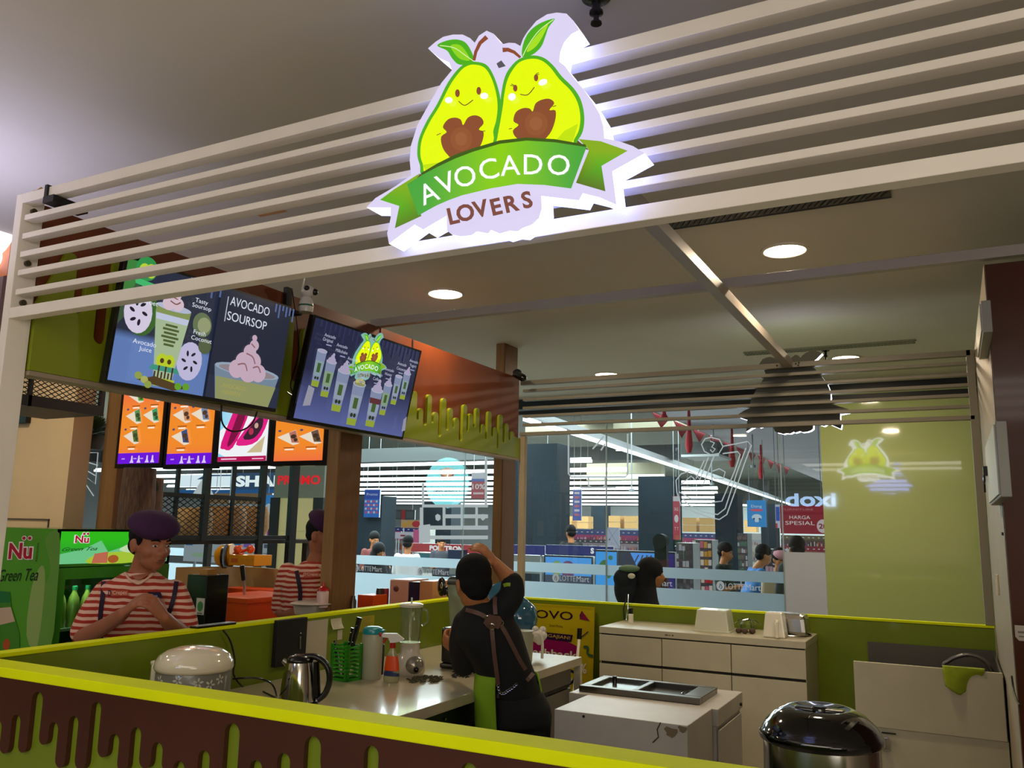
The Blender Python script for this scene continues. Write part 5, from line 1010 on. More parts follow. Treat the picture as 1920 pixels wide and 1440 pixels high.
# beige wall
b = PY(132, 850, 3.8); BEI = mat('beige_wall', '#dcc298', .7, noise=.06, nscale=3)
M = MB(); M.box((-6.2, 3.8, 0), (b.x, 3.95, CEIL-.001)); tag(M.build('wall_left', BEI), kind='structure')
M = MB(); q = PY(4, 942, 3.797); M.box((q.x-.1, 3.785, q.z-.04), (q.x+.012, 3.80, q.z+.04)); t = tag(M.build('wall_thermostat', mat('teal_screen', '#1f7a78', .3)), 'small teal panel on the beige wall at the left edge', 'panel')
M = MB(); q0 = PY(-10, 972, 3.796); q1 = PY(92, 978, 3.796); M.box((q0.x, 3.792, q0.z-.006), (q1.x, 3.80, q0.z+.004)); M.box((q1.x-.01, 3.792, .8), (q1.x, 3.80, q0.z)); tag(M.build('trim_30', mat('dark_joint2', '#5a4a3a', .6)), kind='structure')
# plant and hanging items behind the fridge
def leafy(c, r, n, label, name='potted_plant', h=.15, pot=True, col='#2d3a1c'):
    t = thing(name, label, 'plant', c)
    if pot: M = MB(); M.lathe(c, [(r*.5, 0), (r*.62, h)], 20); M.build('pot', mat('dark_pot', '#2c2622', .6), parent=t, smooth=1)
    M = MB(); random.seed(int(abs(c[0])*100))
    for i in range(n):
        a = random.uniform(0, 6.28); e = random.uniform(-.2, 1.3); d = Vector((math.cos(a)*math.cos(e), math.sin(a)*math.cos(e), math.sin(e)))*r*random.uniform(.5, 1.1)
        p = Vector(c)+Vector((0, 0, h if pot else 0)); s_ = d.cross(Vector((0, 0, 1))).normalized()*r*.12; M.add([p+d*.3-s_*.3, p+d*.7-s_, p+d, p+d*.7+s_], [(0, 1, 2, 3)])
    M.build('leaves', mat('leaf_'+col, col, .5), parent=t, fix=False); return t
q = W(160, 843, 7.2); pp_ = leafy(q, .26, 120, 'dark leafy plant high behind the mesh frame beside the beige wall', h=.12); M = MB(); M.cyl((q.x, q.y, q.z+.1), (q.x, q.y, CEIL-.001), .004, n=6); M.build('hanger', BLACKM, parent=pp_)
# ------------------------------------------------------------------ mesh partition on the far side of the kiosk
XM = -5.6
def yz(x, y): p = PX(x, y, XM); return p.y, p.z
t = thing('mesh_partition', 'black metal frame partition with diamond mesh behind the worker', 'partition', (XM, 4.8, 0))
ys = [yz(255, 950)[0], yz(327, 950)[0], yz(381, 950)[0], yz(433, 950)[0], yz(487, 950)[0]]
zt, zm, zb_ = yz(360, 868)[1]+.1, yz(345, 929)[1], yz(380, 1008)[1]
M = MB()
ya, yb = ys[0], ys[-1]
for y_ in (ys[0], ys[2], ys[-1]): M.box((XM, y_-.03, zb_-.03), (XM+.04, y_+.03, zt))
for y_ in (ys[1], ys[3]): M.box((XM, y_-.015, zm if False else zb_), (XM+.025, y_+.015, zt))
for z in (zm, zb_): M.box((XM, ya, z-.018), (XM+.035, yb+.35*(z == zb_), z+.018))
M.box((XM, ya, zt-.03), (XM+.04, yb, zt)); M.build('frame', BLACKM, parent=t)
M = MB(); meshpanel(M, (XM+.01, ya, zb_), (0, 1, 0), (0, 0, 1), yb-ya, zm-zb_, .075, .004); M.build('diamond_mesh', BLACKM, parent=t)
M = MB(); [M.box((XM, y_-.03, 0), (XM+.04, y_+.03, zb_-.03)) for y_ in (ya, yb)]; M.build('leg', BLACKM, parent=t)
M = MB(); a = PX(548, 900, XM); M.box((XM, a.y-.045, 0), (XM+.05, a.y+.045, 2.35)); tag(M.build('black_post', BLACKM), 'tall black post in front of the PROMO board', 'post')
WK = mat('wicker', '#c08a4c', .7, noise=.45, nscale=40, stretch=(1, 1, 3), bump=.6, bscale=90); WK2 = mat('wicker_light', '#e0b878', .7, noise=.4, nscale=40, stretch=(1, 1, 3), bump=.6, bscale=90); WK3 = mat('bark_wood', '#6b5040', .8, noise=.6, nscale=18, stretch=(6, 6, .6), bump=.8)
for lab, x, y, d, r, h, m_ in (('dark bark-covered trunk standing left of the mesh partition', 252, 995, 6.6, .11, .42, WK3), ('second bark trunk standing just inside the mesh partition', 276, 995, 7.0, .09, .40, WK3), ('pale yellow wicker basket behind the mesh', 360, 985, 7.0, .17, .27, WK2), ('brown wicker basket behind the right half of the mesh', 412, 1004, 7.2, .24, .30, WK), ('low wicker tray behind the mesh next to the pale basket', 340, 1006, 7.4, .20, .14, WK), ('brown wicker hamper at the right end of the mesh', 462, 1004, 7.6, .22, .32, WK)):
    c = PX(x, y, XM-.12-r-{252: -.9, 276: -.35, 360: 0, 412: .35, 340: 1.05, 462: .60}[x]); 
    if 'trunk' not in lab: c.z = PX(380, 1008, XM-.3).z-.015
    M = MB(); prof = [(r*.8, 0), (r, h*.3), (r*.98, h*.8), (r*.9, h)] if 'trunk' not in lab else [(r*1.1, -c.z), (r, -.2), (r*1.05, h*.5), (r*.95, h)]
    M.lathe(c, prof, 24); tag(M.build('wicker_basket' if 'trunk' not in lab else 'bark_trunk', m_, smooth=1), lab, 'basket' if 'trunk' not in lab else 'trunk')
q = PX(380, 1008, XM-.3); dt = thing('display_table', 'dark display table carrying the wicker baskets', 'table', (XM-.8, q.y, 0)); M = MB(); M.box((XM-1.6, q.y-1.1, q.z-.05), (XM-.06, q.y+1.3, q.z-.015)); M.build('table_top', mat('table_dark', '#3a2c20', .6), parent=dt)
for dx, dy in ((-1.5, -1.0), (-.15, -1.0), (-1.5, 1.2), (-.15, 1.2)): M = MB(); M.box((XM+dx-.03, q.y+dy-.03, 0), (XM+dx+.03, q.y+dy+.03, q.z-.05)); M.build('leg', mat('table_dark', '#3a2c20', .6), parent=dt)

c = W(255, 888, 6.2); hpl = leafy(c, .16, 60, 'dark green leafy branch hanging beside the orange menu boards', 'hanging_plant', pot=False, col='#24382a')
c = W(300, 900, 6.0)
M = MB(); P = [W(x, y, 6.1) for x, y in ((256, 888), (262, 884), (275, 893), (288, 905), (290, 920))]; M.tube(catmull(P, 4, False), [(.025, .008)]*17, 8); M.build('long_leaf', mat('leaf_#24382a', '#24382a', .5), parent=hpl, smooth=1); M = MB(); M.cyl(W(255, 888, 6.2), (W(255, 888, 6.2).x, W(255, 888, 6.2).y, CEIL-.001), .004, n=6); M.build('hanger', BLACKM, parent=hpl)
# white papers / notices below partition
A = Art(frame((0, 0, 0), (0, 1, 0), (0, 0, 1)), (1, 0, 0)); XN = XM+.0
# ------------------------------------------------------------------ kiosk counters
t = thing('cream_counter_screen', 'curved cream screen behind the black dispenser', 'counter', (-4.6, 4.6, 0))
a = W(330, 1064, 6.1); b = W(528, 1060, 6.1); n_ = 10; M = MB(); P = []
for i in range(n_+1): f = i/n_; p = a.lerp(b, f); P.append(Vector((p.x-.12*math.sin(f*3.14), p.y+.25*math.sin(f*3.14), p.z)))
P2 = P+[p+Vector((-.03, .04, 0)) for p in reversed(P)]; M.prism([Vector((p.x, p.y, 0)) for p in P2], (0, 0, a.z)); M.build('screen', mat('cream_panel', '#b79c66', .35, coat=.4), parent=t, smooth=1)
t = thing('orange_counter', 'bright orange counter block in front of the cream screen', 'counter', (-4.0, 4.2, 0)); ORG = mat('orange_laminate', '#d8480c', .4)
a = W(402, 1118, 5.3); b = W(497, 1124, 5.3); zt = a.z
M = MB(); M.box((a.x-.1, a.y, 0), (b.x, a.y+.5, zt)); M.build('block', ORG, parent=t, bevel=.004)
M = MB(); M.box((a.x-.11, a.y-.01, zt-.03), (b.x+.01, a.y+.51, zt+.001)); M.build('top', ORG, parent=t, bevel=.003)
t = thing('orange_counter', 'taller orange counter behind the half hidden worker', 'counter', (-3.9, 4.9, 0)); a2 = W(400, 1103, 5.9); b2 = W(600, 1106, 5.9)
M = MB(); M.box((a2.x, a2.y+.1, 0), (min(b2.x, -3.3), a2.y+.3, a2.z)); M.build('block', ORG, parent=t)
c = W(378, 1182, 4.75); c.z = 0; zt = W(378, 1078, 4.75).z; t = thing('black_dispenser', 'tall black dispenser with a small green sticker', 'dispenser', c)
M = MB(); M.box((c.x-.08, c.y-.06, 0), (c.x+.08, c.y+.1, zt)); M.build('body', BLACK, parent=t, bevel=.006)
M = MB(); M.box((c.x-.03, c.y-.02, zt), (c.x+.03, c.y+.05, zt+.03)); M.build('cap', mat('cap_tan', '#a8783a', .5), parent=t)
A = Art(frame((c.x+.04, c.y-.061, zt-.17), (1, 0, 0), (0, 0, 1)), (0, -1, 0)); A.rect(-.032, -.045, .032, .045, '#b9b5a6'); A.ellp(0, 0, .022, .028, '#3a7a44'); A.rect(-.02, -.04, .02, -.034, '#4a4a44'); A.build('sticker', PAINT, parent=t, fix=False)
p = W(457, 1120, 5.45); t = thing('cleaver', 'knife with a black handle standing upright in the orange counter', 'knife', p); zz = W(457, 1118, 5.45).z
M = MB(); M.tube([W(454, 1060, 5.45), W(457, 1088, 5.45)], [(.013, .018), (.012, .016)], 10); M.build('handle', BLACK, parent=t, smooth=1); M = MB(); M.tube([W(457, 1088, 5.45), W(459, 1124, 5.45)], [(.004, .012), (.004, .014)], 8); M.build('blade', STEEL, parent=t)
YEL = mat('yellow_plastic', '#e09a10', .35, coat=.3); ORR = mat('orange_plastic', '#e0501a', .35, coat=.3)
c = W(455, 1060, 6.3); t = thing('toy_dispenser', 'yellow and orange drum machine with a yellow box', 'machine', c)
M = MB(); q = W(468, 1060, 6.2); M.box((q.x-.13, q.y-.08, q.z), (q.x+.12, q.y+.1, W(468, 1040, 6.2).z)); bo = M.build('box', YEL, parent=t, bevel=.004)
A = Art(frame((q.x-.07, q.y-.082, q.z+.035), (1, 0, 0), (0, 0, 1)), (0, -1, 0)); A.rect(-.035, -.015, .03, .015, '#d0641a'); [A.rect(.06+k*.05, .005, .085+k*.05, .012, '#b8862a') for k in range(3)]; A.build('label', PAINT, parent=t, fix=False)
M = MB(); p0, p1 = W(407, 1045, 6.4), W(438, 1040, 6.4); M.tube([p0, p0.lerp(p1, .3), p1], [.06, .085, .085], 20); M.build('drum', YEL, parent=t, smooth=1)
M = MB(); M.tube([W(420, 1043, 6.3), W(424, 1043, 6.3)], .09, 20); M.build('black_band', BLACK, parent=t, smooth=1)
M = MB(); [M.tube([W(438, 1040, 6.3), W(x, y, 6.2)], .012, 8) for x, y in ((452, 1024), (470, 1028), (434, 1056), (455, 1040))]; M.ell(W(470, 1030, 6.2), .03); M.ell(W(446, 1030, 6.2), .03); M.build('orange_spokes', ORR, parent=t, smooth=1)
# things on the kiosk side ledge beyond the wall
sh = thing('kiosk_shelf', 'narrow shelf on the far side of the low wall', 'shelf', (-3.2, 4.9, 0)); M = MB(); M.box((-3.75, 4.42, 1.0), (-3.16, 5.55, 1.03)); M.box((-3.16, 4.08, 1.0), (-3.05, 5.55, 1.03)); M.build('board', mat('shelf_tan', '#8a7a60', .5), parent=sh); M = MB(); M.box((-3.72, 4.45, 0), (-3.68, 5.5, 1.0)); M.build('leg', mat('shelf_tan', '#8a7a60', .5), parent=sh); M = MB(); M.box((-3.12, 4.45, 0), (-3.08, 5.5, 1.0)); M.build('leg', mat('shelf_tan', '#8a7a60', .5), parent=sh)
p = PX(770, 1140, -3.30); c = Vector((-3.30, p.y, 1.031)); zt = PX(760, 1087, -3.3).z
t = thing('capsule_coffee_maker', 'salmon pink box-shaped coffee machine with a dark centre strip', 'coffee machine', c); PNK = mat('salmon_pink', '#d39a84', .35, coat=.3); TAN = mat('salmon_tan', '#c98a5c', .4)
xa = PY(730, 1110, c.y-.1).x; xb = PY(766, 1110, c.y-.1).x; xc = PY(786, 1110, c.y-.1).x; xd = PY(812, 1110, c.y-.1).x
M = MB(); M.box((xa, c.y-.1, 1.031), (xb, c.y+.15, zt)); M.build('body', PNK, parent=t, bevel=.008); M = MB(); M.box((xb, c.y-.1, 1.031), (xc, c.y+.15, zt-.01)); M.build('dark_strip', mat('navy_plastic', '#141a38', .3, coat=.4), parent=t); M = MB(); M.box((xc, c.y-.1, 1.031), (xd, c.y+.15, zt)); M.build('side', TAN, parent=t, bevel=.006)
M = MB(); M.ell(((xa+.055), c.y-.103, zt-.06), (.022, .006, .020)); M.build('button', mat('pink_dark', '#6a3c34', .3), parent=t, smooth=2)
p = PX(688, 1148, -3.3); x0 = PY(670, 1130, p.y).x; x1 = PY(699, 1130, p.y).x; zt = PY(688, 1116, p.y).z
M = MB(); M.box((x0, p.y, 1.031), (x1, p.y+.15, zt)); M.color('#e8d8c8'); tag(M.build('orange_box', ORG, bevel=.002), 'bright orange box behind the low wall right of the pillar', 'box')
for x, cc, lab, nm in ((711, '#2c201c', 'dark brown canister between the orange box and the red canister', 'canister'), (722, '#8a1024', 'red canister touching the pink coffee machine', 'canister')): q = PX(x, 1130, -3.3); zt = PX(x, 1103, -3.3).z; M = MB(); M.lathe((q.x, q.y, 1.031), [(.022, 0), (.023, zt-1.05), (.02, zt-1.031)], 18); tag(M.build(nm, mat(nm+cc, cc, .4), smooth=1), lab, 'canister')
q = PX(662, 1140, -3.10); zt = PX(662, 1117, -3.10).z; M = MB(); M.lathe((q.x, q.y, 1.031), [(.018, 0), (.018, zt-1.06), (.01, zt-1.045), (.01, zt-1.031)], 16); tag(M.build('sauce_bottle', mat('dark_sauce', '#3a2c1c', .3, coat=.4), smooth=1), 'small dark bottle against the right side of the wooden pillar', 'bottle')
# bowl and bottle before the second worker
c = W(585, 1150, 4.75); t = thing('food_container', 'stack of pale food boxes with a thin lid in front of the half hidden worker', 'food box', c)
c = W(585, 1152, 4.75); M = MB(); tapered(M, (c.x, c.y, c.z), .15, .12, .17, .14, .055); M.build('box', mat('pale_grey_box', '#a59c90', .4), parent=t, bevel=.004); M = MB(); M.lathe((c.x, c.y, c.z+.056), [(.115, 0), (.125, .006), (.10, .014), (.001, .016)], 32); M.build('lid', mat('pale_lid2', '#c4b8a8', .35), parent=t, smooth=1)
M = MB(); tapered(M, (c.x, c.y, 1.155), .14, .11, .15, .12, max(.02, c.z-1.157)); M.build('lower_box', mat('pale_grey_box', '#a59c90', .4), parent=t)
c = W(603, 1160, 4.7); zt = W(603, 1098, 4.7).z; c.z = 1.152; t = thing('squeeze_bottle', 'white squeeze bottle with a red nozzle by the pillar', 'bottle', c); M = MB(); M.lathe(c, [(.032, 0), (.034, .01), (.034, zt-.035-c.z), (.03, zt-.03-c.z)], 20); M.build('body', mat('squeeze_white', '#c9a8a0', .4), parent=t, smooth=1); M = MB(); M.lathe((c.x, c.y, zt-.03), [(.035, 0), (.03, .012), (.008, .025), (.004, .05)], 20); M.build('nozzle', mat('red_plastic', '#a80f14', .3), parent=t, smooth=1)
# ================================================================== supermarket behind the glass
SW = mat('shop_white_wall', '#dfe6e6', .8); SLATEC = mat('slate_column', '#1a242b', .75, spec=.2, noise=.15, nscale=1.5)
M = MB(); M.box((-40, 50, 0), (14, 50.2, 3.05)); tag(M.build('wall_far', SW), kind='structure')
M = MB(); M.box((-40, 50, 3.05), (14, 50.2, 5.0)); tag(M.build('wall_plenum', mat('shop_plenum', '#5c5e58', .8)), kind='structure')
M = MB(); M.box((-40, 9.05, 4.6), (14, 50, 4.7)); tag(M.build('ceiling_shop', mat('shop_ceiling', '#55574f', .8)), kind='structure')
M = MB(); M.box((-40, 9.05, 0), (-39.8, 50, 4.6)); tag(M.build('wall_shop_left', SW), kind='structure')
sx = PZ(1415, 850, 3.42).x
M = MB(); M.box((sx, 9.1, 3.42), (3, 34, 3.5)); tag(M.build('ceiling_soffit', mat('soffit_white', '#c9c6d0', .8)), kind='structure')
M = MB(); M.box((seam[-1]+.3, 9.05, 0), (seam[-1]+.4, 14, 3.4)); tag(M.build('wall_shop_right', SW), kind='structure')
M = MB(); M.box((2.9, 9.05, 0), (3.0, 50, 4.6)); tag(M.build('wall_shop_side', SW), kind='structure')
TUBE = mat('shop_tube', '#ffffff', .5, emit=2.2, ecol='#f2f8ff')
rows = [(866, 640, 1108), (884, 640, 1175), (897, 640, 1245), (908, 640, 1330), (918, 640, 1345), (926, 640, 1345), (934, 640, 1345), (941, 640, 1345), (947, 640, 1400), (953, 640, 1445)]
for i, (y, xa, xb) in enumerate(rows):
    q = PZ(1100, y, 3.0)
    if q.y > 49: continue
    a = PY(xa, y, q.y).x-9; b = PY(xb, y, q.y).x
    M = MB(); M.box((a, q.y-.07, 2.99), (b, q.y+.07, 3.05)); M.box((a, q.y-.02, 3.05), (b, q.y+.02, 3.09))
    o = M.build('strip_light', TUBE); H = MB(); [H.box((x_-.004, q.y-.004, 3.09), (x_+.004, q.y+.004, 4.6)) for x_ in (b-1, (a+b)/2, a+1)]; H.build('hanger', mat('rod_white', '#80868a', .5), parent=o)
    tag(o, 'long white strip light running across the shop ceiling, row %s from the glass' % (['nearest', 'second', 'third', 'fourth', 'fifth', 'sixth', 'seventh', 'eighth', 'ninth', 'last'][i]), 'strip light', 'rows of strip lights in the shop')
a, b = PZ(1068, 813, 3.15), PZ(1480, 946, 3.15)
def lineseg(f0, f1): p, q = a.lerp(b, f0), a.lerp(b, f1); return p, q
M = MB(); d = (b-a).normalized(); sd = Vector((-d.y, d.x, 0))*.04
M.prism([a-sd, a+sd, b+sd, b-sd], (0, 0, .05)); tag(M.build('strip_light', TUBE), 'very long diagonal strip light running deep into the shop', 'strip light', 'rows of strip lights in the shop')
for (x0, y0), (x1, y1), lab in (((985, 789), (1010, 797), 'short strip light at the near end of the diagonal row'), ((1015, 799), (1058, 811), 'second short strip light of the diagonal row')):
    p, q = PZ(x0, y0, 3.15), PZ(x1, y1, 3.15); M = MB(); M.prism([p-sd, p+sd, q+sd, q-sd], (0, 0, .05)); tag(M.build('strip_light', TUBE), lab, 'strip light', 'rows of strip lights in the shop')
M = MB(); a0 = PZ(980, 780, 3.2); M.prism([a0-sd*.8+Vector((0, 0, .02)), a0+sd*.8+Vector((0, 0, .02)), b+sd*.8+Vector((0, 0, .06)), b-sd*.8+Vector((0, 0, .06))], (0, 0, .12)); tag(M.build('cable_tray', mat('tray_grey', '#55585a', .5)), 'dark grey tray carrying the diagonal strip light', 'cable tray')
# beams under the shop ceiling
BE = mat('beige_duct', '#7a7662', .7)
for i, (x0, x1, y0, y1, Y, c) in enumerate(((985, 1150, 790, 812, 17, BE), (1043, 1275, 836, 862, 20, mat('grey_duct', '#3f4444', .7)), (1150, 1300, 790, 806, 16, BE), (660, 940, 838, 864, 15.5, mat('grey_duct', '#3f4444', .7)), (1100, 1240, 868, 900, 26, BE))):
    M = MB(); pxbox(M, x0, x1, y0, y1, Y, .4); tag(M.build('ceiling_duct', c), ['beige duct high over the first dark column', 'grey duct over the middle of the shop', 'beige duct right of the longest beam', 'grey duct at the left above the first strip light', 'small beige duct deep in the shop'][i], 'duct')
M = MB(); pxbox(M, 1277, 1345, 828, 851, 14, .8); t = tag(M.build('air_unit', mat('air_unit_grey', '#3a3f3c', .6)), 'dark air conditioning unit hanging from the shop ceiling', 'air conditioner')
M = MB(); pxbox(M, 1277, 1348, 851.5, 856, 13.95, .9); M.build('drip_tray', mat('unit_white', '#c9cfd0', .5), parent=t)
M = MB(); p = PY(1290, 828, 14.2); q = PY(1335, 828, 14.2); [M.cyl((a_.x, 14.3, p.z-.02), (a_.x, 14.3, 4.6), .01, n=6) for a_ in (p, q)]; M.build('hanger', mat('rod_white', '#80868a', .5), parent=t)
for i, (x, y0, y1) in enumerate(((1184, 846, 917), (1410, 800, 872), (1334, 850, 905))):
    M = MB(); p, q = PY(x, y0, 15+i), PY(x, y1, 15+i); M.cyl((p.x, p.y, q.z), (p.x, p.y, 4.6), .012, n=6); M.cyl((p.x, p.y, q.z-.05), (p.x, p.y, q.z), .05, n=10); tag(M.build('hanging_rod', mat('rod_white', '#80868a', .5)), ['thin white rod hanging before the big dark column', 'thin rod hanging under the soffit near the bunting', 'thin rod hanging between the columns'][i], 'rod')
# columns
for x0, x1, y0, Y, lab in ((985, 1043, 832, 14, 'wide dark slate column just right of the thin tan post'), (1197, 1262, 893, 15.5, 'dark slate column behind the woman in a black headscarf'), (1341, 1384, 925, 21, 'dark slate column behind the man in a black shirt'), (1108, 1134, 948, 30, 'narrow far column between the shelves'), (1427, 1455, 945, 25, 'dark column to the left of the big red offer board'), (670, 714, 930, 17, 'dark column carrying a blue banner at the left of the shop'), (790, 845, 940, 24, 'dark column behind the square window decals'), (955, 968, 860, 12.5, 'narrow dark column between the wooden pillar and the tan post')):
    M = MB(); a = PY(x0, 1000, Y); b = PY(x1, 1000, Y); M.box((a.x, Y, 0), (b.x, Y+.6, min(4.59, PY((x0+x1)/2, y0, Y).z))); tag(M.build('column', SLATEC), lab, 'column')
# shelves
def shelf(x0, x1, Y, ytop, bands, label, seed=0):
    """bands: (y_top, y_bottom, colour)"""
    xa, xb = PY(x0, 1000, Y).x, PY(x1, 1000, Y).x; t = thing('shop_shelf', label, 'shelf', ((xa+xb)/2, Y, 0))
    M = MB(); M.box((xa, Y, 0), (xb, Y+.8, PY((x0+x1)/2, ytop, Y).z)); M.build('unit', mat('shelf_unit', '#8a8a86', .6), parent=t)
    A = Art(lambda x, y: Vector((xa+(xb-xa)*(x-x0)/(x1-x0), Y-.005, PY((x0+x1)/2, y, Y).z)), (0, -1, 0), .002); random.seed(seed)
    for k, (ya, yb, c) in enumerate(bands):
        A.rect(x0, ya, x1, yb, c)
        if c in ('goods',): pass
        n = int((x1-x0)/3.2)
        for i in range(n):
            x = x0+(i+random.random()*.6)*(x1-x0)/n; h = (yb-ya)*random.uniform(.3, .75)
            if k % 2: A.rect(x, yb-h, x+1.9, yb-.4, random.choice(('#e8e0e0', '#d02070', '#e89020', '#c8d0e8', '#8040a0', '#d8d8c0', '#404050', '#b03030')))
            elif i % 3 == 0: A.rect(x, (ya+yb)/2-1, x+3.5, (ya+yb)/2+1, '#e8e4f0')
    A.build('goods', artmat('glowing_shelf_goods', .35, .5), parent=t, fix=False); return t  # goods glow on their own to look lit by the shop
shelf(1043, 1200, 24, 993, [(993, 1003, '#27409a'), (1003, 1012, '#c81a78'), (1012, 1018, '#1c1c24'), (1018, 1030, '#b0a0b0'), (1030, 1036, '#c02080'), (1036, 1060, '#807880')], 'shop shelf with blue header and magenta goods left of the slate column', 1)
shelf(1273, 1342, 22, 1000, [(1000, 1009, '#27409a'), (1009, 1022, '#d01c80'), (1022, 1030, '#e8c8c8'), (1030, 1040, '#e09020'), (1040, 1052, '#c03030'), (1052, 1070, '#d8b0a0')], 'shop shelf with blue header and orange goods between two slate columns', 2)
shelf(668, 790, 22, 988, [(988, 996, '#2a3a90'), (996, 1006, '#d8d0e0'), (1006, 1012, '#c81a80'), (1012, 1030, '#a09890'), (1030, 1050, '#b8a8b8')], 'shop shelf with pink price boards at the left of the shop', 3)
shelf(1384, 1428, 27, 1000, [(1000, 1012, '#e8e8e8'), (1012, 1022, '#c8d0d8'), (1022, 1034, '#e8e4d8'), (1034, 1050, '#c8b8a8')], 'white goods shelf behind the man in a blue shirt', 4)
shelf(1464, 1546, 20, 1004, [(1004, 1012, '#7a6a3a'), (1012, 1024, '#5a4038'), (1024, 1034, '#a01830'), (1034, 1048, '#c0a890')], 'shelf of mixed goods below the big red offer board', 5)
# cardboard boxes on top of the shelves
CB = mat('cardboard', '#b8905a', .7, noise=.1, nscale=3); b0 = None; random.seed(3)
for (x0, x1, Y, yb) in ((1045, 1107, 24.2, 992), (1136, 1196, 24.2, 992), (1276, 1340, 22.2, 999), (1386, 1426, 27.2, 999)):
    xa, xb = PY(x0, 990, Y).x, PY(x1, 990, Y).x; zb = PY((x0+x1)/2, yb, Y).z+.02; n = int((xb-xa)/.42)
    for r in range(2):
        for i in range(n):
            c = Vector((xa+(i+.5)*(xb-xa)/n, Y+.25, zb+r*.19))
            if b0 is None:
                M = MB(); M.box(c+Vector((-.185, -.2, 0)), c+Vector((.185, .2, .18))); b0 = M.build('cardboard_box', CB, origin=c); tag(b0, 'brown cardboard box in the double row stacked along the tops of the shop shelves', 'box', 'cardboard boxes on the shop shelves')
            else: o = b0.copy(); COL.objects.link(o); o.location = c
# banners and signs
def banner(x0, x1, y0, y1, Y, name, label, cat, draw, dep=.03, em=.55):
    xa, xb = PY(x0, (y0+y1)/2, Y).x, PY(x1, (y0+y1)/2, Y).x; zt, zb = PY((x0+x1)/2, y0, Y).z, PY((x0+x1)/2, y1, Y).z
    t = thing(name, label, cat, ((xa+xb)/2, Y, zb)); M = MB(); M.box((xa, Y, zb), (xb, Y+dep, zt)); M.build('board', mat('board_white', '#c8ccd0', .5), parent=t)
    A = Art(lambda x, y: Vector((xa+(xb-xa)*x, Y-.003, zb+(zt-zb)*y)), (0, -1, 0), .0015); asp = (xb-xa)/(zt-zb); draw(A, asp); A.build('print', artmat('glowing_board_print%s' % em, em, .5), parent=t, fix=False)  # print glows on its own, also on boards and goods that are no lamps
    M = MB(); w_ = .005; top = 4.6 if Y > 9 else CEIL-.001
    for x in (xa+(xb-xa)*.12, xa+(xb-xa)*.88):
        if zb > 1.25 and zt > 1.95: M.box((x-w_, Y+dep*.3, zt), (x+w_, Y+dep*.3+.01, top))
        else: M.box((x-w_*2, Y+dep*.2, 0), (x+w_*2, Y+dep*.2+.03, zb))
    if zb > .01: M.build('hanger' if zb > 1.25 and zt > 1.95 else 'post', mat('rod_white', '#80868a', .5), parent=t)
    return t
def tx(A, asp, s_, x, y, h, c, w_, **k): A.text(s_, x, y, h, c, width=w_, **k)
def d1(A, s):
    A.rect(0, 0, 1, 1, '#1878e0'); A.rect(0, .65, 1, 1, '#0a4ac0'); tx(A, s, 'Promo', .5, .83, .10, '#e8f0ff', .7)
    for r in range(4):
        for c in range(5): A.rect(.08+c*.18, .14+r*.13, .2+c*.18, .22+r*.13, '#d8d0e8' if (r+c) % 2 else '#e05070')
banner(683, 712, 918, 970, 16.8, 'hanging_banner', 'blue promotional banner hanging on the dark column at the left of the shop', 'banner', d1)
def d2(A, s): A.rect(0, 0, 1, 1, '#2a50c0'); [A.rect(.2, .15+k*.14, .8, .22+k*.14, '#e0d8f0' if k % 2 else '#d05070') for k in range(6)]
banner(1074, 1090, 918, 976, 19, 'hanging_banner', 'narrow blue banner hanging right of the wide slate column', 'banner', d2)
def d3(A, s): A.rect(0, 0, 1, 1, '#c01c3c'); A.rect(.05, .88, .95, .99, '#d8d8e0'); tx(A, s, 'SALE', .5, .70, .08, '#f0e8e8', .6); A.ellp(.5, .48, .3, .09, '#e8e0e8'); tx(A, s, 'T T', .5, .25, .08, '#f0e8e8', .6)
banner(1262, 1275, 930, 1012, 15.3, 'hanging_banner', 'tall red banner on the right edge of the central slate column', 'banner', d3)
def d4(A, s): A.rect(0, 0, 1, 1, '#1e96e8'); A.ellp(.5, .63, .35, .05, '#e05878'); tx(A, s, 'Dang', .5, .76, .10, '#e8f0ff', .55); A.ellp(.5, .36, .26, .12, '#d8ecff'); A.ellp(.35, .3, .06, .04, '#2a4a80'); A.ellp(.65, .3, .06, .04, '#2a4a80'); A.rect(.4, .18, .6, .3, '#d8ecff')
banner(1401, 1437, 938, 988, 17, 'hanging_banner', 'bright blue poster hanging left of the big red offer board', 'banner', d4)
def d5(A, s): A.rect(0, 0, 1, 1, '#98102c'); tx(A, s, 'FURNITURE', .38, .86, .07, '#c88890', .66); tx(A, s, 'HARGA', .42, .58, .13, '#f0e8ea', .44); tx(A, s, 'SPESIAL', .42, .38, .14, '#f0e8ea', .62); A.ellp(.9, .28, .13, .24, '#dcc8cc'); tx(A, s, '20', .9, .28, .18, '#8a1028', .18, bold=.03)
banner(1463, 1552, 948, 1001, 14, 'offer_board', 'big red offer board reading HARGA SPESIAL', 'sign', d5)
def d6(A, s): A.rect(0, 0, 1, 1, '#b01830'); A.rect(0, .72, 1, 1, '#d8dce8'); A.rect(0, .66, 1, .76, '#2a60c0'); tx(A, s, '10%', .5, .46, .20, '#f0e8ec', .85, bold=.02); A.rect(.15, .16, .85, .24, '#e8c8cc')
banner(884, 912, 886, 935, 13.5, 'hanging_banner', 'red 10% offer banner left of the far wooden pillar', 'banner', d6)
def d7(A, s): A.rect(0, 0, 1, 1, '#c8d0e8'); A.rect(.1, .3, .9, .9, '#3a5ac0'); A.rect(0, 0, .4, .2, '#d03050')
banner(1454, 1463, 946, 990, 14.2, 'hanging_banner', 'thin white and blue banner against the left edge of the big red offer board', 'banner', d7)
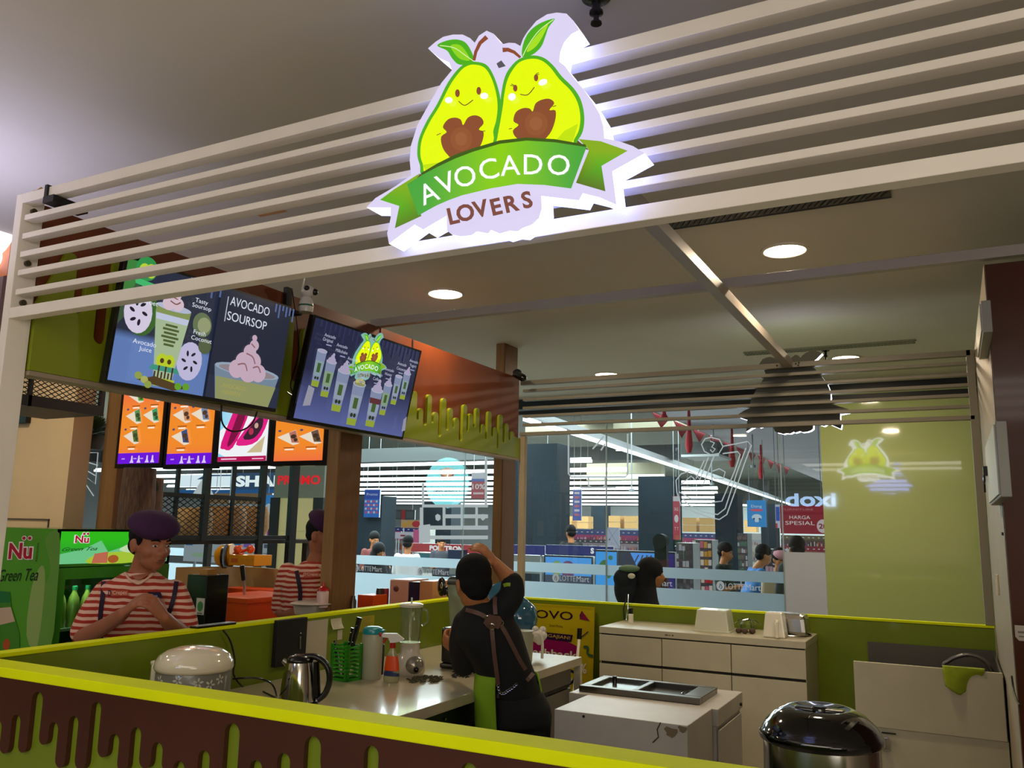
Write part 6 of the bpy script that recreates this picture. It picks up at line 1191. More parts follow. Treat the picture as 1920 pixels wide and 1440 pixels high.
def d8(A, s): A.rect(0, 0, 1, 1, '#b8c0d8'); A.stroke([(.0, 1), (1, .05)], .015, '#2a2c3a'); A.stroke([(.9, .95), (.05, .35), (.6, .2)], .012, '#2a2c3a'); A.ellp(.2, .42, .05, .05, '#20202a')
banner(1139, 1161, 989, 1028, 13.2, 'white_board', 'small pale board with crossing dark lines beside the blue shelves', 'board', d8)
def d9(A, s): A.rect(0, 0, 1, 1, '#d8dcd8'); [A.rect(.1+.3*k, .3, .3+.3*k, .7, '#a02030' if k == 1 else '#505860') for k in range(3)]
banner(735, 778, 956, 974, 20, 'shop_screen_sign', 'dark double screen with a red middle strip at the left of the shop', 'sign', lambda A, s: (A.rect(0, 0, 1, 1, '#34393c'), A.rect(.42, 0, .58, 1, '#a01828'), A.rect(.05, .15, .38, .85, '#4a5256'), A.rect(.63, .15, .95, .85, '#4a5256')), em=.5)
banner(752, 790, 975, 990, 19.5, 'balloon_display', 'red and gold display below the dark double screen', 'display', lambda A, s: (A.rect(0, 0, 1, 1, '#c8a078'), A.ellp(.75, .5, .2, .4, '#c02030'), A.ellp(.2, .4, .12, .3, '#d8a030'), A.ellp(.45, .6, .1, .3, '#d8a030')), em=.5)
banner(640, 700, 983, 990, 19.0, 'price_board', 'cream price board beside the dark column at the left of the shop', 'board', lambda A, s: (A.rect(0, 0, 1, 1, '#d8d0b8'),), em=.5)
banner(712, 752, 996, 1009, 18.5, 'price_board', 'pink price board left of a white one in the shop', 'board', lambda A, s: (A.rect(0, 0, 1, 1, '#d02070'), A.rect(.3, .15, .95, .85, '#d8a8b8')), em=.5)
banner(738, 776, 998, 1010, 18.2, 'price_board', 'white price board with a red mark in the shop', 'board', lambda A, s: (A.rect(0, 0, 1, 1, '#d8d4e4'), A.rect(.35, .35, .65, .6, '#a02040')), em=.5)
banner(775, 790, 993, 1018, 18.0, 'price_board', 'narrow pink board beside the square window decals', 'board', lambda A, s: (A.rect(0, 0, 1, 1, '#e0609a'),), em=.5)
# SHARP sign and boards seen through the kiosk
banner(335, 436, 890, 912, 17, 'lit_shop_sign', 'glowing blank white shop sign seen through the mesh partition', 'sign', lambda A, s: (A.rect(0, 0, 1, 1, '#e8f4ff'), A.poly([(.35, .6), (.5, 1), (.5, .6)], '#2a4a6a'), A.rect(.55, .85, 1, 1, '#3a5a7a')), em=1.0)
banner(440, 560, 886, 918, 17, 'lit_shop_sign', 'dark sign with big glowing white letters seen through the mesh partition', 'sign', lambda A, s: (A.rect(0, 0, 1, 1, '#1c3c5c'), tx(A, s, 'SHARP', .5, .5, .6, '#f4faff', .96, bold=.05)), em=1.0)
banner(330, 560, 918, 925, 16.8, 'shelf_header', 'blue header strip below the glowing white-lettered sign', 'sign', lambda A, s: (A.rect(0, 0, 1, 1, '#1a5a98'),), em=.7)
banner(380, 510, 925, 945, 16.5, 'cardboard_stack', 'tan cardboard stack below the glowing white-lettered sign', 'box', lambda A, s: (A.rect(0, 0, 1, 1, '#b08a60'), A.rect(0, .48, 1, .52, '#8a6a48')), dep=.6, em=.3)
def d10(A, s):
    A.rect(0, 0, 1, 1, '#c8dce8'); A.poly([(0, 1), (1, 1), (1, .75), (.5, .8), (.1, .7)], '#2a90e0'); [A.rect(.1+.3*(k % 3), .1+.12*(k//3), .2+.3*(k % 3), .16+.12*(k//3), '#2a3a5a') for k in range(12)]; A.rect(.6, 0, 1, .2, '#b01870')
banner(489, 515, 928, 1008, 9.6, 'shop_poster', 'pale blue poster left of the PROMO board', 'poster', d10, em=.5)
def d11(A, s):
    A.rect(0, 0, 1, 1, '#b8ccd4')
    for k in range(9): A.rect(.02+k*.11, .70+.08*(k % 2), .10+k*.11, .86+.06*(k % 2), ('#2a80c0', '#8a6ac0', '#c8c0e0', '#506070', '#d8d8e8')[k % 5])
    A.rect(.3, .25, .9, .3, '#7a8890'); A.rect(.4, .45, .95, .5, '#8a989c'); A.ellp(.2, .3, .1, .1, '#a8d0b0')
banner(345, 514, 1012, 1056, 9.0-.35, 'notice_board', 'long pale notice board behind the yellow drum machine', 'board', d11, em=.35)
# PROMO board
YPB = 8.45; xa, xb = PY(515, 900, YPB).x, PY(608, 900, YPB).x; t = thing('promo_board', 'grey board with red PROMO letters above a cream panel', 'sign', ((xa+xb)/2, YPB, 0)); zt, zm_, zb_ = PY(560, 860, YPB).z, PY(560, 933, YPB).z, 0
M = MB(); M.box((xa, YPB, zm_), (xb, YPB+.2, zt+.4)); M.build('grey_board', mat('promo_grey', '#7d867d', .5), parent=t); M = MB(); M.box((xa-.05, YPB, 0), (xa+.10, YPB+.2, zm_)); M.box((xb-.16, YPB, 0), (xb, YPB+.2, zm_)); M.build('side_frame', mat('promo_dark', '#23282c', .5), parent=t)
M = MB(); M.box((xa+.10, YPB+.02, 0), (xb-.16, YPB+.2, zm_)); M.build('cream_panel', mat('promo_cream', '#e8dea8', .5), parent=t); M = MB(); zz = PY(560, 996, YPB).z; M.box((xa+.10, YPB+.015, zz-.004), (xb-.16, YPB+.02, zz+.004)); M.build('joint', mat('pale_joint', '#d8d0a8', .5), parent=t)
A = Art(frame(((xa+xb)/2, YPB-.004, PY(560, 900, YPB).z), (1, 0, 0), (0, 0, 1)), (0, -1, 0)); A.text('PROMO', .0, 0, .115, '#e01824', bold=.03, width=(xb-xa)*.86); A.build('lettering', artmat('glowing_red_letters', .8, .5), parent=t, fix=False)  # red letters given a glow of their own to look lit
# television counters
def counter_tv(x0, x1, y0, y1, Y, name, label, col, word=None, wx=.5, ww=.3):
    def dr(A, s):
        A.rect(0, 0, 1, 1, col)
        if word: A.text(word, wx, .5, .55, '#f4f4f8', width=ww, bold=.05)
    return banner(x0, x1, y0, y1, Y, name, label, 'sign', dr, dep=.06, em=.8)
counter_tv(757, 905, 1020, 1036, 15, 'brand_header', 'red header with white letters over the shop counter', '#a8101c', 'POLYTRON', .55, .42)
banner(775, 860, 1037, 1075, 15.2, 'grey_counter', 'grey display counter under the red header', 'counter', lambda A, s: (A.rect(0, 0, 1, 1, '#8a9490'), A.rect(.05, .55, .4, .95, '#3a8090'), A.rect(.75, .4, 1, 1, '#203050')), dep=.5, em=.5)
banner(757, 772, 1035, 1100, 15.05, 'red_upright', 'red upright at the left end of the red header', 'post', lambda A, s: (A.rect(0, 0, 1, 1, '#a8101c'),), em=.6)
M = MB(); pxbox(M, 840, 862, 1031, 1048, 14.6, .3); tag(M.build('display_box', mat('display_dark', '#101828', .3)), 'dark display box below the red header lettering', 'box')
counter_tv(952, 1022, 1022, 1040, 12.2, 'brand_header', 'navy header with a white K right of the tan post', '#141a70', 'K', .13, .12)
counter_tv(1023, 1150, 1023, 1041, 12.1, 'brand_header', 'navy header with a white S at its end', '#12186a', 'S', .70, .05)
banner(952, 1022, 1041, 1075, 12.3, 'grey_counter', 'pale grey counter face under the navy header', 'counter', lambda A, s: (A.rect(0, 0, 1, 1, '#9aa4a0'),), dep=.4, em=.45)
def scr(c1, c2, kind=0):
    def f(A, s):
        A.rect(0, 0, 1, 1, '#14161c'); A.rect(.03, .06, .97, .95, c1)
        if kind == 0: A.ellp(.27, .62, .12, .22, c2); A.ellp(.5, .6, .15, .25, '#6a3a6a'); A.rect(.03, .06, .97, .42, '#3a4458')
        if kind == 1: A.ellp(.35, .6, .2, .12, c2, .5); A.ellp(.6, .35, .12, .08, c2); A.ellp(.7, .8, .1, .06, c2)
        if kind == 2: A.poly([(.3, .95), (.5, .5), (.97, .8), (.97, .95)], '#4a90e8'); [A.stroke([(.1+.2*k, .1), (.3+.15*k, .5), (.5+.1*k, .9)], .03, '#2a3048', 4) for k in range(4)]
    return f
banner(1020, 1112, 1042, 1106, 11.9, 'display_television', 'television with a blue picture under the navy header', 'television', scr('#4a98e8', '#7a9a50'), dep=.08, em=.9)
banner(1116, 1158, 1031, 1104, 11.9, 'display_television', 'television with green leaves on a blue picture', 'television', scr('#3a98e8', '#3a6a40', 1), dep=.08, em=.9)
banner(1159, 1238, 1033, 1108, 11.9, 'display_television', 'television with a dark branch picture behind the woman in a headscarf', 'television', scr('#1c2440', '#304060', 2), dep=.08, em=.9)
banner(1239, 1266, 1035, 1110, 12.0, 'display_television', 'television with a plain purple picture beside the woman in a headscarf', 'television', scr('#2a1a70', '#3a2a80', 3), dep=.08, em=.7)
# misc display stand with small goods
def goods(x0, x1, y0, y1, Y, cols, name, label, seed):
    def f(A, s):
        random.seed(seed); A.rect(0, 0, 1, 1, '#4a4048')
        for r in range(6):
            for c in range(5): A.rect(c*.2+.01, r/6+.01, c*.2+.18, r/6+random.uniform(.08, .15), random.choice(cols))
    banner(x0, x1, y0, y1, Y, name, label, 'display stand', f, dep=.4, em=.4)
goods(1268, 1300, 1018, 1110, 13.0, ('#2a2428', '#5a5a60', '#b8b8c0', '#381c20'), 'goods_stand', 'dark goods stand next to the tall red banner', 11)
goods(1300, 1336, 1012, 1110, 13.6, ('#e0a020', '#d82828', '#e8d8c8', '#e06080', '#f0e0d0'), 'goods_stand', 'red and yellow goods stand left of the man in a black shirt', 12)
goods(1384, 1402, 1000, 1075, 16, ('#5a4a60', '#4a7a60', '#c8c8d0', '#806050'), 'goods_stand', 'slim goods stand between the two men', 13)
goods(1436, 1472, 1030, 1120, 12.6, ('#c8a0b0', '#4a4450', '#e8d8d8', '#20202a'), 'goods_stand', 'pale goods stand beside the frosted end pane', 14)
M = MB(); q = W(1308, 1108, 10.2); M.lathe((q.x, q.y, q.z-.1), [(.26, 0), (.28, .04), (.27, .08), (.001, .1)], 24); M.cyl((q.x, q.y, 0), (q.x, q.y, q.z-.1), .05); tag(M.build('yellow_stool', mat('yellow_seat', '#c8a028', .5), smooth=1), 'round yellow topped stool in the gap of the frosted bands', 'stool')
# dark round headed display
q = W(1239, 1015, 11.0); t = thing('round_head_display', 'black round-headed display stand left of the central column edge', 'display stand', (q.x, q.y, 0)); M = MB(); M.cyl((q.x, q.y-.06, q.z+.0), (q.x, q.y+.06, q.z), .096, n=32) ; M.build('head', BLACKM, parent=t); M = MB(); M.box((q.x-.075, q.y-.04, 0), (q.x+.085, q.y+.04, q.z-.03)); M.build('stand', BLACKM, parent=t)
# bunting and hanging red cloths at the soffit edge
t = thing('red_bunting', 'string of red flags along the edge of the white soffit', 'bunting', (sx-.05, 18, 3.2))
for k in range(11):
    y = 12.5+k*1.15; M = MB(); M.add([(sx-.05, y, 3.42), (sx-.05, y+.9, 3.42), (sx-.05, y+.45, 3.22-.04*(k % 2))], [(0, 1, 2)]); M.build('flag', mat('flag_red', '#a01424', .7), parent=t, solid=.01, fix=False)
for i, (x, y0, y1, Y) in enumerate(((1292, 800, 849, 12.5), (1373, 838, 876, 15), (1427, 861, 898, 18), (1245, 776, 786, 11.5))):
    p, q = PY(x, y0, Y), PY(x, y1, Y); M = MB(); M.tube([Vector((p.x, Y, p.z+.6)), p, p.lerp(q, .7), q], [.01, .03, .06, .03], 10)
    tag(M.build('hanging_red_cloth', mat('flag_red', '#a01424', .7), smooth=1), ['long red hanging cloth nearest the glass under the rear slats', 'red hanging cloth beside the cup decal', 'red hanging cloth furthest right before the soffit', 'short red hanging cloth behind the rear slats'][i], 'decoration')
# ------------------------------------------------------------------ decals on the glass
DEC = artmat('glowing_decal_white', .62, .6)  # self-glow added so the white decals stand out; they are no lamps
def decal(label, strokes, wd, sc_=3.2, ox=980, oy=760, fills=(), name='window_decal', col='#c9d6d8'):
    fn = lambda x, y: PY(x, y, YG-.007); A = Art(fn, (0, -1, 0), .0003)
    for P in fills: A.poly([(ox+x/sc_, oy+y/sc_) for x, y in P], col)
    for P in strokes: A.stroke([(ox+x/sc_, oy+y/sc_) for x, y in P], wd, col)
    o = A.build(name, DEC, fix=False); tag(o, label, 'window decal')
decal('white outline decal of a shopping bag and cup high on the glass', [[(1130,192),(1180,205),(1202,248),(1178,288),(1130,297),(1090,276),(1073,235),(1095,200),(1130,192)], [(1125,215),(1150,225),(1135,250),(1155,262),(1140,282),(1125,265)], [(1205,245),(1350,217),(1372,240),(1330,350),(1280,500),(1225,655),(1180,685),(1120,672),(1030,640),(950,600),(925,520),(920,450),(950,412),(1000,395),(1045,420),(1062,448),(1115,310)], [(1200,290),(1290,278),(1305,295),(1270,400),(1195,575),(1135,582)], [(1340,255),(1290,390),(1215,620),(1170,655),(1080,640),(1000,600),(960,560)], [(1090,330),(1040,440)], [(1150,300),(1085,470)], [(950,475),(1010,425),(1085,488),(955,492)], [(1140,395),(1180,380),(1215,400),(1205,440),(1150,440),(1135,415)], [(940,520),(1010,560),(1130,560)]], 2.2)
decal('white outline decal of a square carton with two straws', [[(275,170),(275,410),(290,430),(615,430),(630,415),(630,170)], [(395,435),(395,480),(410,492),(480,492),(495,480),(495,435)], [(420,262),(485,188)], [(470,270),(495,230)], [(345,492),(560,492)]], 3.0)
decal('white film decal of square frames around dark windows', [], 2.5, 3.6, 640, 800, fills=[[(545,525),(990,525),(990,545),(545,545)], [(690,592),(990,592),(990,618),(690,618)], [(540,668),(990,668),(990,695),(540,695)], [(530,545),(553,545),(553,700),(530,700)], [(684,545),(703,545),(703,670),(684,670)], [(806,545),(820,545),(820,690),(806,690)], [(905,545),(922,545),(922,690),(905,690)], [(968,220),(985,220),(985,545),(968,545)], [(525,668),(600,658),(600,780),(525,790)], [(530,735),(990,735),(990,760),(530,760)], [(635,600),(650,588),(670,600),(670,625),(655,637),(638,628)], [(940,600),(955,588),(972,600),(970,625),(955,635),(942,622)], [(545,380),(560,380),(560,525),(545,525)]])
decal('white outline kite decal on the glass left of the first wooden pillar', [[(460,335),(398,535),(480,575)], [(460,335),(550,470)], [(490,215),(575,215),(560,400),(470,330),(490,215)], [(480,260),(575,290)], [(475,300),(560,350)], [(520,215),(505,365)]], 2.0, 3.13, 0, 780)
decal('white house-shaped decal seen through the mesh partition', [], 1.8, 7.2, 220, 860, fills=[[(1130,300),(1165,260),(1205,290),(1310,510),(1000,505)]])
# ------------------------------------------------------------------ signs standing behind / beside the camera, seen as reflections in the glass
YR = 3.0; YV = 2*YG-YR; c = PY(838, 905, YV); e = PY(880, 905, YV); r = (e.x-c.x)*.98
t = thing('round_bowl_sign', 'glowing teal round bowl sign, seen only as a reflection in the glass', 'sign', (c.x, YR, c.z-r))
M = MB(); M.cyl((c.x, YR-.08, c.z), (c.x, YR, c.z), r, n=48); M.build('light_box', mat('teal_box', '#60c0c8', .5, emit=2, ecol='#8ff0f4'), parent=t)
A = Art(frame((c.x, YR+.001, c.z), (-r, 0, 0), (0, 0, r)), (0, 1, 0), .001); A.ellp(0, 0, .99, .99, '#78ccd2', n=48); A.poly([(-.32, .35), (.32, .35), (.2, .08), (-.2, .08)], '#7a4a28'); A.ellp(0, .42, .34, .16, '#c8a088'); A.ellp(-.3, .45, .1, .08, '#604838'); A.ellp(.3, .45, .1, .08, '#604838'); A.stroke([(-.1, .5), (.05, .1)], .05, '#ffffff'); A.text('ZERIBOWL', 0, -.30, .20, '#0c3a40', bold=.02, width=1.35); A.ellp(0, -.02, .2, .03, '#1c5058')
A.build('print', artmat('reflected_sign', 20.0, .5), parent=t, fix=False)
YR = -2.0; YV = 2*YG-YR; c = PY(1515, 936, YV); k = (PY(1565, 936, YV).x-PY(1465, 936, YV).x)
t = thing('blue_neon_lettering', 'blue-white lit lettering seen only as a reflection beside the red offer board', 'sign', (c.x, YR, c.z-.3))
A = Art(frame((c.x, YR, c.z), (1, 0, 0), (0, 0, 1)), (0, 1, 0), .002); A.text('doxi', .05, 0, k*.28, '#b0d0ff', bold=.03, width=k*.95); A.build('letters', artmat('neon_blue', 14, .5), parent=t, fix=False)
M = MB(); M.box((c.x-k*.6, YR-.08, c.z-k*.3), (c.x+k*.6, YR-.03, c.z-k*.25)); M.build('rail', BLACKM, parent=t)
M = MB(); M.box((c.x-k*.55, YR-.07, c.z-k*.25), (c.x-k*.53, YR-.04, CEIL)); M.box((c.x+k*.53, YR-.07, c.z-k*.25), (c.x+k*.55, YR-.04, CEIL)); M.build('hanger', BLACKM, parent=t)

decal('thin white curved line decal right of the house-shaped one', [[(1400,150),(1390,400),(1320,470)]], 1.8, 7.2, 220, 860)
# ================================================================== people
from mathutils.bvhtree import BVHTree
SKIN = mat('skin', '#985d43', .5, spec=.35, noise=.06, nscale=12); SKIN2 = mat('skin_warm', '#a86c42', .5, spec=.35, noise=.06, nscale=12)
HAIR = mat('black_hair', '#0a090b', .8, spec=.25, noise=.3, nscale=60, stretch=(1, 1, .2)); LIP = mat('lips', '#7a4036', .45); EYEW = mat('eye_white', '#c8bdb4', .3); IRIS = mat('iris', '#140c08', .2)
def stripemat():
    m = mat('red_striped_cotton', '#a8301c', .85); nt = m.node_tree; b = nt.nodes['Principled BSDF']
    tc = nt.nodes.new('ShaderNodeTexCoord'); sp = nt.nodes.new('ShaderNodeSeparateXYZ'); nt.links.new(tc.outputs['Object'], sp.inputs[0])
    n = nt.nodes.new('ShaderNodeTexNoise'); n.inputs['Scale'].default_value = 9; nt.links.new(tc.outputs['Object'], n.inputs['Vector'])
    a = nt.nodes.new('ShaderNodeMath'); a.operation = 'MULTIPLY_ADD'; a.inputs[1].default_value = .02; nt.links.new(n.outputs[0], a.inputs[0]); nt.links.new(sp.outputs[2], a.inputs[2])
    d = nt.nodes.new('ShaderNodeMath'); d.operation = 'MULTIPLY'; d.inputs[1].default_value = 2*math.pi/.0285; nt.links.new(a.outputs[0], d.inputs[0])
    s = nt.nodes.new('ShaderNodeMath'); s.operation = 'SINE'; nt.links.new(d.outputs[0], s.inputs[0])
    r = nt.nodes.new('ShaderNodeMapRange'); r.inputs[1].default_value = -.12; r.inputs[2].default_value = .12; nt.links.new(s.outputs[0], r.inputs[0])
    mx = nt.nodes.new('ShaderNodeMix'); mx.data_type = 'RGBA'; mx.inputs[6].default_value = srgb('#9c2a16'); mx.inputs[7].default_value = srgb('#d5ab98'); nt.links.new(r.outputs[0], mx.inputs[0]); nt.links.new(mx.outputs[2], b.inputs['Base Color']); return m
STRIPE = stripemat(); PURPLE = mat('purple_felt', '#35103a', .9, noise=.15, nscale=30); PURPLED = mat('dark_purple_band', '#1e0c28', .7)
H_ = Vector((FW.x, FW.y, 0)).normalized()      # level direction the camera looks in
S_ = Vector((H_.y, -H_.x, 0))                  # level direction to its right
def loft(M, secs, n=20):
    """secs: (centre, width vector, depth vector)"""
    V = []
    for c, a, b in secs:
        for k in range(n):
            th = 2*math.pi*k/n; ct, st = math.cos(th), math.sin(th); sq = .86
            ct = math.copysign(abs(ct)**sq, ct); st = math.copysign(abs(st)**sq, st); V.append(Vector(c)+a*ct+b*st)
    F = [(i*n+k, i*n+(k+1) % n, (i+1)*n+(k+1) % n, (i+1)*n+k) for i in range(len(secs)-1) for k in range(n)]
    F.append(tuple(range(n))[::-1]); F.append(tuple((len(secs)-1)*n+k for k in range(n))); return M.add(V, F)
def limb(M, P, R):
    P = catmull(P, 4, False); n = len(P); m_ = len(R)-1; rr = []
    for i in range(n):
        f = i/(n-1)*m_; k = min(int(f), m_-1); rr.append(R[k]+(R[k+1]-R[k])*(f-k))
    M.tube(P, rr, 14); M.ell(P[0], rr[0], None, 12, 8); M.ell(P[-1], rr[-1], None, 12, 8)
def hframe(f, up=None):
    f = Vector(f).normalized(); u = Vector(up or (0, 0, 1)); u = (u-f*u.dot(f)).normalized(); r = f.cross(u); return Matrix((r, f, u)).transposed()
def head(M, c, R, s=1.0):
    """c at eye level; columns of R: right, forward, up"""
    c = Vector(c); L = lambda x, y, z: c+R@Vector((x, y, z))*s; E = lambda p, r: M.ell(L(*p), tuple(v*s for v in r), R, 20, 12)
    E((0, -.012, .042), (.074, .094, .088)); E((0, .012, -.012), (.066, .080, .085)); E((0, .030, -.058), (.052, .060, .052)); E((0, .062, -.088), (.024, .022, .020))
    E((0, .078, .018), (.048, .018, .012)); E((0, .085, -.034), (.030, .022, .022)); [E((q*.036, .048, -.028), (.028, .030, .030)) for q in (-1, 1)]
    M.tube([L(0, .088, .012), L(0, .100, -.012), L(0, .112, -.030)], [.008*s, .010*s, .014*s], 10); E((0, .103, -.036), (.017, .014, .009)); E((0, .095, -.056), (.022, .010, .007)); E((0, .093, -.066), (.019, .010, .007))
    for q in (-1, 1): M.ell(L(q*.076, -.008, -.012), (.010*s, .020*s, .031*s), R, 12, 8); M.ell(L(q*.080, -.014, -.002), (.008*s, .016*s, .020*s), R, 12, 8)
def face_parts(t, c, R, s=1.0):
    c = Vector(c); L = lambda x, y, z: c+R@Vector((x, y, z))*s
    for q in (-1, 1):
        M = MB(); M.ell(L(q*.031, .0845, .000), (.0125*s, .008*s, .0045*s), R, 14, 8); M.build('eye', EYEW, parent=t, smooth=2); M = MB(); M.ell(L(q*.031+.003, .0915, .000), (.0052*s, .003*s, .0046*s), R, 10, 6); M.build('iris', IRIS, parent=t, smooth=2)
        M = MB(); M.tube([L(q*.014, .094, .020), L(q*.032, .093, .026), L(q*.050, .080, .021)], [.003*s, .0042*s, .002*s], 6); M.build('eyebrow', HAIR, parent=t)
    M = MB(); M.ell(L(0, .1035, -.0575), (.021*s, .006*s, .0038*s), R, 12, 6); M.ell(L(0, .1015, -.0650), (.018*s, .007*s, .0045*s), R, 12, 6); M.build('lips', LIP, parent=t, smooth=2)
def hand(M, w, d, n, th, curl=.6, s=1.0, spread=.12):
    """w wrist, d hand direction, n palm normal (side the fingers curl to), th direction of the thumb side"""
    w = Vector(w); d = Vector(d).normalized(); n = Vector(n); n = (n-d*n.dot(d)).normalized(); x = Vector(th); x = (x-d*x.dot(d)-n*x.dot(n)).normalized()
    loft(M, [(w-d*.01, x*.024*s, n*.017*s), (w+d*.03*s, x*.036*s, n*.016*s), (w+d*.085*s, x*.041*s, n*.013*s), (w+d*.093*s, x*.038*s, n*.010*s)], 14)
    for i, (off, L) in enumerate(((.030, .070), (.010, .078), (-.011, .072), (-.031, .056))):
        p = w+d*.082*s+x*off*s; a = 0; dr = (d+x*off*spread*8).normalized(); P = [p-d*.012]
        P.append(p)
        for k, f in enumerate((.44, .32, .24)):
            a += curl*(.9, 1.1, .7)[k]; v = dr*math.cos(a)+n*math.sin(a); p = p+v*L*f*s; P.append(p)
        M.tube(P, [.0095*s, .0095*s, .0088*s, .0080*s, .0062*s], 10); M.ell(P[-1], .0066*s, None, 8, 6)
    p = w+d*.022*s+x*.026*s; P = [p, p+(x*.8+d*.55+n*.3).normalized()*.036*s]; P.append(P[-1]+(x*.35+d*.8+n*(.3+.5*curl)).normalized()*.030*s); P.append(P[-1]+(x*.05+d*.85+n*(.4+.6*curl)).normalized()*.024*s)
    M.tube(P, [.014*s, .0115*s, .0098*s, .007*s], 10); M.ell(P[-1], .0075*s, None, 8, 6)
def bvh(M): return BVHTree.FromPolygons([tuple(v) for v in M.v], M.f)
def cast(B, x, y, off=.006):
    d = ray(x, y); h, n, i, q = B.ray_cast(CAM, d.normalized())
    if h is None: return None
    return h-d.normalized()*off
def ribbon(M, P, wd, th=.003, toward=None):
    """flat strap with its face toward the given point"""
    P = [p for p in P if p is not None]; P = catmull(P, 3, False); V = []
    for i, p in enumerate(P):
        t = (P[min(i+1, len(P)-1)]-P[max(i-1, 0)]).normalized(); f = (Vector(toward)-p).normalized(); s = t.cross(f).normalized()*wd/2; g = f*th
        V += [p+s, p-s, p-s+g, p+s+g]
    F = []
    for i in range(len(P)-1): a, b = 4*i, 4*i+4; F += [(a+k, a+(k+1) % 4, b+(k+1) % 4, b+k) for k in range(4)]
    F += [(0, 1, 2, 3), (4*len(P)-1, 4*len(P)-2, 4*len(P)-3, 4*len(P)-4)]; return M.add(V, F)
def beret(t, c, R, s=1.0, tilt=.25):
    L = lambda x, y, z: Vector(c)+R@Vector((x, y, z))*s; Rt = R@Matrix.Rotation(-tilt, 3, 'X')@Matrix.Rotation(.10, 3, 'Y')
    M = MB(); M.lathe(L(0, .002, .066), [(.080*s, -.020*s), (.094*s, -.010*s), (.112*s, .012*s), (.110*s, .030*s), (.090*s, .053*s), (.05*s, .067*s), (.001, .072*s)], 32, R=Rt, sy=1.06); M.build('beret', PURPLE, parent=t, smooth=2)
def trousers(t, pel, hw, fwd, side, m, name='trousers', split=.09, shoes=True):
    M = MB(); hips = Vector(pel); z = hips.z
    loft(M, [(hips+Vector((0, 0, .10)), side*hw*.92, fwd*.10), (hips, side*hw, fwd*.115), (hips-Vector((0, 0, .10)), side*hw, fwd*.11)])
    for q in (-1, 1):
        limb(M, [hips+side*q*split+Vector((0, 0, -.06)), Vector((hips.x, hips.y, z*.53))+side*q*split*1.05+fwd*.015, Vector((hips.x, hips.y, .09))+side*q*split*1.1], [.088, .062, .052])
    M.build(name, m, parent=t, remesh=.014, sm=3)
    if shoes:
        for q in (-1, 1):
            p = Vector((hips.x, hips.y, .045))+side*q*split*1.1; M = MB(); M.ell(p+fwd*.05, (.045, .13, .045), hframe(fwd), 14, 8); M.build('shoe', BLACK, parent=t, smooth=2)
# ------------------------------------------------------------------ kiosk worker 1
D = 3.95; t = thing('person', 'worker in a red striped shirt and purple beret, hands held together, head turned aside', 'person', (W(262, 1200, D).x, W(262, 1200, D).y, 0), group=None)
bf = (-H_+S_*.12).normalized(); bs = Vector((-bf.y, bf.x, 0))          # body forward, body's left... to the picture's right
bs = bs if bs.dot(S_) > 0 else -bs
hc = W(283, 1019, D-.02); hf = (S_*.80-H_*.58+Vector((0, 0, -.10))).normalized(); HR = hframe(hf); nb = W(264, 1077, D)
shL, shR = W(197, 1111, D), W(329, 1111, D); elL, elR = W(153, 1190, D-.06), W(350, 1186, D-.08); wrL, wrR = W(232, 1150, D-.30), W(308, 1158, D-.30)
B = MB(); head(B, hc, HR, 1.06); limb(B, [hc-HR.col[2]*.05-HR.col[1]*.015, W(270, 1062, D), nb+Vector((0, 0, -.02))], [.055, .056, .066])
limb(B, [shL, elL, elL.lerp(wrL, .5)+Vector((0, 0, -.015)), wrL], [.042, .043, .037, .027]); limb(B, [shR, elR, elR.lerp(wrR, .5)+Vector((0, 0, -.015)), wrR], [.042, .043, .037, .027])
dL = (W(262, 1122, D-.33)-wrL); dR = (W(281, 1125, D-.34)-wrR); hand(B, wrL, dL, S_+Vector((0, 0, -.1))-H_*-.2, Vector((0, 0, 1))-H_*.3, .35, .98); hand(B, wrR, dR, -S_+Vector((0, 0, .1)), Vector((0, 0, 1))-H_*.3, .5, .98)
loft(B, [(nb+Vector((0, 0, -.08)), bs*.12, bf*.07), (nb+Vector((0, 0, -.5)), bs*.12, bf*.07)])
body = B.build('body', SKIN, parent=t, remesh=.0062, sm=2); face_parts(t, hc, HR, 1.06)
M = MB(); M.ell(hc+HR@Vector((0, -.028, .040)), (.086, .094, .084), HR, 24, 14); M.ell(hc+HR@Vector((0, -.058, -.014)), (.076, .055, .055), HR, 18, 10); [M.ell(hc+HR@Vector((q*.073, .018, .022)), (.008, .018, .032), HR) for q in (-1, 1)]; M.build('hair', HAIR, parent=t, remesh=.008, sm=2)
beret(t, hc, HR, 1.03, .30)
M = MB(); up = Vector((0, 0, 1)); ch = W(262, 1140, D); wa = W(260, 1210, D)
loft(M, [(nb+up*.012, bs*.074, bf*.066), (nb+up*-.012, bs*.105, bf*.080), (nb+up*-.035, bs*.145, bf*.092), (nb+up*-.062, bs*.180, bf*.10), (ch, bs*.195, bf*.125), (wa, bs*.185, bf*.125), (wa-up*.28, bs*.18, bf*.13)])
limb(M, [shL+bs*.008, shL.lerp(elL, .5)+bs*-.005, shL.lerp(elL, .93)], [.062, .060, .058]); limb(M, [shR-bs*.008, shR.lerp(elR, .5)+bs*.005, shR.lerp(elR, .93)], [.062, .060, .058])
SB = bvh(M); M.build('shirt', STRIPE, parent=t, remesh=.011, sm=4)
nk = [cast(SB, x, y, .010) for x, y in ((231, 1061), (234, 1074), (243, 1086), (253, 1092), (261, 1094), (272, 1088), (286, 1077), (296, 1064))]
nk = [p for p in nk if p is not None]
M = MB(); M.tube(catmull(nk, 4, False), .0055, 8); M.build('collar', mat('collar_pink', '#d0a890', .8), parent=t, smooth=1)
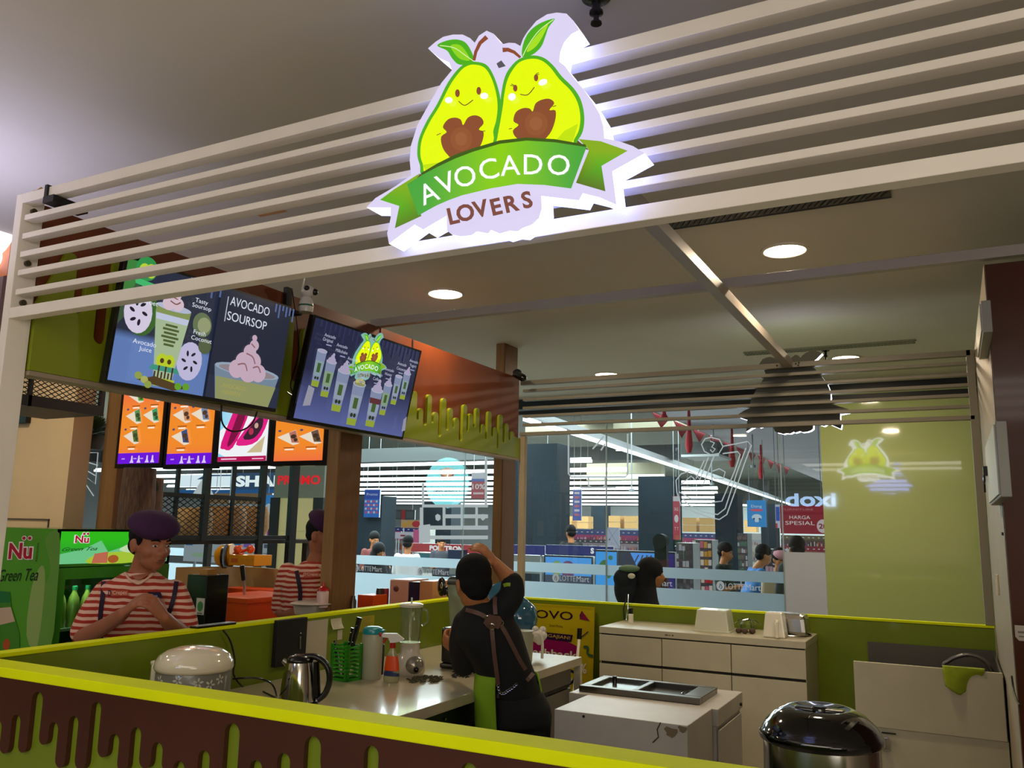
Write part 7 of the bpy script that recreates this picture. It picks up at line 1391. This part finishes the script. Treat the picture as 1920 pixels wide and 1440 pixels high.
pv = [cast(SB, x, y, .0105) for x, y in ((240, 1070), (246, 1080), (254, 1086), (261, 1088), (270, 1083), (283, 1074), (288, 1068), (275, 1066), (262, 1066), (250, 1066))]; pv = [p for p in pv if p is not None]
M = MB(); M.sheet(pv); M.build('neckline_skin', SKIN, parent=t, solid=.004, fix=False)
for P in (((192, 1072), (194, 1090), (193, 1115), (189, 1145), (188, 1175), (190, 1215)), ((329, 1074), (331, 1090), (327, 1115), (320, 1140), (314, 1165), (310, 1215))):
    M = MB(); ribbon(M, [cast(SB, x, y, .010) for x, y in P], .020, .003, CAM); M.build('braces', PURPLED, parent=t)
def onshirt(t, SB, x0, x1, y0, y1, draw, name, off=.012):
    c = [cast(SB, x, y, off) for x, y in ((x0, y1), (x1, y1), (x1, y0), (x0, y0))]
    if None in c: return
    d0 = min((c_-CAM).dot(FW) for c_ in c)-.004; c = [W(x, y, d0) for x, y in ((x0, y1), (x1, y1), (x1, y0), (x0, y0))]
    A = Art(lambda x, y: c[0]+(c[1]-c[0])*x+(c[3]-c[0])*y, (CAM-c[0]).normalized(), .0005); draw(A); A.build(name, PAINT, parent=t, fix=False)
onshirt(t, SB, 201, 240, 1105, 1119, lambda A: (A.rect(.12, .15, 1, .85, '#b8563a'), A.text('D', .12, .48, .85, '#20143a', bold=.03, width=.16), A.text("'Crepes", .58, .5, .5, '#e8c8b8', width=.72)), 'chest_logo')
onshirt(t, SB, 275, 304, 1110, 1125, lambda A: (A.poly([(.1, 0), (.9, 0), (1, .5), (.9, 1), (.1, 1), (0, .5)], '#1c1034'), A.rect(.3, .4, .7, .6, '#8f88a8')), 'name_badge', .016)
trousers(t, Vector((wa.x, wa.y, .88)), .17, bf, bs, mat('black_trousers', '#121214', .8))
# ------------------------------------------------------------------ kiosk worker 2, half hidden
D = 5.15; t = thing('person', 'worker in a red striped shirt and purple beret, half hidden behind the wooden pillar', 'person', (W(575, 1150, D).x, W(575, 1150, D).y, 0))
bf = (-H_*.75+S_*.65).normalized(); bs = Vector((-bf.y, bf.x, 0)); bs = bs if bs.dot(S_) > 0 else -bs
hc = W(603, 1004, D); hf = (S_*.92-H_*.25+Vector((0, 0, -.22))).normalized(); HR = hframe(hf); nb = W(592, 1052, D)
shL, shR = W(537, 1073, D-.02), W(632, 1070, D+.02); elL, elR = W(524, 1143, D), W(645, 1140, D); wrL, wrR = W(560, 1150, D-.22), W(612, 1148, D-.2)
B = MB(); head(B, hc, HR, 1.0); limb(B, [hc-HR.col[2]*.05-HR.col[1]*.015, W(598, 1035, D), nb+Vector((0, 0, -.02))], [.054, .055, .064])
limb(B, [shL, elL, wrL], [.040, .040, .027]); limb(B, [shR, elR, wrR], [.040, .040, .027]); hand(B, wrL, S_-H_*.2, Vector((0, 0, 1)), -H_, .5); hand(B, wrR, -S_-H_*.2, Vector((0, 0, 1)), -H_, .5)
loft(B, [(nb+Vector((0, 0, -.08)), bs*.12, bf*.07), (nb+Vector((0, 0, -.5)), bs*.12, bf*.07)]); B.build('body', SKIN, parent=t, remesh=.008, sm=2); face_parts(t, hc, HR)
M = MB(); M.ell(hc+HR@Vector((0, -.026, .040)), (.079, .086, .076), HR, 24, 14); M.ell(hc+HR@Vector((0, -.05, -.01)), (.068, .048, .045), HR, 18, 10); M.build('hair', HAIR, parent=t, remesh=.01, sm=2); beret(t, hc, HR, 1.0, .35)
M = MB(); ch = W(583, 1095, D); wa = W(580, 1150, D)
loft(M, [(nb+up*-.0, bs*.075, bf*.065), (nb+up*-.03, bs*.12, bf*.085), (nb+up*-.065, bs*.17, bf*.10), (ch, bs*.185, bf*.12), (wa, bs*.175, bf*.125), (wa-up*.3, bs*.17, bf*.13)])
limb(M, [shL+bs*.008, shL.lerp(elL, .5), shL.lerp(elL, .92)], [.060, .057, .055]); limb(M, [shR-bs*.008, shR.lerp(elR, .5), shR.lerp(elR, .92)], [.060, .057, .055]); SB = bvh(M); M.build('shirt', STRIPE, parent=t, remesh=.012, sm=4)
M = MB(); M.tube([p for p in catmull([p for p in [cast(SB, x, y, .004) for x, y in ((578, 1040), (584, 1050), (594, 1060), (604, 1066))] if p is not None], 4, False)], .0055, 8); M.build('collar', mat('collar_pink', '#d0a890', .8), parent=t, smooth=1)
M = MB(); ribbon(M, [cast(SB, x, y, .010) for x, y in ((551, 1050), (556, 1070), (560, 1090), (563, 1110), (562, 1132), (560, 1150))], .024, .003, CAM); M.build('braces', PURPLED, parent=t)
onshirt(t, SB, 566, 598, 1072, 1083, lambda A: (A.rect(.1, .1, 1, .9, '#b8563a'), A.text("D'Crepes", .52, .5, .5, '#e8c8b8', width=.85)), 'chest_logo')
trousers(t, Vector((wa.x, wa.y, .88)), .16, bf, bs, mat('black_trousers', '#121214', .8))
# ------------------------------------------------------------------ barista seen from behind
D = 3.9; BS = mat('black_polo', '#0b0a0b', .85, noise=.2, nscale=20); LEA = mat('brown_leather', '#5a3b2e', .55, noise=.15, nscale=40)
t = thing('person', 'barista in a black polo with brown leather harness, seen from behind, right arm raised', 'person', (W(965, 1300, D).x, W(965, 1300, D).y, 0))
bf = (H_*.95-S_*.25).normalized(); bs = S_*.95+H_*.1; bs = (bs-bf*bs.dot(bf)).normalized()
hc = W(887, 1094, D+.02); hf = (H_*.9-S_*.35+Vector((0, 0, -.25))).normalized(); HR = hframe(hf, up=(0, 0, 1)); nb = W(902, 1136, D)
shL, shR = W(868, 1168, D), W(950, 1138, D); elL = W(869, 1250, D+.02); wrL = W(852, 1216, D+.26); elR = W(958, 1090, D+.02); wrR = W(929, 1056, D+.10)
B = MB(); head(B, hc, HR, 1.0); limb(B, [hc-HR.col[2]*.05-HR.col[1]*.02, W(894, 1128, D), nb+up*-.02], [.055, .056, .066])
limb(B, [shL, elL, wrL], [.038, .038, .026]); hand(B, wrL, W(840, 1206, D+.30)-wrL, S_, up, .7)
limb(B, [shR, shR.lerp(elR, .6)+S_*.012, elR, elR.lerp(wrR, .4), wrR], [.042, .044, .044, .036, .026]); hand(B, wrR, W(908, 1030, D+.08)-wrR, (S_*-.9+up*-.3+H_*.2), H_*-.6+up*.3, .42, 1.0)
loft(B, [(nb+up*-.08, bs*.11, bf*.07), (W(945, 1240, D), bs*.11, bf*.07)]); B.build('body', SKIN2, parent=t, remesh=.0065, sm=2); face_parts(t, hc, HR)
M = MB(); M.ell(hc+HR@Vector((0, -.016, .046)), (.083, .103, .092), HR, 26, 16); M.ell(hc+HR@Vector((0, -.042, -.010)), (.078, .068, .062), HR, 18, 10); M.ell(hc+HR@Vector((0, -.052, -.045)), (.058, .044, .045), HR, 18, 10); M.build('hair', HAIR, parent=t, remesh=.009, sm=3)
M = MB(); V = Vector
c1, c2, c3, c4, c5 = W(903, 1140, D), W(908, 1160, D), W(915, 1190, D), W(938, 1240, D), W(957, 1282, D)
loft(M, [(c1+up*.02, bs*.062, bf*.062), (c1, bs*.088, bf*.075), (c2, bs*.128+up*.03, bf*.10), (c3, bs*.155+up*.02, bf*.118), (c4, bs*.142, bf*.118), (c5, bs*.135, bf*.12), (W(962, 1305, D), bs*.138, bf*.125)])
limb(M, [shL+bs*.012, shL.lerp(elL, .5)-bs*.012, shL.lerp(elL, .95)], [.060, .057, .056]); limb(M, [shR-bs*.02, shR.lerp(elR, .45)+S_*.014, shR.lerp(elR, .92)+S_*.008], [.066, .060, .054])
M.tube([c1+up*.03-bf*.0, c1+up*.012], [.066, .072], 20)
SB = bvh(M); M.build('polo_shirt', BS, parent=t, remesh=.011, sm=4)
M = MB(); ribbon(M, [cast(SB, x, y, .008) for x, y in ((944, 1098), (950, 1096), (957, 1096))], .016, .003, CAM); M.build('sleeve_print', mat('lime_print', '#7f9a20', .7), parent=t)
for P in (((873, 1143), (888, 1147), (902, 1152), (914, 1159)), ((928, 1119), (928, 1135), (929, 1152)), ((922, 1175), (924, 1200), (927, 1230), (931, 1260), (934, 1284)), ((938, 1170), (950, 1190), (963, 1215), (975, 1238), (986, 1256))):
    M = MB(); ribbon(M, [cast(SB, x, y, .012) for x, y in P], .019, .004, CAM); M.build('harness_strap', LEA, parent=t)
q = [cast(SB, x, y, .016) for x, y in ((916, 1152), (926, 1154), (938, 1156), (942, 1164), (938, 1176), (934, 1180), (928, 1178), (920, 1182), (912, 1176), (906, 1168), (912, 1160))]; q = [p for p in q if p]
if len(q) > 4: d0 = min((p-CAM).dot(FW) for p in q); M = MB(); M.prism([W(960+((p-CAM).dot(RI)/(p-CAM).dot(FW))*FPX, 720-((p-CAM).dot(UP)/(p-CAM).dot(FW))*FPX, d0) for p in q], FW*.006); M.build('harness_patch', LEA, parent=t, bevel=.002)
def buckle(x, y, r=.014, rot=0):
    p = cast(SB, x, y, .026)
    if p is None: return
    M = MB(); P = [p+RI*(r*math.cos(a+rot)*1.0)+UP*(r*math.sin(a+rot)) for a in [k*math.pi/4+.39 for k in range(8)]]; M.tube(P, .0022, 6, closed=True); M.build('buckle', CHROME, parent=t, smooth=1)
for x, y in ((922, 1175), (938, 1168), (914, 1160)): buckle(x, y)
JN = mat('black_jeans', '#0d0f12', .85, noise=.2, nscale=40); hp = W(972, 1325, D+.0)
M = MB(); loft(M, [(W(962, 1292, D), bs*.132, bf*.115), (W(968, 1312, D), bs*.145, bf*.125), (hp, bs*.150, bf*.135), (hp-up*.08, bs*.150, bf*.13)])
for q in (-1, 1): limb(M, [hp+bs*q*.075-up*.04, Vector((hp.x, hp.y, .46))+bs*q*.085, Vector((hp.x, hp.y, .09))+bs*q*.09], [.086, .062, .052])
JB = bvh(M); M.build('jeans', JN, parent=t, remesh=.013, sm=3)
for q in (-1, 1): M = MB(); p = Vector((hp.x, hp.y, .045))+bs*q*.09; M.ell(p+bf*.05, (.045, .13, .045), hframe(bf), 14, 8); M.build('shoe', BLACK, parent=t, smooth=2)
M = MB(); ribbon(M, [cast(JB, x, y, .02) or cast(SB, x, y, .014) for x, y in ((960, 1293), (975, 1286), (988, 1276), (1000, 1262))], .018, .004, CAM); M.build('waist_strap', LEA, parent=t)
M = MB(); ribbon(M, [(cast(JB, x, y, .02) or cast(SB, x, y, .02)) for x, y in ((918, 1308), (928, 1306), (936, 1305))], .018, .004, CAM); M.build('waist_strap', mat('dark_leather', '#2a1c18', .5), parent=t)
ps = [cast(SB, x, y, .02) or cast(JB, x, y, .02) for x, y in ((934, 1286), (937, 1298), (945, 1300), (952, 1295), (960, 1290), (968, 1283))]; ps = [p for p in ps if p]
for i, p in enumerate(catmull(ps, 2, False)): M = MB(); P = [p+RI*(.006*math.cos(a))+UP*(.006*math.sin(a)) for a in [k*math.pi/3 for k in range(6)]]; M.tube(P, .0016, 5, closed=True); M.build('chain_ring', CHROME, parent=t)
# apron showing at both sides of the hips
AP = mat('lime_apron', '#7ba312', .8, noise=.1, nscale=12); M = MB()
def apr(u, v):
    th = math.radians(-26+262*u); c = W(950, 1262, D).lerp(Vector((hp.x, hp.y, .42)), v); wx = .152*(1 if v > .12 else .93+.6*v); wy = .138
    return c+bs*wx*math.cos(th)*1.02+bf*wy*math.sin(th)-bs*(.022*v if math.cos(th) < 0 else 0)
M.grid(apr, 24, 14); M.build('apron', AP, parent=t, smooth=1, solid=.005, fix=False)
# ------------------------------------------------------------------ woman in a black headscarf behind the booth
D = 6.95; t = thing('person', 'woman in a long black headscarf with a dark backpack, walking behind the booth', 'person', (W(1207, 1200, D).x, W(1207, 1200, D).y, 0)); wf = (S_*.99-H_*.1).normalized(); ws = H_
hc = W(1221, 1076, D); HR = hframe(wf+Vector((0, 0, -.05))); B = MB(); head(B, hc, HR, .98); limb(B, [hc-up*.05, hc-up*.2-wf*.05], [.05, .06]); px_ = Vector((hc.x, hc.y, hc.z-.66))-wf*.04
loft(B, [(px_+up*.38, ws*.15, wf*.08), (px_, ws*.15, wf*.1)]); B.build('body', SKIN2, parent=t, remesh=.01, sm=2); face_parts(t, hc, HR, .98)
BV = mat('black_scarf', '#0a0a10', .9, noise=.2, nscale=10); M = MB()
M.ell(hc+HR@Vector((0, -.014, .036)), (.094, .110, .104), HR, 22, 14); loft(M, [(hc-wf*.045+up*.02, wf*.088, ws*.09), (hc-wf*.05-up*.10, wf*.088, ws*.085), (hc-wf*.055-up*.20, wf*.105, ws*.13), (hc-wf*.05-up*.30, wf*.13, ws*.19), (hc-wf*.05-up*.48, wf*.15, ws*.2)])
M.build('headscarf', BV, parent=t, remesh=.012, sm=4)
M = MB(); loft(M, [(px_+up*.36, ws*.20, wf*.12), (px_+up*.1, ws*.18, wf*.13), (px_-up*.3, ws*.2, wf*.16), (Vector((px_.x, px_.y, .06)), ws*.22, wf*.2)]); M.build('coat', mat('dark_coat', '#10121a', .9), parent=t, remesh=.02, sm=3)
for q in (-1, 1): M = MB(); M.ell(Vector((px_.x, px_.y, .04))+ws*q*.08+wf*.08, (.045, .12, .04), hframe(wf), 14, 8); M.build('shoe', BLACK, parent=t, smooth=2)
c = W(1178, 1103, D+.02); M = MB(); M.ell(c, (.085, .12, .17), hframe(wf)); M.ell(W(1172, 1085, D), (.06, .1, .09), hframe(wf)); M.build('backpack', mat('navy_bag', '#10161f', .8), parent=t, remesh=.014, sm=3)
M = MB(); M.ell(W(1180, 1066, D-.02), (.05, .09, .03), hframe(wf)); M.build('green_strap', mat('sage_cloth', '#5f7a60', .8), parent=t, smooth=2); M = MB(); M.ell(W(1184, 1080, D-.11), (.012, .03, .022), hframe(wf)); M.build('white_patch', mat('white_cloth', '#cfc8ba', .8), parent=t, smooth=2)
# ------------------------------------------------------------------ shoppers in the shop
def shopper(hx, hy, D, face, label, top, hair='hair', haircol=None, lean=0, skin=SKIN2, arms=True, s=1.0, cap=None):
    f = (S_*face[0]+H_*face[1]).normalized(); sd = Vector((f.y, -f.x, 0)); hc = W(hx, hy, D); ft = Vector((hc.x, hc.y, 0))-f*lean
    t = thing('person', label, 'person', (ft.x, ft.y, 0)); HR = hframe(f+Vector((0, 0, -.25))); B = MB(); head(B, hc, HR, s); z = hc.z
    nb = hc-up*.165*s-f*(.035+lean*.3); pel = Vector((ft.x, ft.y, min(.92, z-.62))); limb(B, [hc-up*.05, nb], [.052, .056])
    aa = []
    for q in (-1, 1):
        sh = nb-up*.04+sd*q*.16; el = sh-up*.26+f*.04+sd*q*.04; wr = el+f*.22+up*.03-sd*q*.06; aa.append((sh, el, wr)); limb(B, [sh, el, wr], [.034, .036, .026]); hand(B, wr, f, -up, -sd*q, .5)
    loft(B, [(nb-up*.08, sd*.1, f*.06), (pel, sd*.1, f*.07)]); B.build('body', skin, parent=t, remesh=.013, sm=2); face_parts(t, hc, HR, s)
    M = MB(); tm = mat('top_'+top, top, .85)
    loft(M, [(nb+up*.01, sd*.07, f*.06), (nb-up*.04, sd*.16, f*.09), (nb-up*.16, sd*.185, f*.115), (nb.lerp(pel, .65), sd*.17, f*.12), (pel-up*.02, sd*.175, f*.125)])
    for sh, el, wr in aa: limb(M, [sh-(sh-nb)*.03, sh.lerp(el, .5), sh.lerp(el, .95)], [.062, .058, .056])
    M.build('top', tm, parent=t, remesh=.018, sm=3)
    if hair == 'scarf':
        M = MB(); M.ell(hc+HR@Vector((0, -.012, .036)), (.094, .108, .102), HR); loft(M, [(hc-f*.04, sd*.09, f*.09), (hc-up*.2-f*.03, sd*.13, f*.12), (hc-up*.36, sd*.17, f*.14)]); M.build('headscarf', mat('scarf', haircol or '#101014', .9), parent=t, remesh=.015, sm=3)
    else:
        M = MB(); M.ell(hc+HR@Vector((0, -.020, .056)), (.088, .104, .092), HR); M.ell(hc+HR@Vector((0, -.05, -.01)), (.078, .06, .06), HR); M.build('hair', HAIR, parent=t, smooth=2)
    if cap: M = MB(); M.ell(hc+HR@Vector((0, .0, .07)), (.088, .115, .065), HR); M.build('cap', mat('pink_cap', cap, .8), parent=t, smooth=2)
    trousers(t, pel, .16, f, sd, mat('shopper_trousers', '#1c1e26', .8)); return t
shopper(1360, 1036, 11.6, (.8, -.5), 'man in a black T-shirt looking down beside the slate column in the shop', '#121a1c')
shopper(1432, 1042, 10.7, (.97, .1), 'man in a blue shirt bending forward in the shop', '#3a6ca8', lean=.22)
shopper(1462, 1050, 10.0, (.2, -1), 'person with a pink cap and a beige top next to the frosted end pane', '#a8967c', cap='#c88a98', s=.95)
shopper(1494, 1030, 9.2, (.1, 1), 'person with black hair showing just above the frosted end pane', '#3a3a44')
shopper(1070, 1000, 14.5, (-.3, 1), 'person in black standing by the blue shelves right of the wide slate column', '#0e1014')
shopper(702, 1012, 14.5, (.5, -.8), 'person in a rust coloured top behind a headscarf wearer at the left of the shop', '#6a3430')
shopper(710, 1034, 12.2, (.7, -.7), 'woman in a black and white headscarf at the left of the shop', '#20242c', hair='scarf')
shopper(765, 1020, 13.6, (.1, 1), 'person seen from behind just left of the red lettered header', '#c8c4c8')
shopper(828, 1018, 17, (.2, -1), 'small far person above the red lettered header', '#2a2c34')
